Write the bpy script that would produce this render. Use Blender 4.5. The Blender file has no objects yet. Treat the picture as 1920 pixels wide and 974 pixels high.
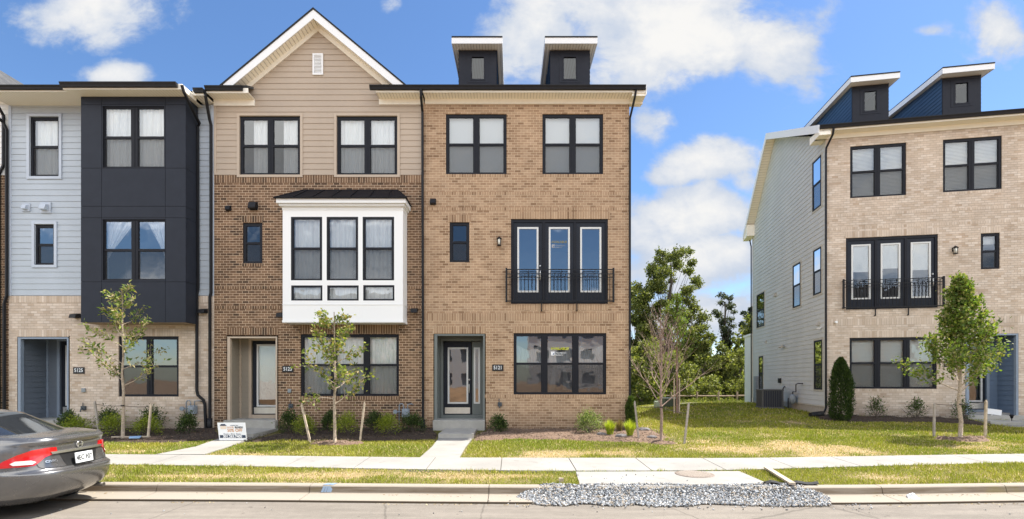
import bpy, bmesh, math, random
import numpy as np
from mathutils import Vector, Matrix
R = math.radians
random.seed(7)
RNG = np.random.default_rng(11)
SC = bpy.context.scene
COL = SC.collection

# ------------------------------------------------------------------ camera, world, sun
CZ = 1.64            # camera height; focal 940 px for a 1920 px wide picture
FD = 16.2            # distance to the row's facade
cam = bpy.data.cameras.new('camera')
cam.sensor_width = 36.0
cam.lens = 36.0 * 940 / 1920
cam.shift_y = (710 - 487) / 1920
cam.clip_start = 0.05
cam.clip_end = 3000
cam_o = bpy.data.objects.new('camera', cam)
cam_o.location = (0, 0, CZ)
cam_o.rotation_euler = (R(90), 0, 0)
COL.objects.link(cam_o)
SC.camera = cam_o

SUN_DIR = Vector((1.58, 0.50, 3.1)).normalized()
SUN_EL = math.asin(SUN_DIR.z)
SUN_AZ = math.atan2(SUN_DIR.x, SUN_DIR.y)      # from +Y towards +X
sun = bpy.data.lights.new('sun', 'SUN')
sun.energy = 5.0
sun.angle = R(0.5)
sun.color = (1.0, 0.95, 0.87)
sun_o = bpy.data.objects.new('sun', sun)
sun_o.rotation_euler = SUN_DIR.to_track_quat('Z', 'Y').to_euler()
COL.objects.link(sun_o)

SC.view_settings.view_transform = 'Standard'
SC.view_settings.look = 'None'
SC.view_settings.gamma = 1.0
SC.view_settings.use_curve_mapping = False
SC.view_settings.exposure = 1.05
SKY_STRENGTH = 0.088


class NT:
    """small helper for node graphs"""
    def __init__(s, tree):
        s.t = tree
        s.n = tree.nodes
        s.l = tree.links

    def new(s, typ, **kw):
        n = s.n.new(typ)
        for k, v in kw.items():
            setattr(n, k, v)
        return n

    def put(s, sock, v):
        if v is None:
            return
        if isinstance(v, bpy.types.NodeSocket):
            s.l.new(v, sock)
        else:
            if sock.type == 'RGBA' and not hasattr(v, '__len__'):
                v = (v, v, v, 1)
            if sock.type == 'RGBA' and len(v) == 3:
                v = (*v, 1)
            sock.default_value = v

    def math(s, op, a, b=None, c=None, clamp=False):
        n = s.new('ShaderNodeMath', operation=op, use_clamp=clamp)
        for i, v in enumerate((a, b, c)):
            if v is not None:
                s.put(n.inputs[i], v)
        return n.outputs[0]

    def mix(s, fac, a, b, blend='MIX'):
        n = s.new('ShaderNodeMix', data_type='RGBA', blend_type=blend)
        s.put(n.inputs[0], fac)
        s.put(n.inputs[6], a)
        s.put(n.inputs[7], b)
        return n.outputs[2]

    def noise(s, vec, scale, detail=4, rough=0.55, dist=0.0, out=0):
        n = s.new('ShaderNodeTexNoise')
        s.put(n.inputs['Vector'], vec)
        n.inputs['Scale'].default_value = scale
        n.inputs['Detail'].default_value = detail
        n.inputs['Roughness'].default_value = rough
        n.inputs['Distortion'].default_value = dist
        return n.outputs[out]

    def ramp(s, fac, stops, interp='LINEAR'):
        n = s.new('ShaderNodeValToRGB')
        cr = n.color_ramp
        cr.interpolation = interp
        while len(cr.elements) < len(stops):
            cr.elements.new(0.5)
        for e, (p, c) in zip(cr.elements, stops):
            e.position = p
            if not hasattr(c, '__len__'):
                c = (c, c, c)
            e.color = (*c[:3], 1)
        s.put(n.inputs[0], fac)
        return n.outputs[0]

    def mapr(s, v, a, b, c=0.0, d=1.0, smooth=True):
        n = s.new('ShaderNodeMapRange', interpolation_type='SMOOTHSTEP' if smooth else 'LINEAR')
        s.put(n.inputs[0], v)
        n.inputs[1].default_value = a
        n.inputs[2].default_value = b
        n.inputs[3].default_value = c
        n.inputs[4].default_value = d
        return n.outputs[0]

    def combine(s, x, y, z=0.0):
        n = s.new('ShaderNodeCombineXYZ')
        s.put(n.inputs[0], x)
        s.put(n.inputs[1], y)
        s.put(n.inputs[2], z)
        return n.outputs[0]


world = bpy.data.worlds.new('World')
SC.world = world
world.use_nodes = True
w = NT(world.node_tree)
w.n.clear()
sky = w.new('ShaderNodeTexSky', sky_type='NISHITA', sun_disc=False)
sky.sun_elevation = SUN_EL
sky.sun_rotation = SUN_AZ
sky.air_density = 1.0
sky.dust_density = 0.35
sky.ozone_density = 2.6
tc = w.new('ShaderNodeTexCoord')
sep = w.new('ShaderNodeSeparateXYZ')
w.l.new(tc.outputs['Generated'], sep.inputs[0])
ay = w.math('MAXIMUM', w.math('ABSOLUTE', sep.outputs[1]), 0.18)
cu = w.math('DIVIDE', sep.outputs[0], ay)
cv = w.math('DIVIDE', sep.outputs[2], ay)
warp = w.noise(w.combine(cu, cv), 3.0, 3, 0.55, 0, 1)
wsep = w.new('ShaderNodeSeparateXYZ')
w.l.new(warp, wsep.inputs[0])
cu2 = w.math('MULTIPLY_ADD', w.math('SUBTRACT', wsep.outputs[0], 0.5), 0.16, cu)
cv2 = w.math('MULTIPLY_ADD', w.math('SUBTRACT', wsep.outputs[1], 0.5), 0.12, cv)


def cpx(px, py, ax, ay_, s):
    return ((px - 960) / 940, (710 - py) / 940, ax / 940, ay_ / 940, s)


CLOUDS = [cpx(150, 10, 130, 60, 1.15), cpx(215, 60, 75, 45, .8), cpx(245, 135, 62, 34, 1.15),
          cpx(728, 14, 22, 26, .7), cpx(1000, 70, 110, 110, 1.1), cpx(1250, 40, 240, 120, 1.35),
          cpx(1440, 90, 120, 85, 1.1), cpx(1500, 140, 60, 40, .8),
          cpx(1320, 310, 105, 50, 1.2), cpx(1280, 410, 130, 58, 1.35), cpx(1215, 235, 50, 38, .9),
          cpx(1340, 490, 150, 60, 1.1), cpx(1260, 330, 70, 40, 1.0), cpx(1225, 430, 70, 60, 1.15), cpx(1390, 350, 50, 36, .9), cpx(1330, 215, 34, 24, .55), cpx(1880, 70, 62, 55, 1.0),
          cpx(1735, 62, 46, 14, .62), cpx(1240, 520, 170, 60, .8), cpx(1300, 590, 260, 60, 1.0),
          cpx(-260, 120, 200, 120, 1.1), cpx(2300, 300, 260, 140, 1.1), cpx(500, -320, 420, 160, 1.2),
          cpx(1700, -420, 500, 180, 1.1), cpx(500, 560, 420, 60, 1.0), cpx(2700, 560, 500, 70, 1.0)]
acc = None
for (u0, v0, a, b, st) in CLOUDS:
    du = w.math('MULTIPLY', w.math('SUBTRACT', cu2, u0), 1 / a)
    dv = w.math('MULTIPLY', w.math('SUBTRACT', cv2, v0), 1 / b)
    d2 = w.math('ADD', w.math('MULTIPLY', du, du), w.math('MULTIPLY', dv, dv))
    g = w.math('MULTIPLY', w.math('POWER', 2.718, w.math('MULTIPLY', d2, -0.75)), st)
    acc = g if acc is None else w.math('MAXIMUM', acc, g)
n1 = w.noise(w.combine(cu, w.math('MULTIPLY', cv, 1.3), 3.1), 7.5, 9, 0.6, 0.2)
dens = w.math('MULTIPLY_ADD', w.math('SUBTRACT', n1, 0.5), 1.9, acc)
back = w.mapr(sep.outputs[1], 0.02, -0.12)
deckb = w.math('MULTIPLY', back, w.math('MULTIPLY', w.math('MULTIPLY', w.mapr(cv, 0.22, 0.42), w.mapr(sep.outputs[2], 0.80, 0.60)), 1.25))  # unseen cloud bank added behind the camera, throws light on the shaded fronts
dens = w.math('MAXIMUM', dens, w.math('MULTIPLY_ADD', w.math('SUBTRACT', n1, 0.5), 1.6, deckb))
cl = w.mapr(dens, 0.36, 0.86)
cl = w.math('MULTIPLY', cl, w.mapr(sep.outputs[2], -0.01, 0.03))
n2 = w.noise(w.combine(cu, w.math('MULTIPLY_ADD', cv, 1.3, 0.05), 3.1), 5.0, 6, 0.6, 0.2)
shade = w.mapr(w.math('MULTIPLY_ADD', w.math('SUBTRACT', n2, 0.5), -1.6, dens), 0.5, 1.5)
ccol = w.mix(shade, (0.62, 0.70, 0.84), (1.0, 0.99, 0.97))
cloud_col = w.mix(1.0, ccol, (5.2, 5.2, 5.2), 'MULTIPLY')
hsv = w.new('ShaderNodeHueSaturation')
hsv.inputs['Saturation'].default_value = 1.12
hsv.inputs['Value'].default_value = 1.0
w.l.new(sky.outputs[0], hsv.inputs['Color'])
skyc = w.mix(1.0, hsv.outputs[0], (1.0, 1.03, 1.10), 'MULTIPLY')
# clouds behind the camera are brightened to fill the shaded facades
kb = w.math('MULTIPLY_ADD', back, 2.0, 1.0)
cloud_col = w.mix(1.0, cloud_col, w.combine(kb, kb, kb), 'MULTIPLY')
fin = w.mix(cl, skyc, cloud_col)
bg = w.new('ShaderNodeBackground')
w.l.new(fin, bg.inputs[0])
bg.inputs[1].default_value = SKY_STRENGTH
wo = w.new('ShaderNodeOutputWorld')
w.l.new(bg.outputs[0], wo.inputs[0])

# ------------------------------------------------------------------ generic helpers


def lin(r, g, b):
    f = lambda c: (c / 255 / 12.92) if c / 255 <= 0.04045 else ((c / 255 + 0.055) / 1.055) ** 2.4
    return (f(r), f(g), f(b))


def tag(o, label=None, cat=None, group=None, kind=None):
    if label: o['label'] = label
    if cat: o['category'] = cat
    if group: o['group'] = group
    if kind: o['kind'] = kind
    return o


def empty(name, loc=(0, 0, 0), rz=0.0, label=None, cat=None, group=None):
    o = bpy.data.objects.new(name, None)
    o.empty_display_size = 0.3
    o.location = loc
    o.rotation_euler = (0, 0, rz)
    COL.objects.link(o)
    return tag(o, label, cat, group)


class Frame:
    """u along the wall, v up, w outwards; P() gives coordinates in the thing's own space"""
    def __init__(s, kind='front', off=(0, 0, 0)):
        s.k = kind
        s.o = off

    def P(s, u, v, w_=0.0):
        ox, oy, oz = s.o
        if s.k == 'front':
            return (ox + u, oy - w_, oz + v)
        if s.k == 'left':
            return (ox - w_, oy + u, oz + v)
        if s.k == 'right':
            return (ox + w_, oy + u, oz + v)
        if s.k == 'down':
            return (ox + u, oy + v, oz - w_)


FR = Frame()


class MB:
    def __init__(s):
        s.v = []
        s.f = []
        s.sm = []

    def face(s, pts, smooth=False):
        i = len(s.v)
        s.v += [tuple(p) for p in pts]
        s.f.append(tuple(range(i, i + len(pts))))
        s.sm.append(smooth)
        return s

    def box(s, x0, y0, z0, x1, y1, z1):
        i = len(s.v)
        s.v += [(x0, y0, z0), (x1, y0, z0), (x1, y1, z0), (x0, y1, z0), (x0, y0, z1), (x1, y0, z1), (x1, y1, z1), (x0, y1, z1)]
        for q in ((0, 3, 2, 1), (4, 5, 6, 7), (0, 1, 5, 4), (1, 2, 6, 5), (2, 3, 7, 6), (3, 0, 4, 7)):
            s.f.append(tuple(i + k for k in q))
            s.sm.append(False)
        return s

    def fbox(s, F, u0, v0, w0, u1, v1, w1):
        i = len(s.v)
        for (u, v, w_) in ((u0, v0, w0), (u1, v0, w0), (u1, v1, w0), (u0, v1, w0), (u0, v0, w1), (u1, v0, w1), (u1, v1, w1), (u0, v1, w1)):
            s.v.append(F.P(u, v, w_))
        for q in ((0, 3, 2, 1), (4, 5, 6, 7), (0, 1, 5, 4), (1, 2, 6, 5), (2, 3, 7, 6), (3, 0, 4, 7)):
            s.f.append(tuple(i + k for k in q))
            s.sm.append(False)
        return s

    def prism(s, pts, vec, cap=True):
        n = len(pts)
        i = len(s.v)
        s.v += [tuple(p) for p in pts]
        s.v += [(p[0] + vec[0], p[1] + vec[1], p[2] + vec[2]) for p in pts]
        for k in range(n):
            k2 = (k + 1) % n
            s.f.append((i + k, i + k2, i + n + k2, i + n + k))
            s.sm.append(False)
        if cap:
            s.f.append(tuple(range(i, i + n)))
            s.f.append(tuple(range(i + 2 * n - 1, i + n - 1, -1)))
            s.sm += [False, False]
        return s

    def tube(s, pts, rad, sides=8, smooth=True, cap=True):
        pts = [Vector(p) for p in pts]
        n = len(pts)
        if not hasattr(rad, '__len__'):
            rad = [rad] * n
        i = len(s.v)
        t0 = (pts[1] - pts[0]).normalized()
        up = Vector((0, 0, 1)) if abs(t0.z) < 0.9 else Vector((1, 0, 0))
        a = t0.cross(up).normalized()
        for k in range(n):
            if k == 0: t = pts[1] - pts[0]
            elif k == n - 1: t = pts[-1] - pts[-2]
            else: t = (pts[k + 1] - pts[k - 1])
            t.normalize()
            a = (a - t * a.dot(t)).normalized()
            b = t.cross(a)
            for q in range(sides):
                ang = 2 * math.pi * (q + 0.5) / sides
                s.v.append(tuple(pts[k] + (a * math.cos(ang) + b * math.sin(ang)) * rad[k]))
        for k in range(n - 1):
            for q in range(sides):
                q2 = (q + 1) % sides
                s.f.append((i + k * sides + q, i + k * sides + q2, i + (k + 1) * sides + q2, i + (k + 1) * sides + q))
                s.sm.append(smooth)
        if cap:
            s.f.append(tuple(i + q for q in range(sides)))
            s.f.append(tuple(i + (n - 1) * sides + q for q in reversed(range(sides))))
            s.sm += [False, False]
        return s

    def lathe(s, c, prof, sides=16, axis='z', smooth=True):
        i = len(s.v)
        for (r, h) in prof:
            for q in range(sides):
                a = 2 * math.pi * q / sides
                x, y = r * math.cos(a), r * math.sin(a)
                if axis == 'z': p = (c[0] + x, c[1] + y, c[2] + h)
                elif axis == 'y': p = (c[0] + x, c[1] + h, c[2] + y)
                else: p = (c[0] + h, c[1] + x, c[2] + y)
                s.v.append(p)
        for k in range(len(prof) - 1):
            for q in range(sides):
                q2 = (q + 1) % sides
                s.f.append((i + k * sides + q, i + k * sides + q2, i + (k + 1) * sides + q2, i + (k + 1) * sides + q))
                s.sm.append(smooth)
        s.f.append(tuple(i + q for q in range(sides)))
        s.f.append(tuple(i + (len(prof) - 1) * sides + q for q in reversed(range(sides))))
        s.sm += [False, False]
        return s

    def build(s, name, mat, parent=None, bevel=0.0, fix=True, label=None, merge=False):
        me = bpy.data.meshes.new(name)
        me.from_pydata(s.v, [], s.f)
        if s.sm and len(s.sm) == len(me.polygons):
            me.polygons.foreach_set('use_smooth', s.sm)
        if fix or merge:
            bm = bmesh.new()
            bm.from_mesh(me)
            if merge:
                bmesh.ops.remove_doubles(bm, verts=bm.verts, dist=0.0005)
            bmesh.ops.recalc_face_normals(bm, faces=bm.faces)
            bm.to_mesh(me)
            bm.free()
        o = bpy.data.objects.new(name, me)
        mats = mat if isinstance(mat, (list, tuple)) else [mat]
        for m in mats:
            me.materials.append(m)
        COL.objects.link(o)
        if parent is not None:
            o.parent = parent
        if bevel:
            md = o.modifiers.new('bevel', 'BEVEL')
            md.width = bevel
            md.segments = 2
            md.limit_method = 'ANGLE'
        if label:
            o['label'] = label
        return o


def text_mb(s, size, F, u, v, w_, align='CENTER', sx=1.0, extrude=0.003, bold=0.0):
    cu_ = bpy.data.curves.new('t', 'FONT')
    cu_.body = s
    cu_.size = size
    cu_.align_x = align
    cu_.align_y = 'CENTER'
    cu_.extrude = extrude
    cu_.offset = bold
    cu_.resolution_u = 3
    o = bpy.data.objects.new('t', cu_)
    COL.objects.link(o)
    dg = bpy.context.evaluated_depsgraph_get()
    dg.update()
    me = bpy.data.meshes.new_from_object(o.evaluated_get(dg))
    m = MB()
    m.v = [F.P(u + p.co.x * sx, v + p.co.y, w_ + p.co.z) for p in me.vertices]
    m.f = [tuple(p.vertices) for p in me.polygons]
    m.sm = [False] * len(m.f)
    bpy.data.objects.remove(o)
    bpy.data.curves.remove(cu_)
    bpy.data.meshes.remove(me)
    return m


# ------------------------------------------------------------------ materials
MATS = {}


def mat(name, fn=None, color=None, rough=0.6, metal=0.0, spec=0.4, noise=0.0, nscale=8.0, bump=0.0, bscale=60.0, coat=0.0):
    if name in MATS:
        return MATS[name]
    m = bpy.data.materials.new(name)
    m.use_nodes = True
    t = NT(m.node_tree)
    b = t.n['Principled BSDF']
    b.inputs['Roughness'].default_value = rough
    b.inputs['Metallic'].default_value = metal
    b.inputs['Specular IOR Level'].default_value = spec
    b.inputs['Coat Weight'].default_value = coat
    if color is not None:
        c = color
        if noise:
            tcn = t.new('ShaderNodeTexCoord').outputs['Object']
            nz = t.noise(tcn, nscale, 5, 0.6)
            f = t.mapr(nz, 0.3, 0.7, 1 - noise, 1 + noise)
            c = t.mix(1.0, color, t.combine(f, f, f), 'MULTIPLY')
        t.put(b.inputs['Base Color'], c)
    if bump:
        tcn = t.new('ShaderNodeTexCoord').outputs['Object']
        bp = t.new('ShaderNodeBump')
        bp.inputs['Strength'].default_value = bump
        bp.inputs['Distance'].default_value = 0.01
        t.put(bp.inputs['Height'], t.noise(tcn, bscale, 4))
        t.l.new(bp.outputs[0], b.inputs['Normal'])
    if fn:
        fn(t, b)
    MATS[name] = m
    return m


def brick_mat(name, stops, mortar, vertical=False, rowlock=False, grime=0.12):
    def fn(t, b):
        tcn = t.new('ShaderNodeTexCoord').outputs['Object']
        sp = t.new('ShaderNodeSeparateXYZ')
        t.l.new(tcn, sp.inputs[0])
        h = t.math('ADD', sp.outputs[0], sp.outputs[1])
        v = sp.outputs[2]
        vec = t.combine(v, h) if vertical else t.combine(h, v)
        br = t.new('ShaderNodeTexBrick')
        br.offset = 0.0 if vertical else 0.5
        br.inputs['Scale'].default_value = 1.0
        br.inputs['Brick Width'].default_value = 10.0 if vertical else 0.203
        br.inputs['Row Height'].default_value = 0.0813
        br.inputs['Mortar Size'].default_value = 0.0058
        br.inputs['Mortar Smooth'].default_value = 0.25
        br.inputs['Bias'].default_value = 0.0
        br.inputs['Color1'].default_value = (0, 0, 0, 1)
        br.inputs['Color2'].default_value = (1, 1, 1, 1)
        br.inputs['Mortar'].default_value = (0.5, 0.5, 0.5, 1)
        t.put(br.inputs['Vector'], vec)
        n_big = t.noise(tcn, 0.7, 4, 0.6)
        n_sm = t.noise(tcn, 55, 5, 0.65)
        rnd = t.math('ADD', br.outputs['Color'], t.math('MULTIPLY', t.math('SUBTRACT', n_sm, 0.5), 0.25), clamp=True)
        rnd = t.math('ADD', rnd, t.math('MULTIPLY', t.math('SUBTRACT', n_big, 0.5), 0.5), clamp=True)
        bc = t.ramp(rnd, stops)
        mo = t.mix(t.mapr(n_sm, 0.3, 0.7, 0, 1), mortar, tuple(c * 0.8 for c in mortar))
        c = t.mix(br.outputs['Fac'], bc, mo)
        gr = t.mapr(t.noise(tcn, 1.3, 5, 0.65), 0.35, 0.7, 1 - grime, 1 + grime * 0.6)
        mp = t.new('ShaderNodeMapping')
        t.l.new(tcn, mp.inputs[0])
        mp.inputs['Scale'].default_value = (3.2, 3.2, 0.35)
        streak = t.mapr(t.noise(mp.outputs[0], 1.4, 5, 0.6), 0.58, 0.80, 1.0, 0.84)
        splash = t.mapr(t.math('ADD', v, t.math('MULTIPLY', n_sm, 0.5)), 0.25, 0.95, 0.80, 1.0)
        gr = t.math('MULTIPLY', gr, t.math('MULTIPLY', streak, splash))
        c = t.mix(1.0, c, t.combine(gr, gr, gr), 'MULTIPLY')
        t.put(b.inputs['Base Color'], c)
        b.inputs['Roughness'].default_value = 0.85
        bp = t.new('ShaderNodeBump')
        bp.inputs['Strength'].default_value = 0.7
        bp.inputs['Distance'].default_value = 0.008
        hh = t.math('SUBTRACT', t.math('MULTIPLY', n_sm, 0.25), br.outputs['Fac'])
        t.put(bp.inputs['Height'], hh)
        t.l.new(bp.outputs[0], b.inputs['Normal'])
    return mat(name, fn)


def glass_mat(name, refl=0.22, tint=(0.93, 0.96, 0.97), wav=0.012):
    m = bpy.data.materials.new(name)
    m.use_nodes = True
    t = NT(m.node_tree)
    t.n.clear()
    tcn = t.new('ShaderNodeTexCoord').outputs['Object']
    bp = t.new('ShaderNodeBump')
    bp.inputs['Strength'].default_value = 1.0
    bp.inputs['Distance'].default_value = wav
    t.put(bp.inputs['Height'], t.noise(tcn, 1.7, 2, 0.5))
    tr = t.new('ShaderNodeBsdfTransparent')
    tr.inputs[0].default_value = (*tint, 1)
    gl = t.new('ShaderNodeBsdfGlossy')
    gl.inputs['Roughness'].default_value = 0.01
    gl.inputs['Color'].default_value = (0.95, 0.98, 1, 1)
    t.l.new(bp.outputs[0], gl.inputs['Normal'])
    fr = t.new('ShaderNodeFresnel')
    fr.inputs[0].default_value = 1.5
    fac = t.math('ADD', t.math('MULTIPLY', fr.outputs[0], 0.85), refl - 0.03, clamp=True)
    mx = t.new('ShaderNodeMixShader')
    t.put(mx.inputs[0], fac)
    t.l.new(tr.outputs[0], mx.inputs[1])
    t.l.new(gl.outputs[0], mx.inputs[2])
    o = t.new('ShaderNodeOutputMaterial')
    t.l.new(mx.outputs[0], o.inputs[0])
    MATS[name] = m
    return m


def alpha_mat(name, color, alpha, rough=0.8):
    m = bpy.data.materials.new(name)
    m.use_nodes = True
    t = NT(m.node_tree)
    b = t.n['Principled BSDF']
    b.inputs['Base Color'].default_value = (*color, 1)
    b.inputs['Roughness'].default_value = rough
    b.inputs['Alpha'].default_value = alpha
    return m


def leaf_mat(name, mult=(1, 1, 1), trans=0.35):
    m = bpy.data.materials.new(name)
    m.use_nodes = True
    t = NT(m.node_tree)
    t.n.clear()
    at = t.new('ShaderNodeAttribute')
    at.attribute_name = 'Col'
    c = t.mix(1.0, at.outputs['Color'], mult, 'MULTIPLY')
    d = t.new('ShaderNodeBsdfPrincipled')
    t.put(d.inputs['Base Color'], c)
    d.inputs['Roughness'].default_value = 0.55
    d.inputs['Specular IOR Level'].default_value = 0.25
    tl = t.new('ShaderNodeBsdfTranslucent')
    t.put(tl.inputs[0], t.mix(1.0, c, (1.5, 1.6, 0.7), 'MULTIPLY'))
    mx = t.new('ShaderNodeMixShader')
    mx.inputs[0].default_value = trans
    t.l.new(d.outputs[0], mx.inputs[1])
    t.l.new(tl.outputs[0], mx.inputs[2])
    o = t.new('ShaderNodeOutputMaterial')
    t.l.new(mx.outputs[0], o.inputs[0])
    return m


def siding_mat(name, color):
    def fn(t, b):
        tcn = t.new('ShaderNodeTexCoord').outputs['Object']
        mp = t.new('ShaderNodeMapping')
        t.l.new(tcn, mp.inputs[0])
        mp.inputs['Scale'].default_value = (1.2, 1.2, 34)
        g = t.noise(mp.outputs[0], 6, 5, 0.6)
        f1 = t.mapr(g, 0.3, 0.7, 0.95, 1.05)
        f2 = t.mapr(t.noise(tcn, 0.9, 4), 0.3, 0.7, 0.95, 1.04)
        f = t.math('MULTIPLY', f1, f2)
        t.put(b.inputs['Base Color'], t.mix(1.0, color, t.combine(f, f, f), 'MULTIPLY'))
        b.inputs['Roughness'].default_value = 0.55
        bp = t.new('ShaderNodeBump')
        bp.inputs['Strength'].default_value = 0.25
        bp.inputs['Distance'].default_value = 0.003
        t.put(bp.inputs['Height'], g)
        t.l.new(bp.outputs[0], b.inputs['Normal'])
    return mat(name, fn)


def soffit_fn(axis):
    def fn(t, b):
        tcn = t.new('ShaderNodeTexCoord').outputs['Object']
        sp = t.new('ShaderNodeSeparateXYZ')
        t.l.new(tcn, sp.inputs[0])
        v = t.math('FRACT', t.math('MULTIPLY', sp.outputs[axis], 1 / 0.1))
        groove = t.mapr(t.math('ABSOLUTE', t.math('SUBTRACT', v, 0.5)), 0.0, 0.13)
        bp = t.new('ShaderNodeBump')
        bp.inputs['Strength'].default_value = 1.0
        bp.inputs['Distance'].default_value = 0.012
        t.put(bp.inputs['Height'], groove)
        t.l.new(bp.outputs[0], b.inputs['Normal'])
        t.put(b.inputs['Base Color'], t.mix(groove, (0.56, 0.50, 0.40), (0.90, 0.83, 0.70)))
    return fn


SOFF = mat('soffit_bead', soffit_fn(0), rough=0.6)
SOFFY = mat('soffit_bead_side', soffit_fn(1), rough=0.6)
TRIM = mat('cream_trim', color=(0.88, 0.83, 0.72), rough=0.5, noise=0.03)
WHITE = mat('white_trim', color=(0.80, 0.80, 0.79), rough=0.45)
FRAME = mat('window_frame_black', color=(0.012, 0.013, 0.018), rough=0.55, noise=0.1, spec=0.2)
METAL = mat('black_metal', color=(0.011, 0.011, 0.013), rough=0.5, noise=0.15, spec=0.25)
DOORBLK = mat('door_navy', color=(0.012, 0.015, 0.023), rough=0.5, noise=0.1, spec=0.25)
SEAM = mat('seam_roof_metal', color=(0.010, 0.010, 0.012), rough=0.6, noise=0.1, spec=.15)
GLASS = glass_mat('window_glass', 0.12, wav=0.006)
GLASS2 = glass_mat('window_glass_strong', 0.28, wav=0.0035)
GLASS_P = glass_mat('door_glass', 0.22, wav=0.0015)
GLASS_D = glass_mat('dormer_glass', 0.06, tint=(.55, .72, .85), wav=0.002)
SCREEN = alpha_mat('insect_screen', (0.035, 0.037, 0.040), 0.42)
INTER = mat('interior_paint', color=(0.30, 0.29, 0.27), rough=0.8)
STEEL = mat('brushed_steel', color=(0.62, 0.61, 0.58), rough=0.3, metal=0.7, noise=0.05)
PLATE = mat('number_plate_black', color=(0.012, 0.012, 0.013), rough=0.4)
PALE = mat('pale_lettering', color=(0.75, 0.77, 0.78), rough=0.5)
LITE = mat('door_lite_frame', color=(0.62, 0.62, 0.60), rough=0.45)
CURT = alpha_mat('sheer_curtain', (0.88, 0.88, 0.86), 0.95)
BLIND = mat('blind_white', color=(0.78, 0.77, 0.73), rough=0.6)
SHEET = mat('paper_shade', color=(0.60, 0.62, 0.63), rough=0.7)


def roof_fn(t, b):
    tcn = t.new('ShaderNodeTexCoord').outputs['Object']
    br = t.new('ShaderNodeTexBrick')
    br.inputs['Scale'].default_value = 1.0
    br.inputs['Brick Width'].default_value = 0.3
    br.inputs['Row Height'].default_value = 0.14
    br.inputs['Mortar Size'].default_value = 0.006
    br.inputs['Color1'].default_value = (0.05, 0.052, 0.055, 1)
    br.inputs['Color2'].default_value = (0.095, 0.095, 0.095, 1)
    br.inputs['Mortar'].default_value = (0.02, 0.02, 0.02, 1)
    t.l.new(tcn, br.inputs['Vector'])
    nz = t.mapr(t.noise(tcn, 90, 3), 0.3, 0.7, 0.7, 1.3)
    t.put(b.inputs['Base Color'], t.mix(1.0, br.outputs[0], t.combine(nz, nz, nz), 'MULTIPLY'))


SHINGLE = mat('roof_shingles', roof_fn, rough=0.9)

BR_TAN = ([(0.0, (0.22, 0.130, 0.072)), (0.20, (0.33, 0.21, 0.125)), (0.6, (0.385, 0.252, 0.153)), (1.0, (0.44, 0.30, 0.19))], (0.76, 0.575, 0.39))
BR_BROWN = ([(0.0, (0.060, 0.035, 0.020)), (0.2, (0.135, 0.076, 0.042)), (0.7, (0.185, 0.108, 0.060)), (1.0, (0.25, 0.150, 0.087))], (0.80, 0.60, 0.41))
BR_CREAM = ([(0.0, (0.46, 0.345, 0.25)), (0.12, (0.54, 0.43, 0.33)), (0.65, (0.60, 0.49, 0.39)), (1.0, (0.68, 0.575, 0.475))], (0.50, 0.40, 0.31))
BRICK = {}
for k, (st, mo) in {'tan': BR_TAN, 'brown': BR_BROWN, 'cream': BR_CREAM}.items():
    BRICK[k] = (brick_mat('brick_' + k, st, mo), brick_mat('brick_soldier_' + k, st, mo, vertical=True))

# ------------------------------------------------------------------ wall builders


def merge_iv(iv):
    iv = sorted(iv)
    out = []
    for a, b in iv:
        if out and a <= out[-1][1] + 1e-6:
            out[-1][1] = max(out[-1][1], b)
        else:
            out.append([a, b])
    return out


def spans(u0, u1, v, holes):
    iv = merge_iv([(h[0], h[1]) for h in holes if h[2] < v < h[3]])
    out = []
    c = u0
    for a, b in iv:
        if a > c: out.append((c, min(a, u1)))
        c = max(c, b)
    if c < u1: out.append((c, u1))
    return out


def solid_wall(m, F, u0, u1, v0, v1, holes, thick=0.20, w0=0.0):
    """wall slab with openings: front, back and reveals"""
    vs = sorted(set([v0, v1] + [x for h in holes for x in (h[2], h[3]) if v0 < x < v1]))
    for a, b in zip(vs[:-1], vs[1:]):
        for (p, q) in spans(u0, u1, (a + b) / 2, holes):
            for ww in (w0, w0 - thick):
                m.face([F.P(p, a, ww), F.P(q, a, ww), F.P(q, b, ww), F.P(p, b, ww)])
    for h in list(holes) + [(u0, u1, v0, v1)]:
        a0, a1, b0, b1 = h
        b0, b1 = max(b0, v0), min(b1, v1)
        for (p, q) in (((a0, b0), (a1, b0)), ((a1, b0), (a1, b1)), ((a1, b1), (a0, b1)), ((a0, b1), (a0, b0))):
            m.face([F.P(p[0], p[1], w0), F.P(q[0], q[1], w0), F.P(q[0], q[1], w0 - thick), F.P(p[0], p[1], w0 - thick)])
    return m


def siding(m, F, u0, u1, v0, v1, holes=(), w0=0.0, lap=0.178, proud=0.016, lo=None, hi=None):
    """lapped boards: each board's bottom edge stands proud of the one below"""
    lo = lo or (lambda v: u0)
    hi = hi or (lambda v: u1)
    v = v0
    while v < v1 - 1e-4:
        vt = min(v + lap, v1)
        cuts = sorted(set([v, vt] + [x for h in holes for x in (h[2], h[3]) if v < x < vt]))
        for a, b in zip(cuts[:-1], cuts[1:]):
            wa = w0 + proud * (1 - (a - v) / lap) + 0.004
            wb = w0 + proud * (1 - (b - v) / lap) + 0.004
            la, ha, lb, hb = lo(a), hi(a), lo(b), hi(b)
            mid = (a + b) / 2
            for (p, q) in spans(min(la, lb), max(ha, hb), mid, holes):
                pa, pb = max(p, la), max(p, lb)
                qa, qb = min(q, ha), min(q, hb)
                if qa <= pa and qb <= pb: continue
                qa, qb = max(qa, pa), max(qb, pb)
                m.face([F.P(pa, a, wa), F.P(qa, a, wa), F.P(qb, b, wb), F.P(pb, b, wb)])
                if a == v:
                    m.face([F.P(pa, a, w0), F.P(qa, a, w0), F.P(qa, a, wa), F.P(pa, a, wa)])
        v = vt
    return m


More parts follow.
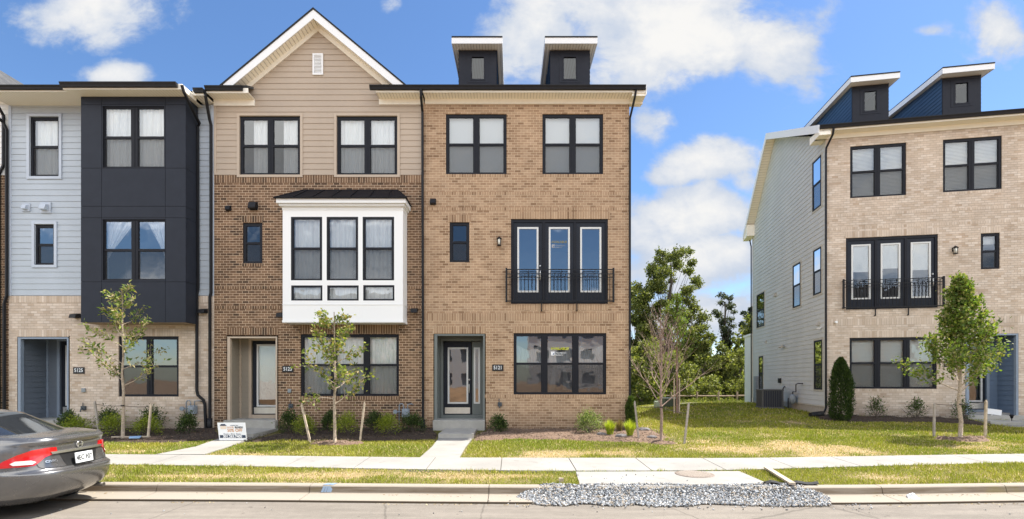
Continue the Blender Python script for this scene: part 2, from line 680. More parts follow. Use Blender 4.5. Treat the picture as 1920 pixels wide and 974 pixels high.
def bands(m, F, rects, w=0.004):
    def build(name, mt, parent):
        for (a, b, c, d) in rects:
            MB().fbox(F, a, c, -0.02, b, d, w).build('brick_band', mt, parent)
    m.build = build
    return m


# ------------------------------------------------------------------ windows
def curtain_mb(F, u0, u1, v0, v1, w_, amp=0.035, per=0.13, shape=None, seed=0):
    m = MB()
    rnd = random.Random(seed)
    n = max(8, int((u1 - u0) / 0.02))
    rows = 8 if shape else 3
    ph = rnd.uniform(0, 6)
    idx = len(m.v)
    for j in range(rows + 1):
        fv = j / rows
        for i in range(n + 1):
            fu = i / n
            a, b = shape(fv) if shape else (0.0, 1.0)
            uu = u0 + (u1 - u0) * (a + (b - a) * fu)
            x0 = u0 + (u1 - u0) * fu
            ww = w_ + amp * (math.sin(2 * math.pi * x0 / per + ph) * 0.6 + math.sin(2 * math.pi * x0 / (per * 2.7) + ph * 2) * 0.4)
            m.v.append(F.P(uu, v0 + (v1 - v0) * fv, ww))
    for j in range(rows):
        for i in range(n):
            a = idx + j * (n + 1) + i
            m.f.append((a, a + 1, a + n + 2, a + n + 1))
            m.sm.append(True)
    return m


def blind_mb(F, u0, u1, v0, v1, w_, pitch=0.05, tilt=0.02):
    m = MB()
    v = v1
    while v > v0 + 0.01:
        vb = max(v - pitch * 0.97, v0)
        m.face([F.P(u0, v, w_ - tilt), F.P(u1, v, w_ - tilt), F.P(u1, vb, w_ + tilt * .2), F.P(u0, vb, w_ + tilt * .2)])
        v -= pitch
    m.fbox(F, u0, v1, w_ - 0.03, u1, v1 + 0.04, w_ + 0.02)
    return m


_ws = [0]


def window(house, F, u0, u1, v0, v1, units=1, cover='curtain', trim=None, trimw=0.09, screen=True, dh=True,
           side=0.085, top=0.10, bot=0.07, mull=0.17, glass=None, label=None, w0=0.0, cov=None, k_=1.0, trim_w=None):
    _ws[0] += 1
    fr = MB()
    wf, wb = w0 - 0.035 * k_, w0 - 0.10 * k_
    tw0 = w0 if trim_w is None else trim_w
    fr.fbox(F, u0, v0, wb, u0 + side, v1, wf)
    fr.fbox(F, u1 - side, v0, wb, u1, v1, wf)
    fr.fbox(F, u0 + side, v1 - top, wb, u1 - side, v1, wf - 0.003)
    fr.fbox(F, u0 + side, v0, wb, u1 - side, v0 + bot, wf - 0.003)
    uw = (u1 - u0 - 2 * side - (units - 1) * mull) / units
    gl = MB()
    sc = MB()
    covs = []
    vm = (v0 + v1) / 2 + 0.005
    for k in range(units):
        a = u0 + side + k * (uw + mull)
        b = a + uw
        if k < units - 1:
            fr.fbox(F, b, v0 + bot, wb, b + mull, v1 - top, wf - 0.004)
            fr.fbox(F, b + mull * .44, v0 + bot, wf - 0.004, b + mull * .56, v1 - top, wf + 0.006)
        if dh:
            fr.fbox(F, a, vm - 0.035, wb + 0.002, b, vm + 0.035, wf - 0.008 * k_)
            for (p0, p1, wo) in ((vm + 0.035, v1 - top, 0.0), (v0 + bot, vm - 0.035, -0.02)):   # sash edges
                fr.fbox(F, a, p0, wb, a + 0.022, p1, wf - (0.018 - wo) * k_)
                fr.fbox(F, b - 0.022, p0, wb, b, p1, wf - (0.018 - wo) * k_)
            gl.face([F.P(a, vm, wb + 0.03 * k_), F.P(b, vm, wb + 0.03 * k_), F.P(b, v1 - top, wb + 0.03 * k_), F.P(a, v1 - top, wb + 0.03 * k_)])
            gl.face([F.P(a, v0 + bot, wb + 0.012 * k_), F.P(b, v0 + bot, wb + 0.012 * k_), F.P(b, vm, wb + 0.012 * k_), F.P(a, vm, wb + 0.012 * k_)])
            if screen:
                sc.face([F.P(a, v0 + bot, wb + 0.04 * k_), F.P(b, v0 + bot, wb + 0.04 * k_), F.P(b, vm, wb + 0.04 * k_), F.P(a, vm, wb + 0.04 * k_)])
        else:
            gl.face([F.P(a, v0 + bot, wb + 0.03 * k_), F.P(b, v0 + bot, wb + 0.03 * k_), F.P(b, v1 - top, wb + 0.03 * k_), F.P(a, v1 - top, wb + 0.03 * k_)])
        covs.append((a - 0.04, b + 0.04, v0 + 0.02, v1 - 0.03))
    o = fr.build('window', FRAME, house, label=label)
    gl.build('pane', glass or GLASS, o, fix=False)
    if dh and screen:
        sc.build('insect_screen', SCREEN, o, fix=False)
    wc = w0 - 0.165
    if cov:
        cov(o, F, covs, wc)
    elif cover == 'curtain':
        for (a, b, c, d) in covs:
            curtain_mb(F, a, b, c, d, wc, seed=_ws[0]).build('curtain', CURT, o, fix=False)
    elif cover == 'blind':
        for (a, b, c, d) in covs:
            blind_mb(F, a, b, c, d, wc).build('blind', BLIND, o, fix=False)
    elif cover == 'sheet':
        for (a, b, c, d) in covs:
            MB().fbox(F, a, c, wc - 0.005, b, d, wc).build('roller_or_dark_sheet', SHEET, o, fix=False)
    if trim:
        t = MB()
        g = 0.004
        t.fbox(F, u0 - trimw, v0 - trimw, tw0 - .06, u0 - g, v1 + trimw, tw0 + 0.028)
        t.fbox(F, u1 + g, v0 - trimw, tw0 - .06, u1 + trimw, v1 + trimw, tw0 + 0.028)
        t.fbox(F, u0 - g, v1 + g, tw0 - .06, u1 + g, v1 + trimw, tw0 + 0.025)
        t.fbox(F, u0 - g, v0 - trimw, tw0 - .06, u1 + g, v0 - g, tw0 + 0.025)
        t.build('window_trim', trim, o)
    return o


def pane_writing(win, F, u, v, w_, sc=1.0, yl=(0.50, 0.53, 0.02), wh=None):
    text_mb('AVAILABLE!', 0.115 * sc, F, u, v, w_, sx=1.0, extrude=0.001, bold=0.003).build('lettering', mat('yellow_lettering' + str(sc), color=yl, rough=0.5), win, fix=False)
    m = MB()
    s = 0.11 * sc
    x = u - 0.29 * sc
    y = v - 0.22 * sc
    m.fbox(F, x, y, w_ - .001, x + s * 1.1, y + s * 1.15, w_ + .001)
    m.build('logo_square', (wh or PALE), win, fix=False)
    n = MB()
    n.face([F.P(x + .45 * s, y + .25 * s, w_ + .003), F.P(x + .95 * s, y + .25 * s, w_ + .003), F.P(x + .95 * s, y + .8 * s, w_ + .003)])
    n.build('logo_mark', mat('logo_blue', color=(0.02, 0.05, 0.16)), win, fix=False)
    a = text_mb('Mid-Atlantic', 0.072 * sc, F, u - 0.14 * sc, v - 0.135 * sc, w_, 'LEFT', extrude=0.001)
    b = text_mb('Builders', 0.072 * sc, F, u - 0.14 * sc, v - 0.205 * sc, w_, 'LEFT', extrude=0.001)
    k = len(a.v)
    a.v += b.v
    a.f += [tuple(q + k for q in f) for f in b.f]
    a.sm += b.sm
    a.build('lettering', (wh or PALE), win, fix=False)


# ------------------------------------------------------------------ eaves, downspouts, fixtures
def eave(house, F, u0, u1, zs=10.66, wtop=10.50, over=0.42, w0=0.0, gut=(None, None), frieze=True, gh=0.12, gz=0.045):
    if frieze:
        MB().fbox(F, u0, wtop, w0 - 0.05, u1, zs, w0 + 0.035).build('frieze_board', TRIM, house)
    MB().fbox(F, u0, zs, w0 - 0.3, u1, zs + 0.02, w0 + over - 0.02).build('soffit', SOFF, house)
    MB().fbox(F, u0, zs - 0.012, w0 + over - 0.02, u1, zs + 0.14, w0 + over).build('fascia', TRIM, house)
    g0 = u0 if gut[0] is None else gut[0]
    g1 = u1 if gut[1] is None else gut[1]
    m = MB()
    wa = w0 + over + 0.002
    pr = [(wa, zs + gz), (wa + .075, zs + gz), (wa + .09, zs + gz + .05), (wa + .12, zs + gz + gh - .02), (wa + .12, zs + gz + gh), (wa, zs + gz + gh)]
    a = [F.P(g0, z, w_) for (w_, z) in pr]
    b = [F.P(g1, z, w_) for (w_, z) in pr]
    m.prism(a, tuple(q - p for p, q in zip(a[0], b[0])))
    m.build('gutter', METAL, house)


def downspout(house, pts, r=0.052):
    m = MB()
    m.tube(pts, r, sides=4, smooth=False)
    o = m.build('downspout', METAL, house, bevel=0.012)
    return o


def vent_hood(house, F, u, v, m_, size=0.2, w0=0.0, plate=None):
    if plate:
        MB().fbox(F, u - size * .9, v - size * .9, w0, u + size * .9, v + size * .9, w0 + 0.03).build('vent_plate', plate, house)
    m = MB()
    s = size / 2
    b = w0 + (0.03 if plate else 0)
    pts = [F.P(u - s, v + s, b), F.P(u - s, v + s * .8, b + s), F.P(u - s, v - s * .7, b + s * 1.5), F.P(u - s, v - s, b + s * 1.4), F.P(u - s, v - s, b)]
    q = F.P(u + s, v + s, b)
    m.prism(pts, tuple(x - y for x, y in zip(q, pts[0])))
    m.fbox(F, u - s * 1.15, v - s * 1.15, b, u + s * 1.15, v + s * 1.15, b + 0.012)
    return m.build('vent_hood', m_, house)


def flood_light(house, F, u, v, w0=0.0):
    m = MB()
    m.fbox(F, u - .10, v - .05, w0, u + .10, v + .09, w0 + .05)
    pts = [F.P(u - .10, v + .09, w0 + .05), F.P(u - .10, v + .05, w0 + .20), F.P(u - .10, v - .07, w0 + .23), F.P(u - .10, v - .05, w0 + .05)]
    q = F.P(u + .10, v + .09, w0 + .05)
    m.prism(pts, tuple(x - y for x, y in zip(q, pts[0])))
    return m.build('wall_light', METAL, house)


def lantern(house, F, u, v):
    m = MB()
    m.fbox(F, u - .05, v - .02, 0, u + .05, v + .12, .02)
    c = F.P(u, v, .10)
    m.tube([F.P(u, v + .08, .01), F.P(u, v + .17, .06), F.P(u, v + .16, .10)], .012, 6)
    m.lathe((c[0], c[1], c[2]), [(.02, .15), (.09, .10), (.09, .085), (.02, .085)], 8)
    m.lathe((c[0], c[1], c[2]), [(.07, -.13), (.07, -.11), (.03, -.11)], 8)
    for a in range(4):
        x, y = .062 * math.cos(a * math.pi / 2 + .78), .062 * math.sin(a * math.pi / 2 + .78)
        m.tube([(c[0] + x, c[1] + y, c[2] - .12), (c[0] + x, c[1] + y, c[2] + .09)], .008, 5)
    o = m.build('wall_lantern', METAL, house)
    MB().lathe(c, [(.045, -.10), (.055, .08)], 10).build('lamp_glass', mat('frosted_glass', color=(.7, .68, .6), rough=.3), o)
    return o


def number_plate(house, F, u, v, s):
    o = MB().fbox(F, u - .18, v - .105, 0.0, u + .18, v + .105, .02).build('house_number_plate', PLATE, house)
    text_mb(s, 0.165, F, u, v, .024, sx=.86, bold=.002).build('numerals', PALE, o, fix=False)
    return o


def gas_meter(house, F, u, v, w0=.0, mirror=1):
    g = mat('meter_grey', color=(.22, .25, .28), rough=.5, noise=.15)
    m = MB()
    s = mirror
    m.fbox(F, u - .10, v - .17, w0 + .06, u + .12, v + .10, w0 + .24)
    c = F.P(u + .01, v - .02, w0 + .24)
    m.lathe(c, [(.10, 0), (.10, -.02), (.07, -.05)], 14, 'y')
    o = m.build('gas_meter', g, house, bevel=.02)
    p = MB()
    p.tube([F.P(u - .06, v + .08, w0 + .14), F.P(u - .06, v + .20, w0 + .14), F.P(u - .10, v + .26, w0 + .14), F.P(u - .16, v + .26, w0 + .14), F.P(u - .20, v + .20, w0 + .14), F.P(u - .20, v - .45, w0 + .14)], .018, 8)
    p.tube([F.P(u + .07, v + .08, w0 + .14), F.P(u + .07, v + .24, w0 + .14), F.P(u + .20, v + .25, w0 + .12), F.P(u + .22, v + .22, w0)], .018, 8)
    p.lathe(F.P(u - .32, v + .0, w0 + .14), [(.07, -.05), (.07, .0), (.03, .06)], 12, 'y')
    p.tube([F.P(u - .36, v, w0 + .14), F.P(u - .15, v, w0 + .14)], .022, 8)
    p.build('meter_pipes', g, o)
    return o


def outlet_box(house, F, u, v, s=.07):
    return MB().fbox(F, u - s, v - s * 1.1, 0, u + s, v + s * 1.1, .05).build('outlet_box', mat('box_grey', color=(.25, .27, .28), rough=.5), house, bevel=.01)


def hose_bib(house, F, u, v):
    m = MB()
    m.fbox(F, u - .06, v - .07, 0, u + .07, v + .06, .07)
    m.tube([F.P(u - .02, v + .06, .03), F.P(u - .02, v + .17, .03)], .012, 6)
    m.tube([F.P(u, v - .02, .05), F.P(u, v - .05, .13), F.P(u, v - .12, .15)], .02, 8)
    return m.build('water_tap', mat('tap_dark', color=(.06, .07, .08), rough=.4), house)


def front_door(house, F, u0, u1, v0, v1, slab, glasscol, lite=(.2, .2, .25, .45), kick=True, w0=0.0, blind=False, knob=None, sidelight=None):
    """door slab with a long framed lite; knob: 'l' or 'r'"""
    d = MB()
    fw = 0.06
    a, b, c, e = u0 + lite[0], u1 - lite[1], v0 + lite[3], v1 - lite[2]
    solid_wall(d, F, u0, u1, v0, v1, [(a, b, c, e)], .05, w0)
    o = d.build('door', slab, house)
    fm = MB()
    for (p, q, r_, s_) in ((a - fw * .6, a + .02, c - fw * .6, e + fw * .6), (b - .02, b + fw * .6, c - fw * .6, e + fw * .6)):
        fm.fbox(F, p, r_, w0 - .04, q, s_, w0 + .016)
    fm.fbox(F, a + .02, e - .02, w0 - .04, b - .02, e + fw * .6, w0 + .014)
    fm.fbox(F, a + .02, c - fw * .6, w0 - .04, b - .02, c + .02, w0 + .014)
    fm.build('lite_frame', LITE, o)
    MB().face([F.P(a, c, w0 - .02), F.P(b, c, w0 - .02), F.P(b, e, w0 - .02), F.P(a, e, w0 - .02)]).build('pane', glasscol, o, fix=False)
    if blind:
        lo = c + (e - c) * (blind if blind is not True else 0)
        blind_mb(F, a - .01, b + .01, lo, e - .05, w0 - .045, .03, .008).build('blind', BLIND, o, fix=False)
    if kick:
        MB().fbox(F, u0 + .04, v0 + .03, w0, u1 - .04, v0 + .24, w0 + .006).build('kick_plate', STEEL, o)
    if knob:
        ku = u1 - .07 if knob == 'r' else u0 + .07
        k = MB()
        k.lathe(F.P(ku, v0 + 1.18, w0), [(.03, 0), (.03, -.02), (.012, -.03), (.02, -.04)], 12, 'y')
        k.build('deadbolt', STEEL, o)
        k = MB()
        k.tube([F.P(ku, v0 + 1.02, w0), F.P(ku, v0 + 1.02, w0 + .05), F.P(ku, v0 + .98, w0 + .06), F.P(ku, v0 + .78, w0 + .055), F.P(ku, v0 + .74, w0 + .04), F.P(ku, v0 + .74, w0)], .018, 8)
        k.build('handle', STEEL, o)
    return o


def railing(house, F, u0, u1, v0, v1, w0=0.10, n=None):
    m = MB()
    r = .013
    for u in (u0, u1):
        m.fbox(F, u - .028, v0, w0 - .028, u + .028, v1 + .05, w0 + .028)
        for vv in (v1 - .02, v0 + .05):
            m.fbox(F, u - .015, vv - .015, 0, u + .015, vv + .015, w0)
    for vv in (v1, v1 - .14, v1 - .26):
        m.fbox(F, u0, vv - r, w0 - r, u1, vv + r, w0 + r) if vv != v1 - .26 else m.fbox(F, u0, vv - .009, w0 - .009, u1, vv + .009, w0 + .009)
    m.fbox(F, u0, v0 + .02, w0 - .018, u1, v0 + .055, w0 + .018)
    n = n or int((u1 - u0) / .115)
    for k in range(1, n):
        u = u0 + (u1 - u0) * k / n
        top = v1 if k % 3 == 0 else v1 - .14
        m.fbox(F, u - .008, v0 + .04, w0 - .008, u + .008, top, w0 + .008)
    for f in (.33, .66):
        u = u0 + (u1 - u0) * f
        m.fbox(F, u - .015, v0 - .28, w0 - .05, u + .015, v0 + .02, w0 - .02)
        m.fbox(F, u - .015, v0 - .28, 0, u + .015, v0 - .25, w0 - .02)
    return m.build('balcony_railing', METAL, house)


def french_doors(house, F, u0, u1, v0, v1, blind=None, knob=0, glasses=None):
    """three tall lites in one dark frame; returns the door parts"""
    fr = MB()
    wb, wf = -.12, -.03
    s = .08
    fr.fbox(F, u0, v0, wb, u0 + s, v1, wf)
    fr.fbox(F, u1 - s, v0, wb, u1, v1, wf)
    fr.fbox(F, u0 + s, v1 - .10, wb, u1 - s, v1, wf - .003)
    fr.fbox(F, u0 + s, v0, wb, u1 - s, v0 + .05, wf - .003)
    W = (u1 - u0 - 2 * s - 2 * .08) / 3
    for k in (1, 2):
        a = u0 + s + k * W + (k - 1) * .08
        fr.fbox(F, a, v0 + .05, wb, a + .08, v1 - .10, wf - .004)
    fr.build('door_frame', FRAME, house)
    out = []
    for k in range(3):
        a = u0 + s + k * (W + .08)
        out.append(front_door(house, F, a + .004, a + W - .004, v0 + .054, v1 - .104, DOORBLK, (glasses or [GLASS2] * 3)[k], lite=(.16, .16, .18, .36),
                              kick=False, w0=-.06, blind=(blind[k] if blind else False), knob=('r' if k == knob else None)))
    return out


def shell(house, W, h, left=None, right=None, depth=10.0, ridge_y=5.6, ridge_z=13.25):
    """party walls, back wall and floors of a house"""
    m = MB()
    for x in (0.004, W - .204):
        pts = [(x, .21, -.6), (x, depth, -.6), (x, depth, 9.4), (x, ridge_y, ridge_z), (x, .21, h)]
        m.prism(pts, (.2, 0, 0))
    m.box(.2, depth - .2, -.6, W - .2, depth, 9.3)
    m.build('side_wall', mat('party_wall', color=(.42, .40, .37), rough=.8, noise=.05), house)
    f = MB()
    for z in (.28, 3.65, 7.1, 10.42):
        f.box(.21, .3, z - .2, W - .21, depth - .21, z)
    f.box(.21, 4.6, .28, W - .21, 4.7, 10.2)
    f.build('floor', INTER, house)


def main_roof(house, W, zs=10.80, ridge_z=13.4, ridge_y=5.6, back_y=10.0, back_z=9.75, l=0.0, r=0.0, front=-.42, gaps=None):
    m = MB()
    t = .07
    sf_ = (ridge_z - zs) / (ridge_y - front)
    if gaps:
        yb_ = .25
        zb_ = zs + sf_ * (yb_ - front)
        m.prism([(-l, yb_, zb_), (-l, ridge_y, ridge_z), (-l, ridge_y, ridge_z + t), (-l, yb_, zb_ + t)], (W + l + r, 0, 0))
        for (a, b) in gaps:
            m.prism([(a, front, zs), (a, yb_, zb_), (a, yb_, zb_ + t), (a, front, zs + t)], (b - a, 0, 0))
    else:
        m.prism([(-l, front, zs), (-l, ridge_y, ridge_z), (-l, ridge_y, ridge_z + t), (-l, front, zs + t)], (W + l + r, 0, 0))
    m.prism([(-l, ridge_y, ridge_z), (-l, back_y + .35, back_z - .3), (-l, back_y + .35, back_z - .3 + t), (-l, ridge_y, ridge_z + t)], (W + l + r, 0, 0))
    m.build('roof', SHINGLE, house)
    for s, ov in (('l', l), ('r', r)):
        if not ov: continue
        x0, x1 = (-ov, -.0) if s == 'l' else (W, W + ov)
        xf = (-ov - .03, -ov) if s == 'l' else (W + ov, W + ov + .03)
        f = MB()
        for (ya, za, yb, zb) in ((front - .02, zs, ridge_y, ridge_z), (ridge_y, ridge_z, back_y + .37, back_z - .31)):
            f.prism([(xf[0], ya, za - .24), (xf[0], yb, zb - .24), (xf[0], yb, zb + t), (xf[0], ya, za + t)], (.03, 0, 0))
        f.build('rake_board', WHITE, house)
        g = MB()
        for (ya, za, yb, zb) in ((front, zs, ridge_y, ridge_z), (ridge_y, ridge_z, back_y + .35, back_z - .3)):
            g.prism([(x0, ya, za - .18), (x0, yb, zb - .18), (x0, yb, zb - .16), (x0, ya, za - .16)], (x1 - x0, 0, 0))
        g.build('rake_soffit', SOFFY, house)


def dormer(house, u0, u1, sidecol, wy=1.1, top=12.96):
    navy = siding_mat('dormer_navy', (0.030, 0.075, 0.150))
    dark = mat('dormer_panel', color=(0.020, 0.022, 0.030), rough=.6, noise=.08, spec=.2)
    m = MB()
    F = Frame('front', (0, wy, 0))
    a, b, c, e = (u0 + u1) / 2 - .26, (u0 + u1) / 2 + .26, 11.92, 12.78
    solid_wall(m, F, u0, u1, 10.9, top, [(a, b, c, e)], .12)
    m.box(u0, wy + .12, 10.9, u0 + .1, 5.5, top + .2)
    m.box(u1 - .1, wy + .12, 10.9, u1, 5.5, top + .2)
    m.box(u0 + .1, 3.5, 10.9, u1 - .1, 3.6, top)
    d = m.build('dormer', dark, house)
    s = MB()
    for kind, ox in (('left', u0), ('right', u1)):
        FS = Frame(kind, (ox, 0, 0))
        siding(s, FS, wy + .02, 5.5, 11.0, top + .2, lap=.15, lo=lambda v: wy + .02, hi=lambda v: 5.5)
    s.build('dormer_siding', navy, d)
    fr = MB()
    t = .05
    fr.fbox(F, a, c, -.06, a + t, e, .02); fr.fbox(F, b - t, c, -.06, b, e, .02)
    fr.fbox(F, a + t, e - t, -.06, b - t, e, .017); fr.fbox(F, a + t, c, -.06, b - t, c + t, .017)
    fr.fbox(F, a - .10, c - .08, 0, a - .003, e + .08, .012); fr.fbox(F, b + .003, c - .08, 0, b + .10, e + .08, .012)
    fr.fbox(F, a - .003, e + .003, 0, b + .003, e + .08, .010); fr.fbox(F, a - .003, c - .08, 0, b + .003, c - .003, .010)
    fr.build('window', dark, d)
    MB().face([F.P(a, c, -.03), F.P(b, c, -.03), F.P(b, e, -.03), F.P(a, e, -.03)]).build('pane', GLASS_D, d, fix=False)
    # roof of the dormer: nearly flat, meets the ridge
    fy = wy - .36
    ov = .21
    z0, z1 = top, top + .22
    r = MB()
    r.prism([(u0 - ov, fy - .02, z0 + .20), (u0 - ov, 5.75, z0 + .52), (u0 - ov, 5.75, z0 + .56), (u0 - ov, fy - .02, z0 + .24)], (u1 - u0 + 2 * ov, 0, 0))
    r.build('dormer_roof', METAL, d)
    f = MB()
    f.prism([(u0 - ov, fy, z0), (u0 - ov, fy + .03, z0), (u0 - ov, fy + .03, z0 + .2), (u0 - ov, fy, z0 + .2)], (u1 - u0 + 2 * ov, 0, 0))
    for x in (u0 - ov, u1 + ov - .03):
        f.prism([(x, fy + .03, z0), (x, 5.6, z0 + .31), (x, 5.6, z0 + .52), (x, fy + .03, z0 + .2)], (.03, 0, 0))
    f.build('dormer_fascia', WHITE, d)
    g = MB()
    g.prism([(u0 - ov + .03, fy + .03, z0 + .015), (u0 - ov + .03, 5.6, z0 + .33), (u0 - ov + .03, 5.6, z0 + .36), (u0 - ov + .03, fy + .03, z0 + .04)], (u1 - u0 + 2 * ov - .06, 0, 0))
    g.build('dormer_soffit', SOFF, d)
    return d


def recess(house, F, u0, u1, v0, v1, depth, sidemat, trimmat, door_l, door_r, door_top):
    """entry porch cut into the front: lapped side walls, back wall, ceiling, casing"""
    m = MB()
    FL = Frame('right', (u0, 0, 0))
    FRt = Frame('left', (u1, 0, 0))
    b = MB()
    b.box(u0 - .03, .0, v0 - .3, u0 - .001, depth, v1 + .05)
    b.box(u1 + .001, .0, v0 - .3, u1 + .03, depth, v1 + .05)
    b.box(u0, 0.0, v1 + .001, u1, depth, v1 + .04)
    b.build('porch_lining', trimmat, house)
    siding(m, FL, .08, depth, v0, v1)
    siding(m, FRt, .08, depth, v0, v1)
    FB = Frame('front', (0, depth, 0))
    solid_wall(m, FB, u0, u1, v0 - .3, v1 + .02, [(door_l, door_r, v0, door_top)], .1, -.002)
    if door_l - u0 > .25: siding(m, FB, u0 + .03, door_l - .02, v0, v1)
    if u1 - door_r > .25: siding(m, FB, door_r + .09, u1 - .02, v0, v1)
    m.build('porch_siding', sidemat, house)
    c = MB()
    c.fbox(F, u0, v0, -.10, u0 + .09, v1 - .05, .012)
    c.fbox(F, u1 - .05, v0, -.10, u1, v1 - .05, .012)
    c.fbox(F, u0, v1 - .05, -.10, u1, v1, .016)
    # door casing and corner strips at the back
    c.fbox(FB, door_l - .09, v0, 0, door_l, door_top + .09, .03)
    c.fbox(FB, door_l, door_top, 0, door_r, door_top + .09, .028)
    c.fbox(FB, door_r, v0, 0, min(door_r + .09, u1), door_top + .09, .03)
    c.fbox(FB, u0 + .0, v0, 0, u0 + .07, v1, .035)
    c.build('porch_trim', trimmat, house)


# ------------------------------------------------------------------ pixel helpers
def X(px, Y=FD): return (px - 960) / 940 * Y
def Z(py, Y=FD): return CZ + (710 - py) / 940 * Y


CGLO = mat('far_window_glass', color=(.13, .15, .18), rough=.3, spec=.6)
# ------------------------------------------------------------------ the row of houses
def mk_house(name, x0, label, y0=FD, z0=0.0, rz=0.0):
    return empty(name, (x0, y0, z0), rz, label, 'townhouse', 'brick and siding townhouses')


def panels(m, F, us, vs, holes, w0=.012, gap=.006):
    for a, b in zip(us[:-1], us[1:]):
        for c, d in zip(vs[:-1], vs[1:]):
            a1, b1, c1, d1 = a + gap, b - gap, c + gap, d - gap
            hs = []
            for h in holes:
                q = (max(h[0], a1), min(h[1], b1), max(h[2], c1), min(h[3], d1))
                if q[1] - q[0] > .001 and q[3] - q[2] > .001:
                    hs.append(q)
            solid_wall(m, F, a1, b1, c1, d1, hs, .011, w0)


# ---- house with the number 5121: tan brick, two dormers
x0 = X(794)
W1 = X(1180) - x0
H1 = mk_house('townhouse', x0, 'three storey tan brick townhouse with two roof dormers and house number 5121')
L = lambda px: X(px) - x0
wins = dict(a=(L(836), L(950), Z(327), Z(214)), b=(L(1017), L(1131), Z(327), Z(214)), s=(L(843), L(880), Z(492), Z(417)),
            f=(L(958), L(1140), Z(570), Z(411)), g=(L(963), L(1137), Z(740), Z(625)))
dr = (L(814.5), L(909), .28, Z(627))
m = MB()
solid_wall(m, FR, 0, W1, -.6, 10.56, list(wins.values()) + [(dr[0], dr[1], .0, dr[3])])
# gable end wall on the open side
m.prism([(W1 - .2, .21, -.6), (W1 - .2, 9.8, -.6), (W1 - .2, 9.8, 9.5), (W1 - .2, 5.6, 13.2), (W1 - .2, .21, 10.6)], (.2, 0, 0))
m.build('brick_wall', BRICK['tan'][0], H1)
m = MB()
bands(m, FR, [(wins['s'][0] - .06, wins['s'][1] + .06, Z(417), Z(403)), (wins['f'][0] - .06, wins['f'][1] + .06, Z(411), Z(397)),
              (wins['f'][0], wins['f'][1], Z(582), Z(571)), (0, W1, Z(602), Z(588)), (dr[0] - .03, dr[1] + .03, Z(626), Z(612)),
              (wins['g'][0] - .03, wins['g'][1] + .03, Z(625), Z(612)), (0, W1, Z(366), Z(360.5)), (0, W1, Z(395), Z(389.5)),
              (dr[1], W1, Z(746), Z(740.5)), (wins['a'][0], wins['a'][1], Z(332.5), Z(327)), (wins['b'][0], wins['b'][1], Z(332.5), Z(327))])
m.build('brick_trim', BRICK['tan'][1], H1)
shell(H1, W1, 10.6)
main_roof(H1, W1, r=.42)
eave(H1, FR, L(797), W1 + .42, gut=(0.0, W1 + .40))
MB().box(W1, -.40, 10.55, W1 + .42, .25, 10.79).build('eave_return', TRIM, H1)
for k, lb in (('a', None), ('b', None)):
    window(H1, FR, *wins[k], units=2, cover='sheet', glass=GLASS)
window(H1, FR, *wins['s'], units=1, cover=None)
SHEER = alpha_mat('sheer_paper', (.85, .85, .82), .45)


def drapes(o, F, cs, wc):
    for k, (a, b, c, d) in enumerate(cs):
        vm = (c + d) / 2
        m_ = curtain_mb(F, a, b, vm + .02, vm + .62 - .06 * (k == 1), wc, amp=.05, per=.085, seed=k + 3)
        n_ = len(m_.v)
        m_.v = [(x, y, z - .16 * math.sin(math.pi * (x - a) / (b - a)) ** 2) for (x, y, z) in m_.v]
        m_.build('sheer_drape', SHEER, o, fix=False)
    a, b, c, d = cs[1]
    for s in (0, 1):
        curtain_mb(F, a, b, c + .12, (c + d) / 2 - .05, wc - .05, shape=(lambda t: (.12 + .16 * t, .34 + .02 * t)) if not s else (lambda t: (.64 - .02 * t, .92 - .22 * t)), seed=s).build('sheer_drape', SHEER, o, fix=False)


wg = window(H1, FR, *wins['g'], units=3, side=.075, mull=.17, glass=GLASS2, cov=drapes)
pane_writing(wg, FR, (wins['g'][0] + wins['g'][1]) / 2, Z(654), -.055)
# swags of paper behind the upper panes
fd = french_doors(H1, FR, *wins['f'], knob=0)
pane_writing(fd[1], FR, L(1049), Z(453), -.072, .85, (.20, .185, .10), mat('grey_lettering', color=(.30, .32, .35)))  # lettering in duller yellow and grey than on the window below
railing(H1, FR, L(949.5), L(1149), Z(568), Z(507))
lantern(H1, FR, L(936), Z(455))
vent_hood(H1, FR, L(812), Z(379), METAL, .17)
number_plate(H1, FR, L(933.5), Z(690), '5121')
hose_bib(H1, FR, L(937), Z(758))
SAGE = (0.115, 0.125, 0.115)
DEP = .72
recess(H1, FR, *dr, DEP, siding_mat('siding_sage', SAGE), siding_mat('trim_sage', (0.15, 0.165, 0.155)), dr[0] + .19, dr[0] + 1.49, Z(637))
FB1 = Frame('front', (0, DEP, 0))
ORG = GLASS2
front_door(H1, FB1, dr[0] + .20, dr[0] + 1.13, .42, Z(638.5), DOORBLK, GLASS_P, lite=(.17, .14, .22, .40), w0=-.04, knob='r')
front_door(H1, FB1, dr[0] + 1.16, dr[0] + 1.48, .42, Z(638.5), siding_mat('trim_sage', None), GLASS_P, lite=(.09, .09, .22, .40), w0=-.042, kick=False)
MB().fbox(FB1, dr[0] + .19, .27, -.1, dr[0] + 1.49, .415, .02).build('threshold', MATS['trim_sage'], H1)
dormer(H1, 1.03, 2.33, None)
dormer(H1, 4.18, 5.54, None)
downspout(H1, [(X(789, 15.7) - x0, -.50, 10.70), (X(789, 15.7) - x0, -.46, 10.5), (L(793), -.09, 10.2), (L(794), -.07, .02)])
downspout(H1, [(W1 + .10, -.46, 10.70), (W1 + .08, -.40, 10.5), (W1 + .0, -.08, 10.0), (W1 + .0, -.07, .0)], .045)
MB().tube([(L(793.5), -.07, -.1), (L(793.5), -.07, .32)], .075, 10).build('downspout_boot', METAL, H1)

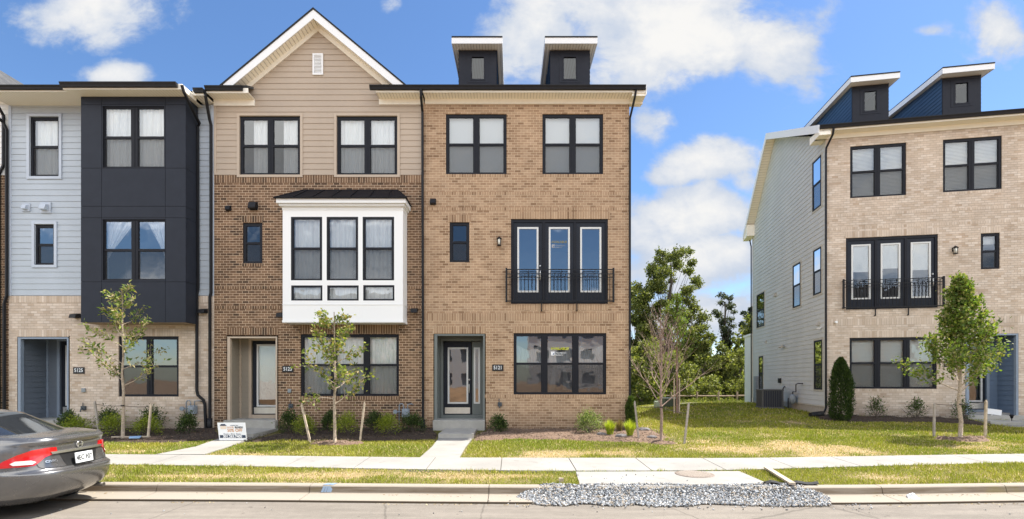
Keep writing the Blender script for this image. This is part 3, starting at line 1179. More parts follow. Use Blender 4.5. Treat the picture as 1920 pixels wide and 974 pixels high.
# ---- house with the number 5123: dark brown brick, tan siding gable, white box bay
x2 = X(401.5)
W2 = x0 - x2
H2 = mk_house('townhouse', x2, 'dark brown brick townhouse with tan siding gable and white box bay, house number 5123')
L = lambda px: X(px) - x2
TAN = siding_mat('siding_tan', (0.43, 0.345, 0.262))
TANT = siding_mat('trim_tan', (0.47, 0.38, 0.29))
zt = Z(329)
BY = FD - .61
wa, wb_ = (L(449.5), L(563), Z(328), Z(218)), (L(631.5), L(745), Z(328), Z(218))
ws_ = (L(455), L(492), Z(494), Z(418))
wg = (L(563.5), L(748), Z(743), Z(627))
dr = (L(426.5), L(520), .28, Z(631.5))
bw = [(X(p, BY) - x2, X(q, BY) - x2, Z(c, BY), Z(d, BY)) for (p, q, c, d) in
      ((545.5, 604, 526, 407), (612.5, 671.5, 526, 407), (680, 739, 526, 407), (546, 604.5, 564, 535.5), (613.5, 672.5, 564, 535.5), (681, 739.5, 564, 535))]
b0, b1 = X(530, BY) - x2, X(755.6, BY) - x2
bz0, bz1 = Z(604.5, BY), Z(388, BY)
m = MB()
solid_wall(m, FR, 0, W2, -.6, zt - .01, [ws_, wg, (dr[0], dr[1], 0, dr[3]), (b0 + .15, b1 - .15, bz0 + .3, bz1 - .3)])
m.build('brick_wall', BRICK['brown'][0], H2)
m = MB()
bands(m, FR, [(0, W2, Z(343), zt), (0, b0, Z(542), Z(537)), (b1, W2, Z(542), Z(537)), (0, b0, Z(579.5), Z(574)), (b1, W2, Z(579.5), Z(574)),
              (dr[0] - .03, dr[1] + .03, Z(628), Z(615)), (wg[0], wg[1], Z(626), Z(609)), (ws_[0] - .03, ws_[1] + .03, Z(417), Z(405)),
              (ws_[0] - .03, ws_[1] + .03, Z(500), Z(494.5)), (wg[0] - .03, wg[1] + .03, Z(750), Z(743.5))], .006)
m.build('brick_trim', BRICK['brown'][1], H2)
gx, gz = X(596.5) - x2, 12.86
m = MB()
solid_wall(m, FR, 0, W2, zt, 10.56, [wa, wb_], .18, -.01)
m.prism([(gx - 2.75, .01, 10.56), (gx + 2.75, .01, 10.56), (gx, .01, gz)], (0, .18, 0))
tw = .085
big = [(h[0] - tw, h[1] + tw, h[2] - .01, h[3] + tw) for h in (wa, wb_)]
sl = .836
siding(m, FR, 0, W2, zt + .01, 13.0, big, -.008, .185,
       lo=lambda v: 0.07 if v < 10.56 else gx - max(0, (gz - v)) / sl, hi=lambda v: W2 - .07 if v < 10.56 else gx + max(0, (gz - v)) / sl)
m.build('siding_wall', TAN, H2)
for a in (0, W2 - .075): MB().fbox(FR, a, zt + .01, -.01, a + .075, 10.5, .022).build('corner_board', TANT, H2)
for h in (wa, wb_):
    window(H2, FR, *h, units=2, trim=TANT, trimw=tw, cov=(lambda o, F, cs, wc, hh=h: [curtain_mb(F, a + ((b - a) * (.38 if hh is wa else 0.0)), b, c, d, wc, seed=int(a * 50)).build('curtain', CURT, o, fix=False) for (a, b, c, d) in cs]))
window(H2, FR, *ws_, cover=None)
window(H2, FR, *wg, units=3, cover='curtain', side=.075, glass=GLASS)
shell(H2, W2, 10.6)
main_roof(H2, W2, gaps=[(0, L(476)), (L(708), W2)])
eave(H2, FR, 0, L(478), gut=(-.0, L(469)), zs=10.64, wtop=10.44)
eave(H2, FR, L(711), W2 + .0, gut=(L(701), W2), zs=10.66, wtop=10.48)
# cross gable roof
ap = (X(585, 15.8) - x2 + 0.0, 13.27)
gxx = gx - .0
g = MB()
hw = 3.0
for s in (-1, 1):
    a = [(gxx + s * hw, -.42, 13.27 - hw * .83), (gxx, -.42, 13.27), (gxx, -.42, 13.33), (gxx + s * (hw + .04), -.42, 13.33 - (hw + .04) * .83)]
    g.prism(a, (0, 6.0, 0))
g.build('gable_roof', SHINGLE, H2)
hx = 2.84
g = MB()
for s in (-1, 1):
    g.prism([(gxx + s * hx, -.40, 13.268 - hx * .83), (gxx, -.40, 13.268), (gxx, -.40, 12.99), (gxx + s * (hx), -.40, 12.99 - (hx) * .83)], (0, .03, 0))
g.build('rake_board', WHITE, H2)
g = MB()
for s in (-1, 1):
    g.prism([(gxx + s * hx, -.37, 13.04 - hx * .83), (gxx, -.37, 13.04), (gxx, -.37, 13.02), (gxx + s * hx, -.37, 13.02 - hx * .83)], (0, .37, 0))
g.build('rake_soffit', SOFF, H2)
g = MB()
for s in (-1, 1):   # frieze under the rake
    g.prism([(gxx + s * 2.62, -.03, 13.02 - 2.62 * .83), (gxx, -.03, 13.02), (gxx, -.03, 12.85), (gxx + s * 2.62, -.03, 12.85 - 2.62 * .83)], (0, .035, 0))
g.build('rake_frieze', TRIM, H2)
v = MB()
va, vb, vc, vd = L(587), L(606.5), Z(142), Z(102)
v.fbox(FR, va, vc, 0, va + .05, vd, .05); v.fbox(FR, vb - .05, vc, 0, vb, vd, .05)
v.fbox(FR, va + .05, vd - .05, 0, vb - .05, vd, .048); v.fbox(FR, va + .05, vc, 0, vb - .05, vc + .05, .048)
zz = vc + .06
while zz < vd - .06:
    v.face([FR.P(va + .05, zz, .042), FR.P(vb - .05, zz, .042), FR.P(vb - .05, zz + .04, .02), FR.P(va + .05, zz + .04, .02)])
    v.face([FR.P(va + .05, zz, .042), FR.P(vb - .05, zz, .042), FR.P(vb - .05, zz, .018), FR.P(va + .05, zz, .018)])
    zz += .045
v.build('gable_vent', WHITE, H2)
# box bay
FBy = Frame('front', (0, -.61, 0))
m = MB()
solid_wall(m, FBy, b0, b1, bz0, bz1 + .1, bw, .12)
m.box(b0, -.489, bz0, b0 + .1, -.001, bz1 + .1)
m.box(b1 - .1, -.489, bz0, b1, -.001, bz1 + .1)
m.box(b0 + .1, -.489, bz0 + .001, b1 - .1, -.001, bz0 + .05)
zl = Z(569, BY)
for (p, q, c, d) in ((b0 - .012, b1 + .012, zl - .05, zl - .035), (b0 - .012, b1 + .012, bz0 - .01, bz0 + .06), (b0 - .012, b1 + .012, bz1 - .10, bz1)):
    m.box(p, -.625, c, q, -.003, d)
bay = m.build('bay', WHITE, H2)
for k, h in enumerate(bw):
    window(H2, FBy, *h, cover='curtain', dh=(k < 3), side=.06 if k < 3 else .055, top=.07 if k < 3 else .06, bot=.05, glass=GLASS, screen=True, w0=.034)
ct = MB()
ctz = Z(386, BY)
c0, c1 = b0 - .12, b1 + .12
ct.box(c0, -.80, ctz + .02, c1, -.003, ctz + .16)
ct.box(c0 + .05, -.73, ctz - .04, c1 - .05, -.003, ctz + .018)
ct.build('bay_cornice', WHITE, bay, bevel=.01)
rz0, rz1 = ctz + .165, Z(357)
br_ = MB()
P0, P1, P2, P3 = (c0 - .05, -.86, rz0), (c1 + .05, -.86, rz0), (c1 - .42, -.005, rz1), (c0 + .5, -.005, rz1)
br_.face([P0, P1, P2, P3])
br_.face([P1, (c1 + .05, -.005, rz0), P2])
br_.face([P0, (c0 - .05, -.005, rz0), P3])
br_.face([P0, P1, (c1 + .05, -.005, rz0), (c0 - .05, -.005, rz0)])
for k in range(1, 7):
    f = k / 7
    a = Vector(P0).lerp(Vector(P1), f)
    b = Vector(P3).lerp(Vector(P2), (f - .06) / .88 if .1 < f < .9 else f)
    b.x = a.x * .5 + b.x * .5
    br_.tube([a + Vector((0, 0, .012)), b + Vector((0, 0, .012))], .014, 4, False)
for a, b in ((P1, P2), (P0, P3), (P3, P2), (P0, P1)):
    br_.tube([a, b], .022, 5, False)
br_.build('bay_roof', SEAM, bay, fix=False)
vent_hood(H2, FR, L(429), Z(391), METAL, .15)
vent_hood(H2, FR, L(476), Z(387), METAL, .23)
flood_light(H2, FR, L(778), Z(584))
flood_light(H2, FR, L(529), Z(592))
number_plate(H2, FR, L(540), Z(692.5), '5123')
outlet_box(H2, FR, L(543.5), Z(733), .055)
hose_bib(H2, FR, L(546), Z(761))
gas_meter(H2, FR, L(762), Z(772))
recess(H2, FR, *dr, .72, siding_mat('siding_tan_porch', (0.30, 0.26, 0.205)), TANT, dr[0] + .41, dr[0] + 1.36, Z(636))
FBd = Frame('front', (0, .72, 0))
front_door(H2, FBd, dr[0] + .85, dr[1] - .13 + .0, .42, Z(637), DOORBLK, GLASS, lite=(.10, .10, .14, .30), w0=-.04, blind=.12) if False else None
front_door(H2, FBd, dr[0] + .43, dr[0] + 1.34, .42, Z(637), DOORBLK, GLASS, lite=(.17, .10, .14, .30), w0=-.04, blind=.10)
MB().fbox(FBd, dr[0] + .40, .27, -.1, dr[1], .415, .02).build('threshold', TANT, H2)
downspout(H2, [(X(383, 15.7) - x2, -.50, 10.68), (X(384, 15.7) - x2, -.46, 10.5), (L(397), -.12, 9.95), (L(398), -.07, 9.8), (L(398), -.07, 4.4), (L(396), -.07, 4.25), (L(396), -.07, .02)])
MB().tube([(L(395.5), -.07, -.15), (L(395.5), -.07, .36)], .075, 10).build('downspout_boot', METAL, H2)

# ---- house with the number 5125: cream brick, blue siding, dark panelled bay
x3 = X(16.5)
W3 = x2 - x3
H3 = mk_house('townhouse', x3, 'cream brick and pale blue siding townhouse with dark panelled bay, house number 5125')
L = lambda px, Y=FD: X(px, Y) - x3
BLUE = siding_mat('siding_blue', (0.42, 0.465, 0.51))
BLUET = siding_mat('trim_blue', (0.48, 0.53, 0.60))
zt = Z(556)
wa = (L(56), L(111), Z(331), Z(219))
ws_ = (L(65.5), L(102), Z(497), Z(421))
wg = (L(222), L(335), Z(744), Z(631))
dr = (L(34), L(129), .28, Z(633))
b0, b1 = L(152, BY), L(349, BY)
bz0, bz1 = Z(605, BY), 10.40
bh = [(L(193, BY), L(308.5, BY), Z(315, BY), Z(200, BY)), (L(193, BY), L(310, BY), Z(526, BY), Z(412, BY))]
m = MB()
solid_wall(m, FR, 0, W3, -.6, zt, [wg, (dr[0], dr[1], 0, dr[3])])
m.build('brick_wall', BRICK['cream'][0], H3)
m = MB()
bands(m, FR, [(0, W3, zt - .20, zt + .012), (dr[0] - .03, dr[1], dr[3] + .02, dr[3] + .24), (wg[0] - .03, wg[1] + .03, wg[3] + .01, wg[3] + .24), (wg[0] - .03, wg[1] + .03, wg[2] - .10, wg[2] - .01)], .008)
m.build('brick_trim', BRICK['cream'][1], H3)
m = MB()
solid_wall(m, FR, 0, W3, zt + .02, 10.5, [wa, ws_, (b0 + .15, b1 - .15, zt + .3, 10.2)], .18, -.02)
siding(m, FR, .08, W3 - .08, zt + .03, 10.46, [(wa[0] - .09, wa[1] + .09, wa[2] - .09, wa[3] + .09), (ws_[0] - .09, ws_[1] + .09, ws_[2] - .09, ws_[3] + .09), (b0, b1, zt, 10.5)], -.018, .19)
m.build('siding_wall', BLUE, H3)
for a in (0, W3 - .085): MB().fbox(FR, a, zt + .02, -.02, a + .085, 10.46, .014).build('corner_board', BLUET, H3)
window(H3, FR, *wa, trim=BLUET, side=.075)
window(H3, FR, *ws_, trim=BLUET, cover=None, side=.065, glass=GLASS2)
window(H3, FR, *wg, units=2, cover=None, side=.075, glass=GLASS2)
FBy = Frame('front', (0, -.61, 0))
PAN = mat('bay_panel_dark', color=(0.022, 0.026, 0.037), rough=.6, noise=.06, nscale=3, spec=.2)
GAP = mat('panel_gap', color=(0.010, 0.011, 0.014), rough=.8)
m = MB()
solid_wall(m, FBy, b0 + .012, b1 - .012, bz0, bz1, bh, .12, 0)
m.box(b0 + .012, -.489, bz0, b0 + .1, -.021, bz1)
m.box(b1 - .1, -.489, bz0, b1 - .012, -.021, bz1)
m.box(b0 + .1, -.489, bz0 + .02, b1 - .1, -.021, bz0 + .06)
bay = m.build('bay', GAP, H3)
m = MB()
vs = [bz0, Z(529, BY), Z(409, BY), Z(387.5, BY), Z(316, BY), Z(197, BY), bz1]
us = [b0, L(191, BY), L(310.5, BY), b1]
panels(m, FBy, us, vs, bh)
panels(m, Frame('right', (b1 - .012, 0, 0)), [-.62, -.02], vs, [])
panels(m, Frame('left', (b0 + .012, 0, 0)), [-.62, -.02], vs, [])
m.build('bay_panels', PAN, bay)
MB().box(b0 + .02, -.60, bz0 - .012, b1 - .02, -.003, bz0 - .001).build('bay_underside', mat('bay_underside', color=(.30, .22, .15), rough=.7), bay)
window(H3, FBy, *bh[0], units=2, side=.03, mull=.20, top=.05, bot=.05, w0=.010)


def swag(o, F, cs, wc):
    for k, (a, b, c, d) in enumerate(cs):
        if k == 0: sh = lambda t: (0.0, .1 + .9 * max(0, t - .42) / .58 if t > .42 else .08)
        else: sh = lambda t: ((.3 + .55 * (1 - max(0, t - .45) / .55)) if t > .45 else .88, 1.0)
        curtain_mb(F, a, b, c, d, wc, shape=sh, seed=k).build('curtain', CURT, o, fix=False)


window(H3, FBy, *bh[1], units=2, side=.03, mull=.20, top=.05, bot=.05, w0=.010, cov=swag, glass=GLASS2)
shell(H3, W3, 10.45)
main_roof(H3, W3, zs=10.62)
eave(H3, FR, 0, b0 - .2, zs=10.46, over=.80, frieze=False, gh=.11, gz=.03, gut=(0, b0 - .12))
eave(H3, FR, b0 - .2, b1 + .13, zs=10.405, over=1.02, frieze=False, gh=.13, gz=.03, gut=(b0 - .22, b1 + .02))
MB().box(b0 - .2, -1.0, 10.42, b1 + .13, -.3, 10.57).build('bay_eave_box', TRIM, H3)
eave(H3, FR, b1 + .13, W3, zs=10.52, over=.50, frieze=False, gut=(b1 + .2, W3))
vent_hood(H3, FR, L(50), Z(390), BLUET, .14, plate=BLUET)
vent_hood(H3, FR, L(86.5), Z(390), BLUET, .19, plate=BLUET)
flood_light(H3, FR, L(146), Z(594))
flood_light(H3, FR, L(384), Z(585))
number_plate(H3, FR, L(148.5), Z(695), '5125')
outlet_box(H3, FR, L(158), Z(732), .06)
hose_bib(H3, FR, L(158), Z(765))
gas_meter(H3, FR, L(366), Z(766))
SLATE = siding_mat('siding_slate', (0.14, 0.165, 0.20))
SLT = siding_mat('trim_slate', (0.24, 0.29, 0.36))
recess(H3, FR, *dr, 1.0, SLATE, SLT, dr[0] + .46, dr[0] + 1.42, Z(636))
FBd = Frame('front', (0, 1.0, 0))
front_door(H3, FBd, dr[0] + .48, dr[0] + 1.40, .42, Z(637), DOORBLK, GLASS, lite=(.17, .12, .16, .32), w0=-.04)
MB().fbox(FBd, dr[0] + .45, .27, -.1, dr[1], .415, .02).build('threshold', SLT, H3)
downspout(H3, [(L(341, 15.14), -1.06, 10.50), (L(345, 15.2), -1.0, 10.32), (L(372, 16.0), -.14, 9.80), (L(373.5), -.08, 9.75), (L(374), -.08, 4.55), (L(372), -.08, 4.35), (L(372), -.08, 1.25), (L(374), -.08, 1.1), (L(384), -.08, .95), (L(387), -.08, .8), (L(389), -.08, 0.0)])
downspout(H3, [(L(0), -.88, 10.5), (L(2), -.8, 10.35), (L(13), -.12, 9.85), (L(16.5), -.07, 9.65), (L(16.5), -.07, 4.3), (L(12), -.07, 4.05), (L(12), -.07, .0)])

# ---- next house to the left, mostly outside the picture
x4 = x3 - 6.6
H0 = mk_house('townhouse', x4, 'brown brick townhouse with white upper siding, cut off by the left edge of the picture')
m = MB()
solid_wall(m, FR, 0, 6.6, -.6, Z(329), [(4.0, 5.6, 1.2, 3.2), (1.0, 2.4, .28, 3.0)])
m.build('brick_wall', BRICK['brown'][0], H0)
m = MB()
solid_wall(m, FR, 0, 6.6, Z(329), 10.5, [(3.6, 5.4, 8.2, 10.0)], .18, -.01)
siding(m, FR, 0, 6.6, Z(329), 10.5, [(3.5, 5.5, 8.1, 10.1)], -.008)
m.prism([(.7, .01, 10.56), (6.2, .01, 10.56), (3.45, .01, 12.86)], (0, .18, 0))
siding(m, FR, .7, 6.2, 10.5, 12.86, (), -.008, lo=lambda v: 3.45 - max(0, 12.86 - v) / .836, hi=lambda v: 3.45 + max(0, 12.86 - v) / .836)
m.build('siding_wall', siding_mat('siding_white', (.72, .72, .70)), H0)
window(H0, FR, 4.0, 5.6, 1.2, 3.2, units=2)
window(H0, FR, 3.6, 5.4, 8.2, 10.0, units=2, trim=WHITE)
front_door(H0, FR, 1.0, 2.4, .28, 3.0, DOORBLK, GLASS, w0=-.1)
shell(H0, 6.6, 10.5)
main_roof(H0, 6.6, gaps=[(0, 1.0), (5.9, 6.6)])
eave(H0, FR, 5.9, 6.6)
eave(H0, FR, 0, 1.0)
g = MB()
for s in (-1, 1):
    g.prism([(3.45 + s * 3, -.42, 13.27 - 3 * .83), (3.45, -.42, 13.27), (3.45, -.42, 13.33), (3.45 + s * 3.04, -.42, 13.33 - 3.04 * .83)], (0, 6, 0))
g.build('gable_roof', SHINGLE, H0)
g = MB()
for s in (-1, 1):
    g.prism([(3.45 + s * 3, -.40, 13.268 - 3 * .83), (3.45, -.40, 13.268), (3.45, -.40, 12.99), (3.45 + s * 3, -.40, 12.99 - 3 * .83)], (0, .03, 0))
    g.prism([(3.45 + s * 3, -.37, 13.04 - 3 * .83), (3.45, -.37, 13.04), (3.45, -.37, 13.02), (3.45 + s * 3, -.37, 13.02 - 3 * .83)], (0, .37, 0))
g.build('rake_board', WHITE, H0)
downspout(H0, [(6.52, -.48, 10.7), (6.50, -.4, 10.5), (6.50, -.07, 10.1), (6.50, -.07, 8.5), (6.35, -.07, 8.2), (6.35, -.07, 0)], .05)

# ---- the detached end house on the right, turned by about ten degrees
AX, AY, AZ = 11.806, 18.842, 0.12
TH = R(10.15)
CT, ST = math.cos(TH), math.sin(TH)
H4 = mk_house('townhouse', AX, 'cream brick end townhouse with grey siding flank and navy dormers, right of the lawn', AY, AZ, -TH)


def T4(px, y=0.0):
    k = (px - 960) / 940
    ax, ay = AX + y * ST, AY + y * CT
    return (k * ay - ax) / (CT + k * ST)


def Z4(px, py, y=0.0):
    t = T4(px, y)
    return CZ - AZ + (710 - py) * (AY + y * CT - t * ST) / 940


def S4(px, py):
    k = (px - 960) / 940
    s = (AX - k * AY) / (k * CT - ST)
    return s, CZ - AZ + (710 - py) * (AY + s * CT) / 940


def hol(px0, px1, pyt, pyb):   # pyt, pyb taken at the left edge
    return (T4(px0), T4(px1), Z4(px0, pyb), Z4(px0, pyt))


W4 = 6.72
ga = hol(1594, 1699.5, 275, 372)
gb = hol(1768, 1879, 262.5, 361)
gf = hol(1586, 1759, 447, 581)
gs = hol(1839, 1875, 438, 505.5)
gg = hol(1593, 1757, 634, 729)
D0, D1, DZ = T4(1811.5), T4(1908), Z4(1908, 626)
DR_ = T4(1848, .9)
m = MB()
solid_wall(m, FR, 0, W4, -.6, 10.56, [ga, gb, gf, gs, gg, (D0, D1, 0, DZ)])
m.build('brick_wall', BRICK['cream'][0], H4)
m = MB()
bands(m, FR, [(gf[0] - .03, gf[1] + .03, gf[3] + .01, gf[3] + .24), (gs[0] - .03, gs[1] + .03, gs[3] + .01, gs[3] + .22), (gg[0] - .03, gg[1] + .03, gg[3] + .01, gg[3] + .24),
              (D0 - .03, D1 + .03, DZ + .01, DZ + .23), (0, W4, Z(602), Z(588)), (0, W4, Z(366), Z(360.5)), (0, W4, Z(395), Z(389.5)), (gg[0] - .03, gg[1] + .03, gg[2] - .10, gg[2] - .01),
              (ga[0] - .03, ga[1] + .03, ga[2] - .10, ga[2] - .01), (gb[0] - .03, gb[1] + .03, gb[2] - .10, gb[2] - .01)])
m.build('brick_trim', BRICK['cream'][1], H4)
DEP4 = 9.3
shell(H4, W4, 10.6, depth=DEP4)
main_roof(H4, W4, l=.40, back_y=DEP4, back_z=9.9)
eave(H4, FR, -.40, W4, gut=(-.40, W4))
FS = Frame('left', (0, 0, 0))
SW = [(S4(1541, 300)[0], S4(1525, 300)[0], S4(1541, 385)[1], S4(1541, 290)[1]),
      (S4(1541, 0)[0], S4(1526.5, 0)[0], S4(1541, 549)[1], S4(1541, 462)[1]),
      (S4(1502, 0)[0], S4(1488, 0)[0], S4(1502, 573)[1], S4(1502, 491)[1]),
      (S4(1434, 0)[0], S4(1420, 0)[0], S4(1434, 611)[1], S4(1434, 547)[1]),
      (S4(1543, 0)[0], S4(1528, 0)[0], S4(1543, 731)[1], S4(1543, 637)[1]),
      (S4(1431.5, 0)[0], S4(1424, 0)[0], S4(1431.5, 732)[1], S4(1431.5, 668)[1])]
GREY = siding_mat('siding_greige', (0.51, 0.525, 0.515))
GREYT = siding_mat('trim_greige', (0.46, 0.44, 0.385))
m = MB()
tw = .075
sf = (13.25 - 10.62) / 5.6
siding(m, FS, .0, DEP4, .62 - AZ, 13.2, [(h[0] - tw, h[1] + tw, h[2] - tw, h[3] + tw) for h in SW], .0, .185, .014,
       lo=lambda v: .08 if v < 10.62 else (v - 10.62) / sf, hi=lambda v: DEP4 if v < 9.75 else DEP4 - (v - 9.75) / .945)
m.build('siding_wall', GREY, H4)
MB().fbox(FS, .0, .62 - AZ, 0, .075, 10.5, .026).build('corner_board', GREYT, H4)
MB().fbox(FS, DEP4 - .08, .62 - AZ, 0, DEP4, 9.6, .026).build('corner_board', GREYT, H4)
MB().fbox(FS, .0, .56 - AZ, 0, DEP4, .62 - AZ, .03).build('skirt_board', GREYT, H4)
MB().fbox(FS, .01, -.6, -.003, DEP4, .56 - AZ, .006).build('foundation', mat('foundation', color=(.36, .33, .28), rough=.9, noise=.1), H4)
for k, h in enumerate(SW):
    # flank windows are shallow frames on the wall face
    window(H4, FS, *h, units=1, cover='sheet' if k in (1, 2, 0) else None, trim=GREYT, trimw=tw, side=.05, top=.06, bot=.05, w0=.058, k_=.5, trim_w=0.0, glass=GLASS2, cov=(lambda o, F, cs, wc: MB().fbox(F, cs[0][0] + .04, cs[0][2] + .03, -.003, cs[0][1] - .04, cs[0][3] - .03, .004).build('roller_or_dark_sheet', mat('dark_room', color=(.05, .05, .05)), o)))  # dark sheet behind the pane stands in for the unlit room
window(H4, FR, *ga, units=2, cover='blind')
window(H4, FR, *gb, units=2, cover='blind')
window(H4, FR, *gs, units=1, cov=lambda o, F, cs, wc: blind_mb(F, cs[0][0], cs[0][1], cs[0][2] + .9, cs[0][3], wc).build('blind', BLIND, o, fix=False))
window(H4, FR, *gg, units=3, cover='blind', side=.075, glass=GLASS)
french_doors(H4, FR, *gf, knob=2, blind=[.5, .55, .5], glasses=[GLASS, GLASS, GLASS])
railing(H4, FR, gf[0] - .12, gf[1] + .12, gf[2] + .02, gf[2] + 1.07)
lantern(H4, FR, T4(1788), Z4(1788, 471))
number_plate(H4, FR, T4(1780), Z4(1780, 683), '5119')
recess(H4, FR, D0, D1, .20, DZ, .9, siding_mat('siding_steel_blue', (0.13, 0.18, 0.26)), SLT, DR_ - .93, DR_ + .02, DZ - .1)
FBd = Frame('front', (0, .9, 0))
front_door(H4, FBd, DR_ - .91, DR_, .36, DZ - .12, DOORBLK, GLASS, lite=(.17, .12, .16, .32), w0=-.04)
MB().fbox(FBd, DR_ - .93, .19, -.1, DR_ + .02, .355, .02).build('threshold', SLT, H4)
dormer(H4, 1.38, 2.66, None)
dormer(H4, 4.50, 5.78, None)
# boxed returns at both ends of the flank
m = MB()
m.prism([(-.40, -.42, 10.50), (-.40, .45, 10.50), (-.40, .45, 10.78), (-.40, -.42, 10.68)], (.397, 0, 0))
m.build('eave_return', TRIM, H4)
m = MB()
m.prism([(-.40, DEP4 - .35, 9.40), (-.40, DEP4 + .42, 9.30), (-.40, DEP4 + .42, 9.55), (-.40, DEP4 - .35, 10.0)], (.397, 0, 0))
m.build('eave_return', TRIM, H4)
downspout(H4, [(.06, -.48, 10.70), (.06, -.42, 10.5), (-.03, -.09, 10.15), (-.03, -.06, 9.95), (-.03, -.06, .40), (-.10, -.08, .26), (-.25, -.1, .22)], .045)
downspout(H4, [(-.06, DEP4 + .4, 9.4), (-.07, DEP4 + .05, 8.9), (-.07, DEP4 + .02, .2)], .04)
flood = None
for (px, py, s) in ((1455, 553, .16), (1536, 607, .15), (1437, 641, .12)):
    s_, z_ = S4(px, py)
    vent_hood(H4, FS, s_, z_, GREYT, s, plate=None)
s_, z_ = S4(1541, 616)
m = MB(); m.tube([FS.P(s_, z_, .01), FS.P(s_, z_, .10)], .04, 8); m.tube([FS.P(s_ - .06, z_, .1), FS.P(s_ + .08, z_, .14)], .035, 8)
m.build('security_camera', WHITE, H4)
s_, z_ = S4(1471, 650)
m = MB(); m.tube([FS.P(s_, z_, .0), FS.P(s_, z_, .08)], .05, 8); m.tube([FS.P(s_, z_, .06), FS.P(s_ + .18, z_ - .02, .18)], .05, 8); m.tube([FS.P(s_, z_, .06), FS.P(s_ - .15, z_ - .02, .18)], .05, 8)
m.build('twin_floodlight', GREYT, H4)
cm = MB(); cm.tube([FR.P(T4(1566), Z4(1566, 605), 0), FR.P(T4(1566), Z4(1566, 605), .12)], .045, 8); cm.build('security_camera', WHITE, H4)
s_, z_ = S4(1496, 748)
MG = mat('meter_grey', color=(.22, .25, .28), rough=.5, noise=.15)
m = MB()
c = FS.P(s_, z_, .2)
m.lathe((c[0], c[1], c[2]), [(.04, -.24), (.10, -.18), (.14, -.05), (.14, .08), (.09, .16), (.03, .20)], 12)
o = m.build('gas_meter', MG, H4)
m = MB()
m.tube([(c[0], c[1], c[2] + .18), (c[0], c[1], c[2] + .30), (c[0], c[1] - .35, c[2] + .30), (c[0], c[1] - .35, c[2] + .62), (c[0], c[1] - .6, c[2] + .66), (-.02, c[1] - .6, c[2] + .66)], .022, 8)
m.tube([(c[0], c[1] + .1, c[2]), (c[0], c[1] + .55, c[2]), (c[0], c[1] + .55, -.2)], .022, 8)
m.build('meter_pipes', mat('pipe_dark', color=(.05, .05, .055), rough=.5), o)
s_, z_ = S4(1464, 714)
MB().fbox(FS, s_ - .11, z_ - .11, .015, s_ + .11, z_ + .11, .10).build('outlet_box', METAL, H4)
s_, z_ = S4(1421, 718)
MB().fbox(FS, s_ - .2, z_ - 1.0, .015, s_ + .2, z_ + .35, .16).build('electric_panel', MG, H4)

# deck or wing seen just behind the far corner of the flank
WG = empty('rear_wing', (X(1408.5, 30), 30, .1), -TH, 'narrow white clad rear wing rising behind the flank of the end house', 'rear wing')
m = MB(); m.box(0, 0, -.5, 1.2, 1.4, 4.1); m.build('wall', siding_mat('siding_white', None), WG)
m = MB(); m.box(-.06, -.06, 4.1, 1.3, 1.5, 4.22); m.build('cap', WHITE, WG)

# next house of the right hand row, just outside the picture
H5 = mk_house('townhouse', AX + (W4 + .01) * CT, 'brown brick townhouse just beyond the right edge of the picture', AY - (W4 + .01) * ST, AZ, -TH)
m = MB()
w5 = [(.8, 2.7, 8.2, 10.1), (3.9, 5.8, 8.2, 10.1), (.8, 3.6, 4.2, 6.4), (4.6, 5.4, 4.6, 6.2), (.6, 3.4, 1.2, 3.1)]
solid_wall(m, FR, 0, 6.6, -.6, 10.56, w5 + [(4.4, 5.8, .2, 3.0)])
m.build('brick_wall', BRICK['brown'][0], H5)
for q in w5: window(H5, FR, *q, units=2, cover='blind')
front_door(H5, FR, 4.4, 5.8, .2, 3.0, DOORBLK, GLASS, w0=-.1)
shell(H5, 6.6, 10.5)
main_roof(H5, 6.6)
eave(H5, FR, 0, 6.6)

# ------------------------------------------------------------------ entry steps
CONC = mat('concrete_light', color=(0.50, 0.48, 0.44), rough=.85, noise=.08, nscale=3, bump=.3, bscale=90)
CONC2 = mat('concrete_step', color=(0.36, 0.345, 0.31), rough=.85, noise=.10, nscale=4, bump=.4, bscale=70)


def steps(x_a, x_b, xs_a, xs_b, label, y0=FD, rz=0, top=.30, z=0.0, orig=0.0, depth=.9):
    o = empty('entry_steps', (x_a, y0, z), rz, label, 'steps', 'concrete entry steps')
    MB().box(0, -.20, -.5, x_b - x_a, depth, top - z).build('landing', CONC2, o, bevel=.015)
    MB().box(xs_a - x_a, -1.75, -.6, xs_b - x_a, -.205, .05 - z + orig).build('lower_step', CONC2, o, bevel=.015)
    return o


steps(X(813), X(909.5), X(823, 14.6), X(888, 14.6), 'two concrete entry steps below the door of the tan brick house', depth=.72)
steps(X(425), X(521), X(418, 14.6), X(480, 14.6), 'two concrete entry steps behind the small advertising sign', depth=.72)
steps(X(33), X(130), X(30, 14.6), X(95, 14.6), 'two concrete entry steps mostly hidden behind the parked car', depth=1.0)
so = empty('entry_steps', (AX + D0 * CT, AY - D0 * ST, AZ), -TH, 'pale concrete entry steps before the blue door recess of the right house', 'steps', 'concrete entry steps')
MB().box(-.1, -.25, -.6, D1 - D0 + .05, .9, .22).build('landing', CONC2, so, bevel=.015)
MB().box(-.0, -1.15, -.6, D1 - D0 + .4, -.255, .07).build('lower_step', CONC2, so, bevel=.015)

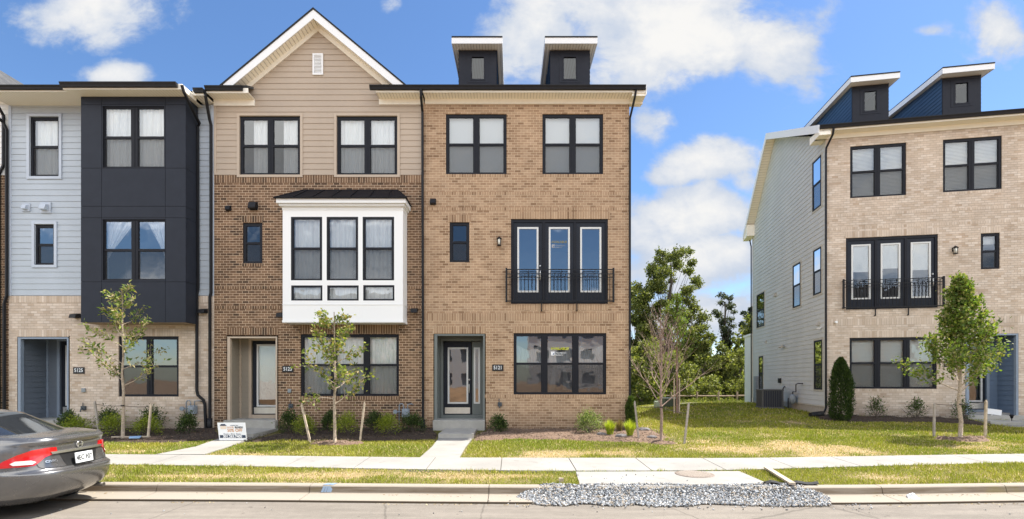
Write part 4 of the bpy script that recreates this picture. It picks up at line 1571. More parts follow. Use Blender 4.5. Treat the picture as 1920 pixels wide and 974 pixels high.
# ------------------------------------------------------------------ houses across the street, seen only as reflections
for k, (xa, wd, hh, bc, lb) in enumerate([(-30, 13, 10.5, 'cream', 'cream brick house across the street at the far left, seen in the windows'), (-13, 11, 9.5, 'white', 'white sided house across the street left of the camera, seen in the windows'),
                                          (2.5, 12, 10.0, 'white', 'pale sided house across the street right of the camera, seen in the windows'), (19, 13, 10.5, 'brown', 'brown house across the street at the far right, seen in the windows')]):
    h_ = empty('house', (xa, -34, -.5), 0, lb, 'house', 'houses across the street')
    FO = type('F', (), {'P': lambda s, u, v, w_=0: (u, w_, v)})()
    hs = [(wd * (i + .5) / 4 - .8, wd * (i + .5) / 4 + .8, z_, z_ + 1.7) for i in range(4) for z_ in (1.2, 4.4, 7.4)]
    m = MB(); solid_wall(m, FO, 0, wd, -.5, hh, hs, .25)
    m.box(0, -9, -.5, .25, -.26, hh); m.box(wd - .25, -9, -.5, wd, -.26, hh); m.box(.26, -9, -.5, wd - .26, -8.8, hh)
    m.build('wall', MATS['siding_white'] if bc == 'white' else BRICK[bc][0], h_)
    m = MB(); m.prism([(-.4, .5, hh), (-.4, -4.5, hh + 3.6), (-.4, -9.5, hh), (-.4, -9.5, hh - .1), (-.4, .5, hh - .1)], (wd + .8, 0, 0)); m.build('roof', SHINGLE, h_)
    for q in hs:
        m = MB(); m.fbox(FO, q[0], q[2], -.15, q[1], q[3], -.10); m.build('window', CGLO, h_)
# ------------------------------------------------------------------ terrain, road, kerb, pavement
def sstep(a, b, x):
    t = np.clip((x - a) / (b - a), 0, 1)
    return t * t * (3 - 2 * t)


def edge(pts, z):
    ys = [940 * (CZ - z) / (py - 710) for _, py in pts]
    xs = [(px - 960) / 940 * y for (px, _), y in zip(pts, ys)]
    xs = [xs[0] - 30] + xs + [xs[-1] + 30]
    ys = [ys[0] + .3] + ys + [ys[-1] + .9]
    g = np.linspace(xs[0], xs[-1], 200)
    v = np.interp(g, xs, ys)
    k = np.hanning(15); k /= k.sum()
    v2 = np.convolve(np.pad(v, 7, mode='edge'), k, 'valid')
    return lambda x: np.interp(x, g, v2)


Yb = edge([(200, 853), (480, 855.5), (800, 859.6), (1170, 860), (1400, 861), (1600, 857), (1920, 852)], -.16)
Yf = edge([(200, 872), (480, 876), (800, 882), (1080, 885), (1390, 883.5), (1560, 877), (1920, 869)], -.20)
Yk = edge([(200, 904), (480, 905), (900, 908.6), (1600, 910), (1920, 905)], -.20)


def ground(x, y):
    x = np.asarray(x, float)
    y = np.asarray(y, float)
    left = np.interp(y, [8.5, 9.9, 11.4, 14.24, 16.2, 20, 26, 38, 90, 500], [-.20, -.20, -.16, -.10, 0, .02, .02, -.75, -1.5, -1.5])
    right = np.interp(y, [8.5, 9.9, 11.4, 14, 16.5, 18.6, 24, 28, 38, 90, 500], [-.20, -.20, -.16, -.04, .06, .24, .34, .28, -.55, -1.5, -1.5])
    f = sstep(4.2, 10.5, x)
    return left * (1 - f) + right * f


def sheet(name, xs, ylo, yhi, zf, m_, rows=6, z_off=0.0, kind='structure'):
    """strip between two curves draped on a height function"""
    v = []
    for j in range(rows + 1):
        f = j / rows
        yy = ylo(xs) * (1 - f) + yhi(xs) * f
        zz = zf(xs, yy) + z_off
        v += list(zip(xs.tolist(), yy.tolist(), zz.tolist()))
    n = len(xs)
    fs = [(j * n + i, j * n + i + 1, (j + 1) * n + i + 1, (j + 1) * n + i) for j in range(rows) for i in range(n - 1)]
    me = bpy.data.meshes.new(name)
    me.from_pydata(v, [], fs)
    me.polygons.foreach_set('use_smooth', [True] * len(fs))
    me.materials.append(m_)
    o = bpy.data.objects.new(name, me)
    COL.objects.link(o)
    o['kind'] = kind
    return o


# straw patches: (x, y, rx, ry, strength)
def gp(px, py, z=-.12):
    y = 940 * (CZ - z) / (py - 710)
    return ((px - 960) / 940 * y, y)


STRAW = []
for (px, py, rx, ry, s) in ((1040, 848, .8, .45, 1.1), (1500, 838, .7, 1.1, 1.15), (1545, 852, .6, .5, 1.1), (1000, 855, .7, .3, .8), (640, 890, 1.3, .22, 1.0), (500, 893, 1.2, .2, .9), (760, 888, 1.1, .25, .9),
                            (270, 892, 1.0, .2, .6), (930, 893, .5, .2, .9), (1690, 895, 1.0, .25, .6), (440, 850, 1.0, .3, .6), (240, 845, .7, .3, .7), (1740, 897, .7, .2, .6), (340, 849, .5, .4, .8),
                            (350, 893, 1.6, .16, 1.0), (560, 892, 1.6, .2, 1.0), (840, 893, 1.2, .2, 1.0), (980, 893, .8, .2, .9), (1480, 805, .8, .6, .5), (1340, 830, 2.0, 1.0, .45), (1890, 835, 1.0, .5, .4)):
    x, y = gp(px, py, -.2 if py > 865 else -.12)
    STRAW.append((x, y, rx, ry, s))
STRAW += [(5.4, 12.6, .9, .6, .9), (2.2, 12.0, .9, .35, .8), (8.3, 12.4, .5, .8, 1.0), (-4.5, 11.9, .9, .25, .7), (11.5, 12.8, .8, .4, .6)]


def vnoise(x, y, sc, seed=0):
    """cheap value noise"""
    x = x * sc + seed * 17.3
    y = y * sc + seed * 9.7
    xi, yi = np.floor(x).astype(int), np.floor(y).astype(int)
    fx, fy = x - xi, y - yi
    fx, fy = fx * fx * (3 - 2 * fx), fy * fy * (3 - 2 * fy)
    def h(a, b):
        n = (a * 374761393 + b * 668265263 + seed * 1442695) & 0x7fffffff
        n = ((n ^ (n >> 13)) * 1274126177) & 0x7fffffff
        return (n & 0xffff) / 65535.0
    return (h(xi, yi) * (1 - fx) + h(xi + 1, yi) * fx) * (1 - fy) + (h(xi, yi + 1) * (1 - fx) + h(xi + 1, yi + 1) * fx) * fy


def strawness(x, y):
    s = np.zeros_like(x)
    for (a, b, rx, ry, k) in STRAW:
        s = np.maximum(s, 1.6 * k * np.exp(-.8 * (((x - a) / rx) ** 2 + ((y - b) / ry) ** 2)))
    n = vnoise(x, y, 1.3, 1) * .5 + vnoise(x, y, 4.0, 2) * .3 + vnoise(x, y, 11, 3) * .2
    return np.clip(s + (n - .54) * 1.9, 0, 1)


def color_attr(me, cols, domain='POINT'):
    a = me.color_attributes.new('Col', 'FLOAT_COLOR', domain)
    c = np.ones((len(cols), 4), dtype=np.float32)
    c[:, :3] = cols
    a.data.foreach_set('color', c.ravel())


def soil_fn(t, b):
    tcn = t.new('ShaderNodeTexCoord').outputs['Object']
    at = t.new('ShaderNodeAttribute')
    at.attribute_name = 'Col'
    f = t.mapr(t.noise(tcn, 28, 6, .7), .3, .7, .55, 1.35)
    t.put(b.inputs['Base Color'], t.mix(1.0, at.outputs['Color'], t.combine(f, f, f), 'MULTIPLY'))
    bp = t.new('ShaderNodeBump')
    bp.inputs['Strength'].default_value = 1
    bp.inputs['Distance'].default_value = .03
    t.put(bp.inputs['Height'], t.noise(tcn, 40, 5, .7))
    t.l.new(bp.outputs[0], b.inputs['Normal'])


LAWN = mat('lawn_soil', soil_fn, rough=.95, spec=.1)
G_GREEN = np.array([.17, .165, .045])
G_STRAW = np.array([.46, .35, .20])


def terrain():
    xs = np.concatenate([np.linspace(-400, -32, 24), np.arange(-30, 30.1, .25), np.linspace(32, 400, 24)])
    fy = np.concatenate([np.linspace(0, 1, 12)[:-1] * 7.5, np.arange(7.5, 34, .4), np.linspace(34, 90, 16), np.linspace(110, 500, 8)])
    v, c = [], []
    base = Yk(xs) - .05
    for d in fy:
        y = base + d
        z = ground(xs, y) - .012
        # keep the turf under the pavement slab
        z = np.where((y > Yf(xs) - .02) & (y < Yb(xs) + .02), z - .03, z)
        v += list(zip(xs.tolist(), y.tolist(), z.tolist()))
        s = strawness(xs, y)[:, None]
        far = sstep(24, 34, y)[:, None]
        c.append((G_GREEN * .8 * (1 - s) + G_STRAW * .8 * s) * (1 - far) + np.array([.10, .14, .04]) * far)
    n = len(xs)
    R_ = len(fy)
    f = [(j * n + i, j * n + i + 1, (j + 1) * n + i + 1, (j + 1) * n + i) for j in range(R_ - 1) for i in range(n - 1)]
    me = bpy.data.meshes.new('lawn_ground')
    me.from_pydata(v, [], f)
    me.polygons.foreach_set('use_smooth', [True] * len(f))
    color_attr(me, np.concatenate(c))
    me.materials.append(LAWN)
    o = bpy.data.objects.new('lawn_ground', me)
    COL.objects.link(o)
    o['kind'] = 'structure'


terrain()


def asphalt_fn(t, b):
    tcn = t.new('ShaderNodeTexCoord').outputs['Object']
    a = t.noise(tcn, 260, 3, .7)
    c = t.ramp(a, [(.25, (0.128, 0.112, 0.092)), (.5, (0.204, 0.18, 0.152)), (.75, (0.264, 0.236, 0.204))])
    mp = t.new('ShaderNodeMapping')
    t.l.new(tcn, mp.inputs[0])
    mp.inputs['Scale'].default_value = (.35, 2.4, 1)
    st = t.mapr(t.noise(mp.outputs[0], 1.6, 6, .65), .32, .7, .84, 1.10)
    st2 = t.mapr(t.noise(tcn, 9, 4, .6), .3, .7, .95, 1.05)
    spots = t.mapr(t.noise(tcn, 5.5, 2, .5), .70, .74, 1.0, .72)
    vo = t.new('ShaderNodeTexVoronoi', feature='DISTANCE_TO_EDGE')
    vo.inputs['Scale'].default_value = .32
    t.l.new(t.mix(.06, tcn, t.noise(tcn, 3, 4, .6, 0, 1)), vo.inputs['Vector'])
    crack = t.mapr(vo.outputs[0], .0015, .005, .72, 1.0)
    k = t.math('MULTIPLY', t.math('MULTIPLY', t.math('MULTIPLY', st, st2), spots), crack)
    t.put(b.inputs['Base Color'], t.mix(1.0, c, t.combine(k, k, k), 'MULTIPLY'))
    bp = t.new('ShaderNodeBump')
    bp.inputs['Strength'].default_value = .5
    bp.inputs['Distance'].default_value = .004
    t.put(bp.inputs['Height'], a)
    t.l.new(bp.outputs[0], b.inputs['Normal'])


ASPH = mat('dusty_asphalt', asphalt_fn, rough=.9, spec=.2)


def pave_fn(t, b):
    tcn = t.new('ShaderNodeTexCoord').outputs['Object']
    a = t.noise(tcn, 180, 3, .7)
    c = t.ramp(a, [(.25, (0.266, 0.252, 0.227)), (.75, (0.34, 0.326, 0.303))])
    k = t.math('MULTIPLY', t.mapr(t.noise(tcn, 1.1, 6, .6), .3, .7, .86, 1.06), t.mapr(t.noise(tcn, 4.5, 3, .5), .62, .72, 1.0, .86))
    t.put(b.inputs['Base Color'], t.mix(1.0, c, t.combine(k, k, k), 'MULTIPLY'))
    bp = t.new('ShaderNodeBump')
    bp.inputs['Strength'].default_value = .3
    bp.inputs['Distance'].default_value = .003
    t.put(bp.inputs['Height'], a)
    t.l.new(bp.outputs[0], b.inputs['Normal'])


PAVE = mat('pavement_concrete', pave_fn, rough=.85, spec=.2)


def kerb_fn(t, b):
    tcn = t.new('ShaderNodeTexCoord').outputs['Object']
    sp = t.new('ShaderNodeSeparateXYZ')
    t.l.new(tcn, sp.inputs[0])
    # tyre scuffs and moss on the upright face
    band = t.math('MULTIPLY', t.mapr(sp.outputs[2], -.345, -.30), t.mapr(sp.outputs[2], -.205, -.235))
    mp = t.new('ShaderNodeMapping')
    t.l.new(tcn, mp.inputs[0])
    mp.inputs['Scale'].default_value = (.6, 4, 14)
    st = t.mapr(t.noise(mp.outputs[0], 2.2, 6, .65), .36, .62)
    moss = t.mapr(t.noise(tcn, .7, 3, .6), .52, .62)
    c = t.ramp(t.noise(tcn, 120, 4, .7), [(.25, (0.256, 0.224, 0.18)), (.75, (0.344, 0.304, 0.252))])
    d = t.mix(t.math('MULTIPLY', band, t.math('MULTIPLY_ADD', st, .45, .55)), c, (.15, .115, .08))
    d = t.mix(t.math('MULTIPLY', t.math('MULTIPLY', band, moss), .55), d, (.20, .17, .035))
    lip = t.mapr(sp.outputs[2], -.353, -.360)  # dark brown lip edge: gutter dirt plus the lip's shade painted in
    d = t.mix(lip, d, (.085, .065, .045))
    t.put(b.inputs['Base Color'], d)


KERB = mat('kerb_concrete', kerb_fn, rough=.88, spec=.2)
xs_l = np.arange(-34, 34.1, .5)
# carriageway
rd = sheet('road', xs_l * 3, lambda x: Yk(x) * 0 - 6.0, lambda x: Yk(x) - .55, lambda x, y: x * 0 - .39, ASPH, 2)
# land across the street (bare earth), seen only in reflections
EARTH = mat('bare_earth', color=(.30, .17, .085), rough=.95, noise=.25, nscale=2)
sheet('earth_ground', xs_l * 8, lambda x: x * 0 - 300.0, lambda x: x * 0 - 5.9, lambda x, y: x * 0 - .40, EARTH, 2)
sheet('earth_bank', np.arange(-26, 26.1, .7), lambda x: x * 0 - 16.0, lambda x: x * 0 - 8.0,
      lambda x, y: -.42 + np.maximum(0, 1.35 + .8 * (vnoise(x, y, .22, 5) - .3)) * np.sin(np.clip((-y - 8) / 8, 0, 1) * np.pi) * (1 - (x / 27) ** 4), EARTH, 12)


def kerb():
    prof = [(.02, -.42), (.02, -.207), (-.005, -.198), (-.145, -.204), (-.168, -.222), (-.195, -.322), (-.215, -.334), (-.60, -.352), (-.61, -.36), (-.612, -.42)]
    m = MB()
    joints = [X(px, 8.8) for px in (300, 587, 918, 1632, 1870)]
    j0 = joints[1] - 3.05 * 9
    segs = []
    x = j0
    cuts = sorted([joints[1] - 3.05 * k for k in range(2, 9)] + joints + [joints[2] + 3.05, joints[-1] + 3.05, joints[-1] + 6.1, joints[-1] + 9.15, joints[-1] + 20, -32])
    for a, b in zip(cuts[:-1], cuts[1:]):
        n = max(2, int((b - a) / .5))
        xs = np.linspace(a + .006, b - .006, n)
        base = len(m.v)
        for xx in xs:
            yk = float(Yk(xx)) + .0
            for (dy, z) in prof:
                m.v.append((float(xx), yk + dy, z))
        k = len(prof)
        for i in range(n - 1):
            for q in range(k - 1):
                m.f.append((base + i * k + q, base + i * k + q + 1, base + (i + 1) * k + q + 1, base + (i + 1) * k + q))
                m.sm.append(False)
        m.f.append(tuple(base + q for q in range(k))); m.sm.append(False)
        m.f.append(tuple(base + (n - 1) * k + q for q in reversed(range(k)))); m.sm.append(False)
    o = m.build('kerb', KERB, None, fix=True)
    o['kind'] = 'structure'
    # strip beneath so the joints are not see-through
    u = sheet('kerb_bed', xs_l, lambda x: Yk(x) - .60, lambda x: Yk(x) - .0, lambda x, y: np.where(y > Yk(x) - .15, -.24, -.375), mat('kerb_joint', color=(.10, .08, .06), rough=.9), 8)


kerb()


def slabs():
    m = MB()
    x = X(1074, 10.5) - 1.5 * 22
    while x < 34:
        a, b = x + .009, x + 1.491
        pts = []
        for xx in (a, (a + b) / 2, b):
            pts.append((xx, float(Yf(xx)), float(Yb(xx))))
        for (p, q) in zip(pts[:-1], pts[1:]):
            zf, zb = -.196 + .012, -.156 + .012
            m.face([(p[0], p[1], zf), (q[0], q[1], zf), (q[0], q[2], zb), (p[0], p[2], zb)])
            m.face([(p[0], p[1], zf - .1), (q[0], q[1], zf - .1), (q[0], q[1], zf), (p[0], p[1], zf)])
            m.face([(p[0], p[2], zb - .1), (q[0], q[2], zb - .1), (q[0], q[2], zb), (p[0], p[2], zb)])
        for xx in (a, b):
            yy0, yy1 = float(Yf(xx)), float(Yb(xx))
            m.face([(xx, yy0, -.30), (xx, yy1, -.26), (xx, yy1, -.144), (xx, yy0, -.184)])
        x += 1.5
    o = m.build('pavement', PAVE)
    o['kind'] = 'structure'
    sheet('pavement_bed', xs_l, lambda x: Yf(x) + .01, lambda x: Yb(x) - .01, lambda x, y: -.2 + .04 * (y - Yf(x)) / (Yb(x) - Yf(x)), mat('joint_dark', color=(.13, .12, .10), rough=.9), 1)


slabs()
APC = mat('apron_concrete', pave_fn, rough=.85)
ap_pts = [gp(1080, 885, -.19), gp(1386, 884, -.19), gp(1452, 913, -.205), gp(1088, 913, -.205)]
m = MB()
v = [(x, y + (.0 if i < 2 else .0), (-.186 if i < 2 else -.196)) for i, (x, y) in enumerate(ap_pts)]
m.prism(v, (0, 0, -.12))
o = m.build('driveway_apron', APC); o['kind'] = 'structure'


def path(name, pts, z_off=.016):
    """pts: list of (x_left, x_right, y)"""
    m = MB()
    for (a, b) in zip(pts[:-1], pts[1:]):
        zl0, zr0 = float(ground(a[0], a[2])) + z_off, float(ground(a[1], a[2])) + z_off
        zl1, zr1 = float(ground(b[0], b[2])) + z_off, float(ground(b[1], b[2])) + z_off
        m.prism([(a[0], a[2], zl0), (a[1], a[2], zr0), (b[1], b[2], zr1), (b[0], b[2], zl1)], (0, 0, -.12))
    o = m.build(name, PAVE)
    o['kind'] = 'structure'


P5121 = (X(823, 14.6), X(888, 14.6))
pl, pr = -2.085, -1.19
path('path', [(pl, pr, float(Yb(-1.6)) + .005), (pl + .03, pr - .0, 12.9), (P5121[0] + .02, P5121[1] - .02, 14.46)])
path('path', [(X(292, 11.75), X(378, 11.65), float(Yb(-8)) + .02), (-8.15, -7.3, 12.9), (X(418, 14.6) + .02, X(480, 14.6) - .02, 14.46)])
path('path', [(-14.6, -13.5, float(Yb(-14)) + .02), (X(30, 14.6), X(95, 14.6), 14.46)])
path('path', [(17.3, 18.6, float(Yb(17)) + .02), (17.2, 18.5, 13.5), (16.7, 18.0, 15.5), (16.2, 17.6, 16.6)])

# ---- mulch beds
MULCH = mat('mulch', color=(.050, .034, .024), rough=.95, noise=.5, nscale=40, bump=1.0, bscale=60)
MULCH2 = mat('mulch_brown', color=(.16, .105, .072), rough=.95, noise=.5, nscale=40, bump=1.0, bscale=60)
BEDS = []    # polygons in x, y used to keep grass out


def inside(poly, x, y):
    r = np.zeros(x.shape, bool)
    n = len(poly)
    for i in range(n):
        x1, y1 = poly[i]
        x2, y2 = poly[(i + 1) % n]
        c = ((y1 > y) != (y2 > y)) & (x < (x2 - x1) * (y - y1) / (y2 - y1 + 1e-9) + x1)
        r ^= c
    return r


def chips(name, x, y, z, m_, size=.022, pal=None, parent=None, flat=.35):
    """small random tetra-like chips as one mesh"""
    n = len(x)
    c = np.stack([x, y, z], 1)
    a = RNG.normal(size=(n, 3)); a /= np.linalg.norm(a, axis=1)[:, None]
    b = RNG.normal(size=(n, 3)); b -= a * (a * b).sum(1)[:, None]; b /= np.linalg.norm(b, axis=1)[:, None]
    a[:, 2] *= flat; b[:, 2] *= flat
    s = size * RNG.uniform(.5, 1.5, (n, 1))
    v = np.stack([c - a * s * 1.3, c + b * s * .45, c + a * s * 1.3, c - b * s * .45, c + np.array([0, 0, 1]) * s * .35], 1).reshape(-1, 3)
    k = np.arange(n)[:, None] * 5
    f = np.concatenate([k + [0, 1, 4], k + [1, 2, 4], k + [2, 3, 4], k + [3, 0, 4]], 0)
    me = bpy.data.meshes.new(name)
    me.from_pydata(v.tolist(), [], f.tolist())
    if pal is not None:
        pc = np.array(pal)[RNG.integers(0, len(pal), n)] * RNG.uniform(.7, 1.3, (n, 1))
        color_attr(me, np.repeat(pc, 5, 0))
    me.materials.append(m_)
    o = bpy.data.objects.new(name, me)
    COL.objects.link(o)
    if parent: o.parent = parent
    return o


def attr_mat(name, rough=.85, spec=.2):
    def fn(t, b):
        at = t.new('ShaderNodeAttribute')
        at.attribute_name = 'Col'
        t.put(b.inputs['Base Color'], at.outputs['Color'])
    return mat(name, fn, rough=rough, spec=spec)


CHIP = attr_mat('wood_chips')
chip_x, chip_y, chip_z = [], [], []
chip2 = [[], [], []]


def bed(poly, m_, light=False, h=.05, dens=260, name='mulch_bed'):
    BEDS.append(poly)
    px_ = [p[0] for p in poly]; py_ = [p[1] for p in poly]
    bm = bmesh.new()
    vs = [bm.verts.new((a, b, 0)) for a, b in poly]
    bm.faces.new(vs)
    st = .25
    for g in np.arange(min(px_) + st, max(px_), st):
        bmesh.ops.bisect_plane(bm, geom=bm.verts[:] + bm.edges[:] + bm.faces[:], plane_co=(g, 0, 0), plane_no=(1, 0, 0))
    for g in np.arange(min(py_) + st, max(py_), st):
        bmesh.ops.bisect_plane(bm, geom=bm.verts[:] + bm.edges[:] + bm.faces[:], plane_co=(0, g, 0), plane_no=(0, 1, 0))
    bd = set(v for e in bm.edges if e.is_boundary for v in e.verts)
    for v in bm.verts:
        z = float(ground(v.co.x, v.co.y))
        v.co.z = z + (-.03 if v in bd else h * (.7 + .5 * random.random()))
    me = bpy.data.meshes.new(name)
    bm.to_mesh(me); bm.free()
    me.polygons.foreach_set('use_smooth', [True] * len(me.polygons))
    me.materials.append(m_)
    o = bpy.data.objects.new(name, me)
    COL.objects.link(o)
    o['kind'] = 'structure'
    n = int((max(px_) - min(px_)) * (max(py_) - min(py_)) * dens)
    x = RNG.uniform(min(px_), max(px_), n); y = RNG.uniform(min(py_), max(py_), n)
    k = inside(poly, x, y)
    x, y = x[k], y[k]
    z = ground(x, y) + h + RNG.uniform(-.015, .03, len(x))
    tgt = chip2 if light else (chip_x, chip_y, chip_z)
    tgt[0].extend(x); tgt[1].extend(y); tgt[2].extend(z)


def pxpoly(pts, z=-.1):
    out = []
    for (px, py) in pts:
        y = 940 * (CZ - z) / (py - 710)
        out.append(((px - 960) / 940 * y, y))
    return out


FB_ = FD - .02
bed([(X(131), FB_), (X(400), FB_), (X(404), FB_), (-8.30, 14.4), (-8.6, 14.15), (-9.2, 13.7), (-10.2, 13.6), (-11.5, 13.9), (-12.5, 13.9), (X(131, 15), 13.8)], MULCH)
bed([(X(522), FB_), (X(794), FB_), (X(812), FB_), (X(818, 15), 15.2), (P5121[0] - .02, 14.3), (-2.8, 14.15), (-4.2, 14.0), (-5.4, 13.95), (-6.6, 14.05), (-7.2, 13.75), (-7.35, 13.4), (-7.5, 14.4), (-7.45, 14.7), (X(522, 15), 15.2)], MULCH)
bed([(X(910), FB_), (X(1176), FB_), (4.1, 16.6), (4.5, 15.8), (4.6, 14.8), (4.2, 14.0), (3.6, 13.75), (2.6, 13.9), (1.2, 14.2), (0, 14.35), (-.9, 14.0), (-1.15, 14.05), (-1.12, 15.2), (X(910, 15.4), 15.3)], MULCH2, light=True)
c4 = lambda t, y: (AX + t * CT + y * ST, AY - t * ST + y * CT)
bed([c4(-.3, -.03), c4(D0 - .15, -.03), c4(D0 - .15, -1.1), c4(D0 - .1, -1.7), c4(4.0, -1.35), c4(3.0, -1.0), c4(1.2, -1.25), c4(.2, -1.5), c4(-.6, -1.2), c4(-.7, -.5)], MULCH)


def ring(cx, cy, rx, ry, n=22):
    return [(cx + rx * math.cos(a) * (1 + .12 * math.sin(3 * a)), cy + ry * math.sin(a)) for a in [2 * math.pi * k / n for k in range(n)]]


TREES = {}
for key, (px, py) in dict(a=(230, 828), b=(628, 833), c=(1240, 832), d=(1800, 826)).items():
    TREES[key] = gp(px, py, -.13 if key != 'd' else -.08)
bed(ring(TREES['a'][0] + .4, TREES['a'][1] + .05, .95, .28), MULCH2, True, .07, name='mulch_ring')
bed(ring(TREES['b'][0], TREES['b'][1] + .0, .75, .28), MULCH2, True, .06, name='mulch_ring')
bed(ring(TREES['c'][0], TREES['c'][1] + .0, .45, .28), MULCH2, True, .07, name='mulch_ring')
bed(ring(TREES['d'][0] - .0, TREES['d'][1] - .1, .75, .35), MULCH2, True, .08, name='mulch_ring')
o = chips('mulch_chips', np.array(chip_x), np.array(chip_y), np.array(chip_z), CHIP, .022, [(.05, .035, .025), (.035, .025, .02), (.09, .06, .04), (.14, .10, .07)])
o['kind'] = 'stuff'; o['label'] = 'dark bark mulch in the planting beds'
o = chips('mulch_chips', np.array(chip2[0]), np.array(chip2[1]), np.array(chip2[2]), CHIP, .024, [(.20, .14, .10), (.13, .09, .065), (.28, .21, .16), (.08, .055, .04)])
o['kind'] = 'stuff'; o['label'] = 'brown wood chips around the trees and end bed'

# ---- grass blades
APRON = [(a, b) for a, b in ap_pts]
PATHS = [[(pl - .02, 11), (pr + .02, 11), (P5121[1] + .02, 14.6), (P5121[0] - .02, 14.6)],
         [(X(292, 11.75), 11.5), (X(378, 11.65), 11.5), (-7.3, 12.9), (X(480, 14.6), 14.6), (X(418, 14.6), 14.6), (-8.15, 12.9)],
         [(-14.6, 11.4), (-13.5, 11.4), (X(95, 14.6), 14.6), (X(30, 14.6), 14.6)],
         [(17.3, 11.5), (18.6, 11.5), (18.5, 13.5), (18, 15.5), (17.6, 16.8), (16.2, 16.8), (16.7, 15.5), (17.2, 13.5)]]


def grass():
    xs, ys, hs = [], [], []

    def add(x0_, x1_, y0_, y1_, dens, h):
        n = int((x1_ - x0_) * (y1_ - y0_) * dens)
        x = RNG.uniform(x0_, x1_, n)
        y = RNG.uniform(y0_, y1_, n)
        keep = ((y > Yb(x) + .0) | ((y < Yf(x) - .0) & (y > Yk(x) + .03)))
        for p in BEDS + PATHS + [APRON]:
            keep &= ~inside(p, x, y)
        keep &= ~((y > 16.15) & (x < 3.85))
        # keep out of the right house
        lx = (x - AX) * CT - (y - AY) * ST
        ly = (x - AX) * ST + (y - AY) * CT
        keep &= ~((lx > 0) & (ly > 0))
        keep &= vnoise(x, y, 9, 8) > .12
        xs.append(x[keep]); ys.append(y[keep]); hs.append(np.full(keep.sum(), h))

    add(-15, 17, 8.7, 11.0, 1900, .055)
    add(-17, 20, 10.8, 14.4, 1500, .055)
    add(3.6, 20, 14.0, 19.0, 800, .06)
    add(3.6, 20, 19.0, 30.0, 300, .08)
    x = np.concatenate(xs); y = np.concatenate(ys); h = np.concatenate(hs)
    n = len(x)
    s = strawness(x, y)
    z = ground(x, y) - .012
    st = RNG.uniform(0, 1, n) < s * .92
    clump = .55 + .9 * vnoise(x, y, 6, 4) * vnoise(x, y, 1.7, 6) * 1.6
    hh = h * RNG.uniform(.5, 1.25, n) * clump
    hh = np.where(st, hh * .45, hh)
    az = RNG.uniform(0, 2 * np.pi, n)
    lean = RNG.uniform(.1, .9, n) * np.where(st, 3.0, 1.0)
    wd = .0055 * (y / 10) * RNG.uniform(.7, 1.5, n)
    dx, dy = np.cos(az), np.sin(az)
    p0 = np.stack([x - dy * wd, y + dx * wd, z], 1)
    p1 = np.stack([x + dy * wd, y - dx * wd, z], 1)
    p2 = np.stack([x + dx * hh * lean, y + dy * hh * lean, z + hh], 1)
    v = np.stack([p0, p1, p2], 1).reshape(-1, 3)
    f = np.arange(3 * n).reshape(-1, 3)
    me = bpy.data.meshes.new('grass')
    me.vertices.add(3 * n)
    me.vertices.foreach_set('co', v.ravel().astype(np.float32))
    me.loops.add(3 * n)
    me.loops.foreach_set('vertex_index', f.ravel().astype(np.int32))
    me.polygons.add(n)
    me.polygons.foreach_set('loop_start', (np.arange(n) * 3).astype(np.int32))
    me.update(calc_edges=True)
    big = vnoise(x, y, .9, 12)[:, None]
    g = np.array([.15, .20, .016]) * (1 - big) + np.array([.30, .285, .040]) * big
    g = g * RNG.uniform(.65, 1.4, (n, 1))
    dry = (RNG.uniform(0, 1, n) < .10)[:, None]
    c = np.where(st[:, None] | dry, np.array([.56, .43, .24]) * RNG.uniform(.6, 1.25, (n, 1)), g)
    color_attr(me, np.repeat(c, 3, 0))
    me.materials.append(leaf_mat('grass_blade', trans=.25))
    o = bpy.data.objects.new('grass', me)
    COL.objects.link(o)
    o['kind'] = 'stuff'
    o['label'] = 'patchy green and straw coloured grass of the verge and lawns'
    print('blades', n)


grass()

# ---- gravel heap along the apron
GRAV = attr_mat('gravel', .8)


def stones(name, n, fn, size, pal, m_):
    bm = bmesh.new()
    bmesh.ops.create_icosphere(bm, subdivisions=1, radius=1)
    sv = np.array([v.co[:] for v in bm.verts]); sf = np.array([[v.index for v in f.verts] for f in bm.faces])
    bm.free()
    x, y, z = fn(n)
    n = len(x)
    c = np.stack([x, y, z], 1)
    q = RNG.normal(size=(n, 4)); q /= np.linalg.norm(q, axis=1)[:, None]
    w_, a, b, d = q.T
    M = np.stack([1 - 2 * (b * b + d * d), 2 * (a * b - d * w_), 2 * (a * d + b * w_), 2 * (a * b + d * w_), 1 - 2 * (a * a + d * d), 2 * (b * d - a * w_), 2 * (a * d - b * w_), 2 * (b * d + a * w_), 1 - 2 * (a * a + b * b)], 1).reshape(n, 3, 3)
    sc = size * RNG.uniform(.55, 1.35, (n, 1)) * np.stack([np.ones(n) * 1.25, RNG.uniform(.6, 1, n), RNG.uniform(.4, .7, n)], 1)
    v = sv[None] * sc[:, None, :] * RNG.uniform(.75, 1.2, (n, len(sv), 1))
    v = np.einsum('nij,nkj->nki', M, v) + c[:, None, :]
    f = (sf[None] + np.arange(n)[:, None, None] * len(sv)).reshape(-1, 3)
    me = bpy.data.meshes.new(name)
    me.from_pydata(v.reshape(-1, 3).tolist(), [], f.tolist())
    pc = np.array(pal)[RNG.integers(0, len(pal), n)] * RNG.uniform(.75, 1.25, (n, 1))
    color_attr(me, np.repeat(pc, len(sv), 0))
    me.materials.append(m_)
    o = bpy.data.objects.new(name, me)
    COL.objects.link(o)
    return o


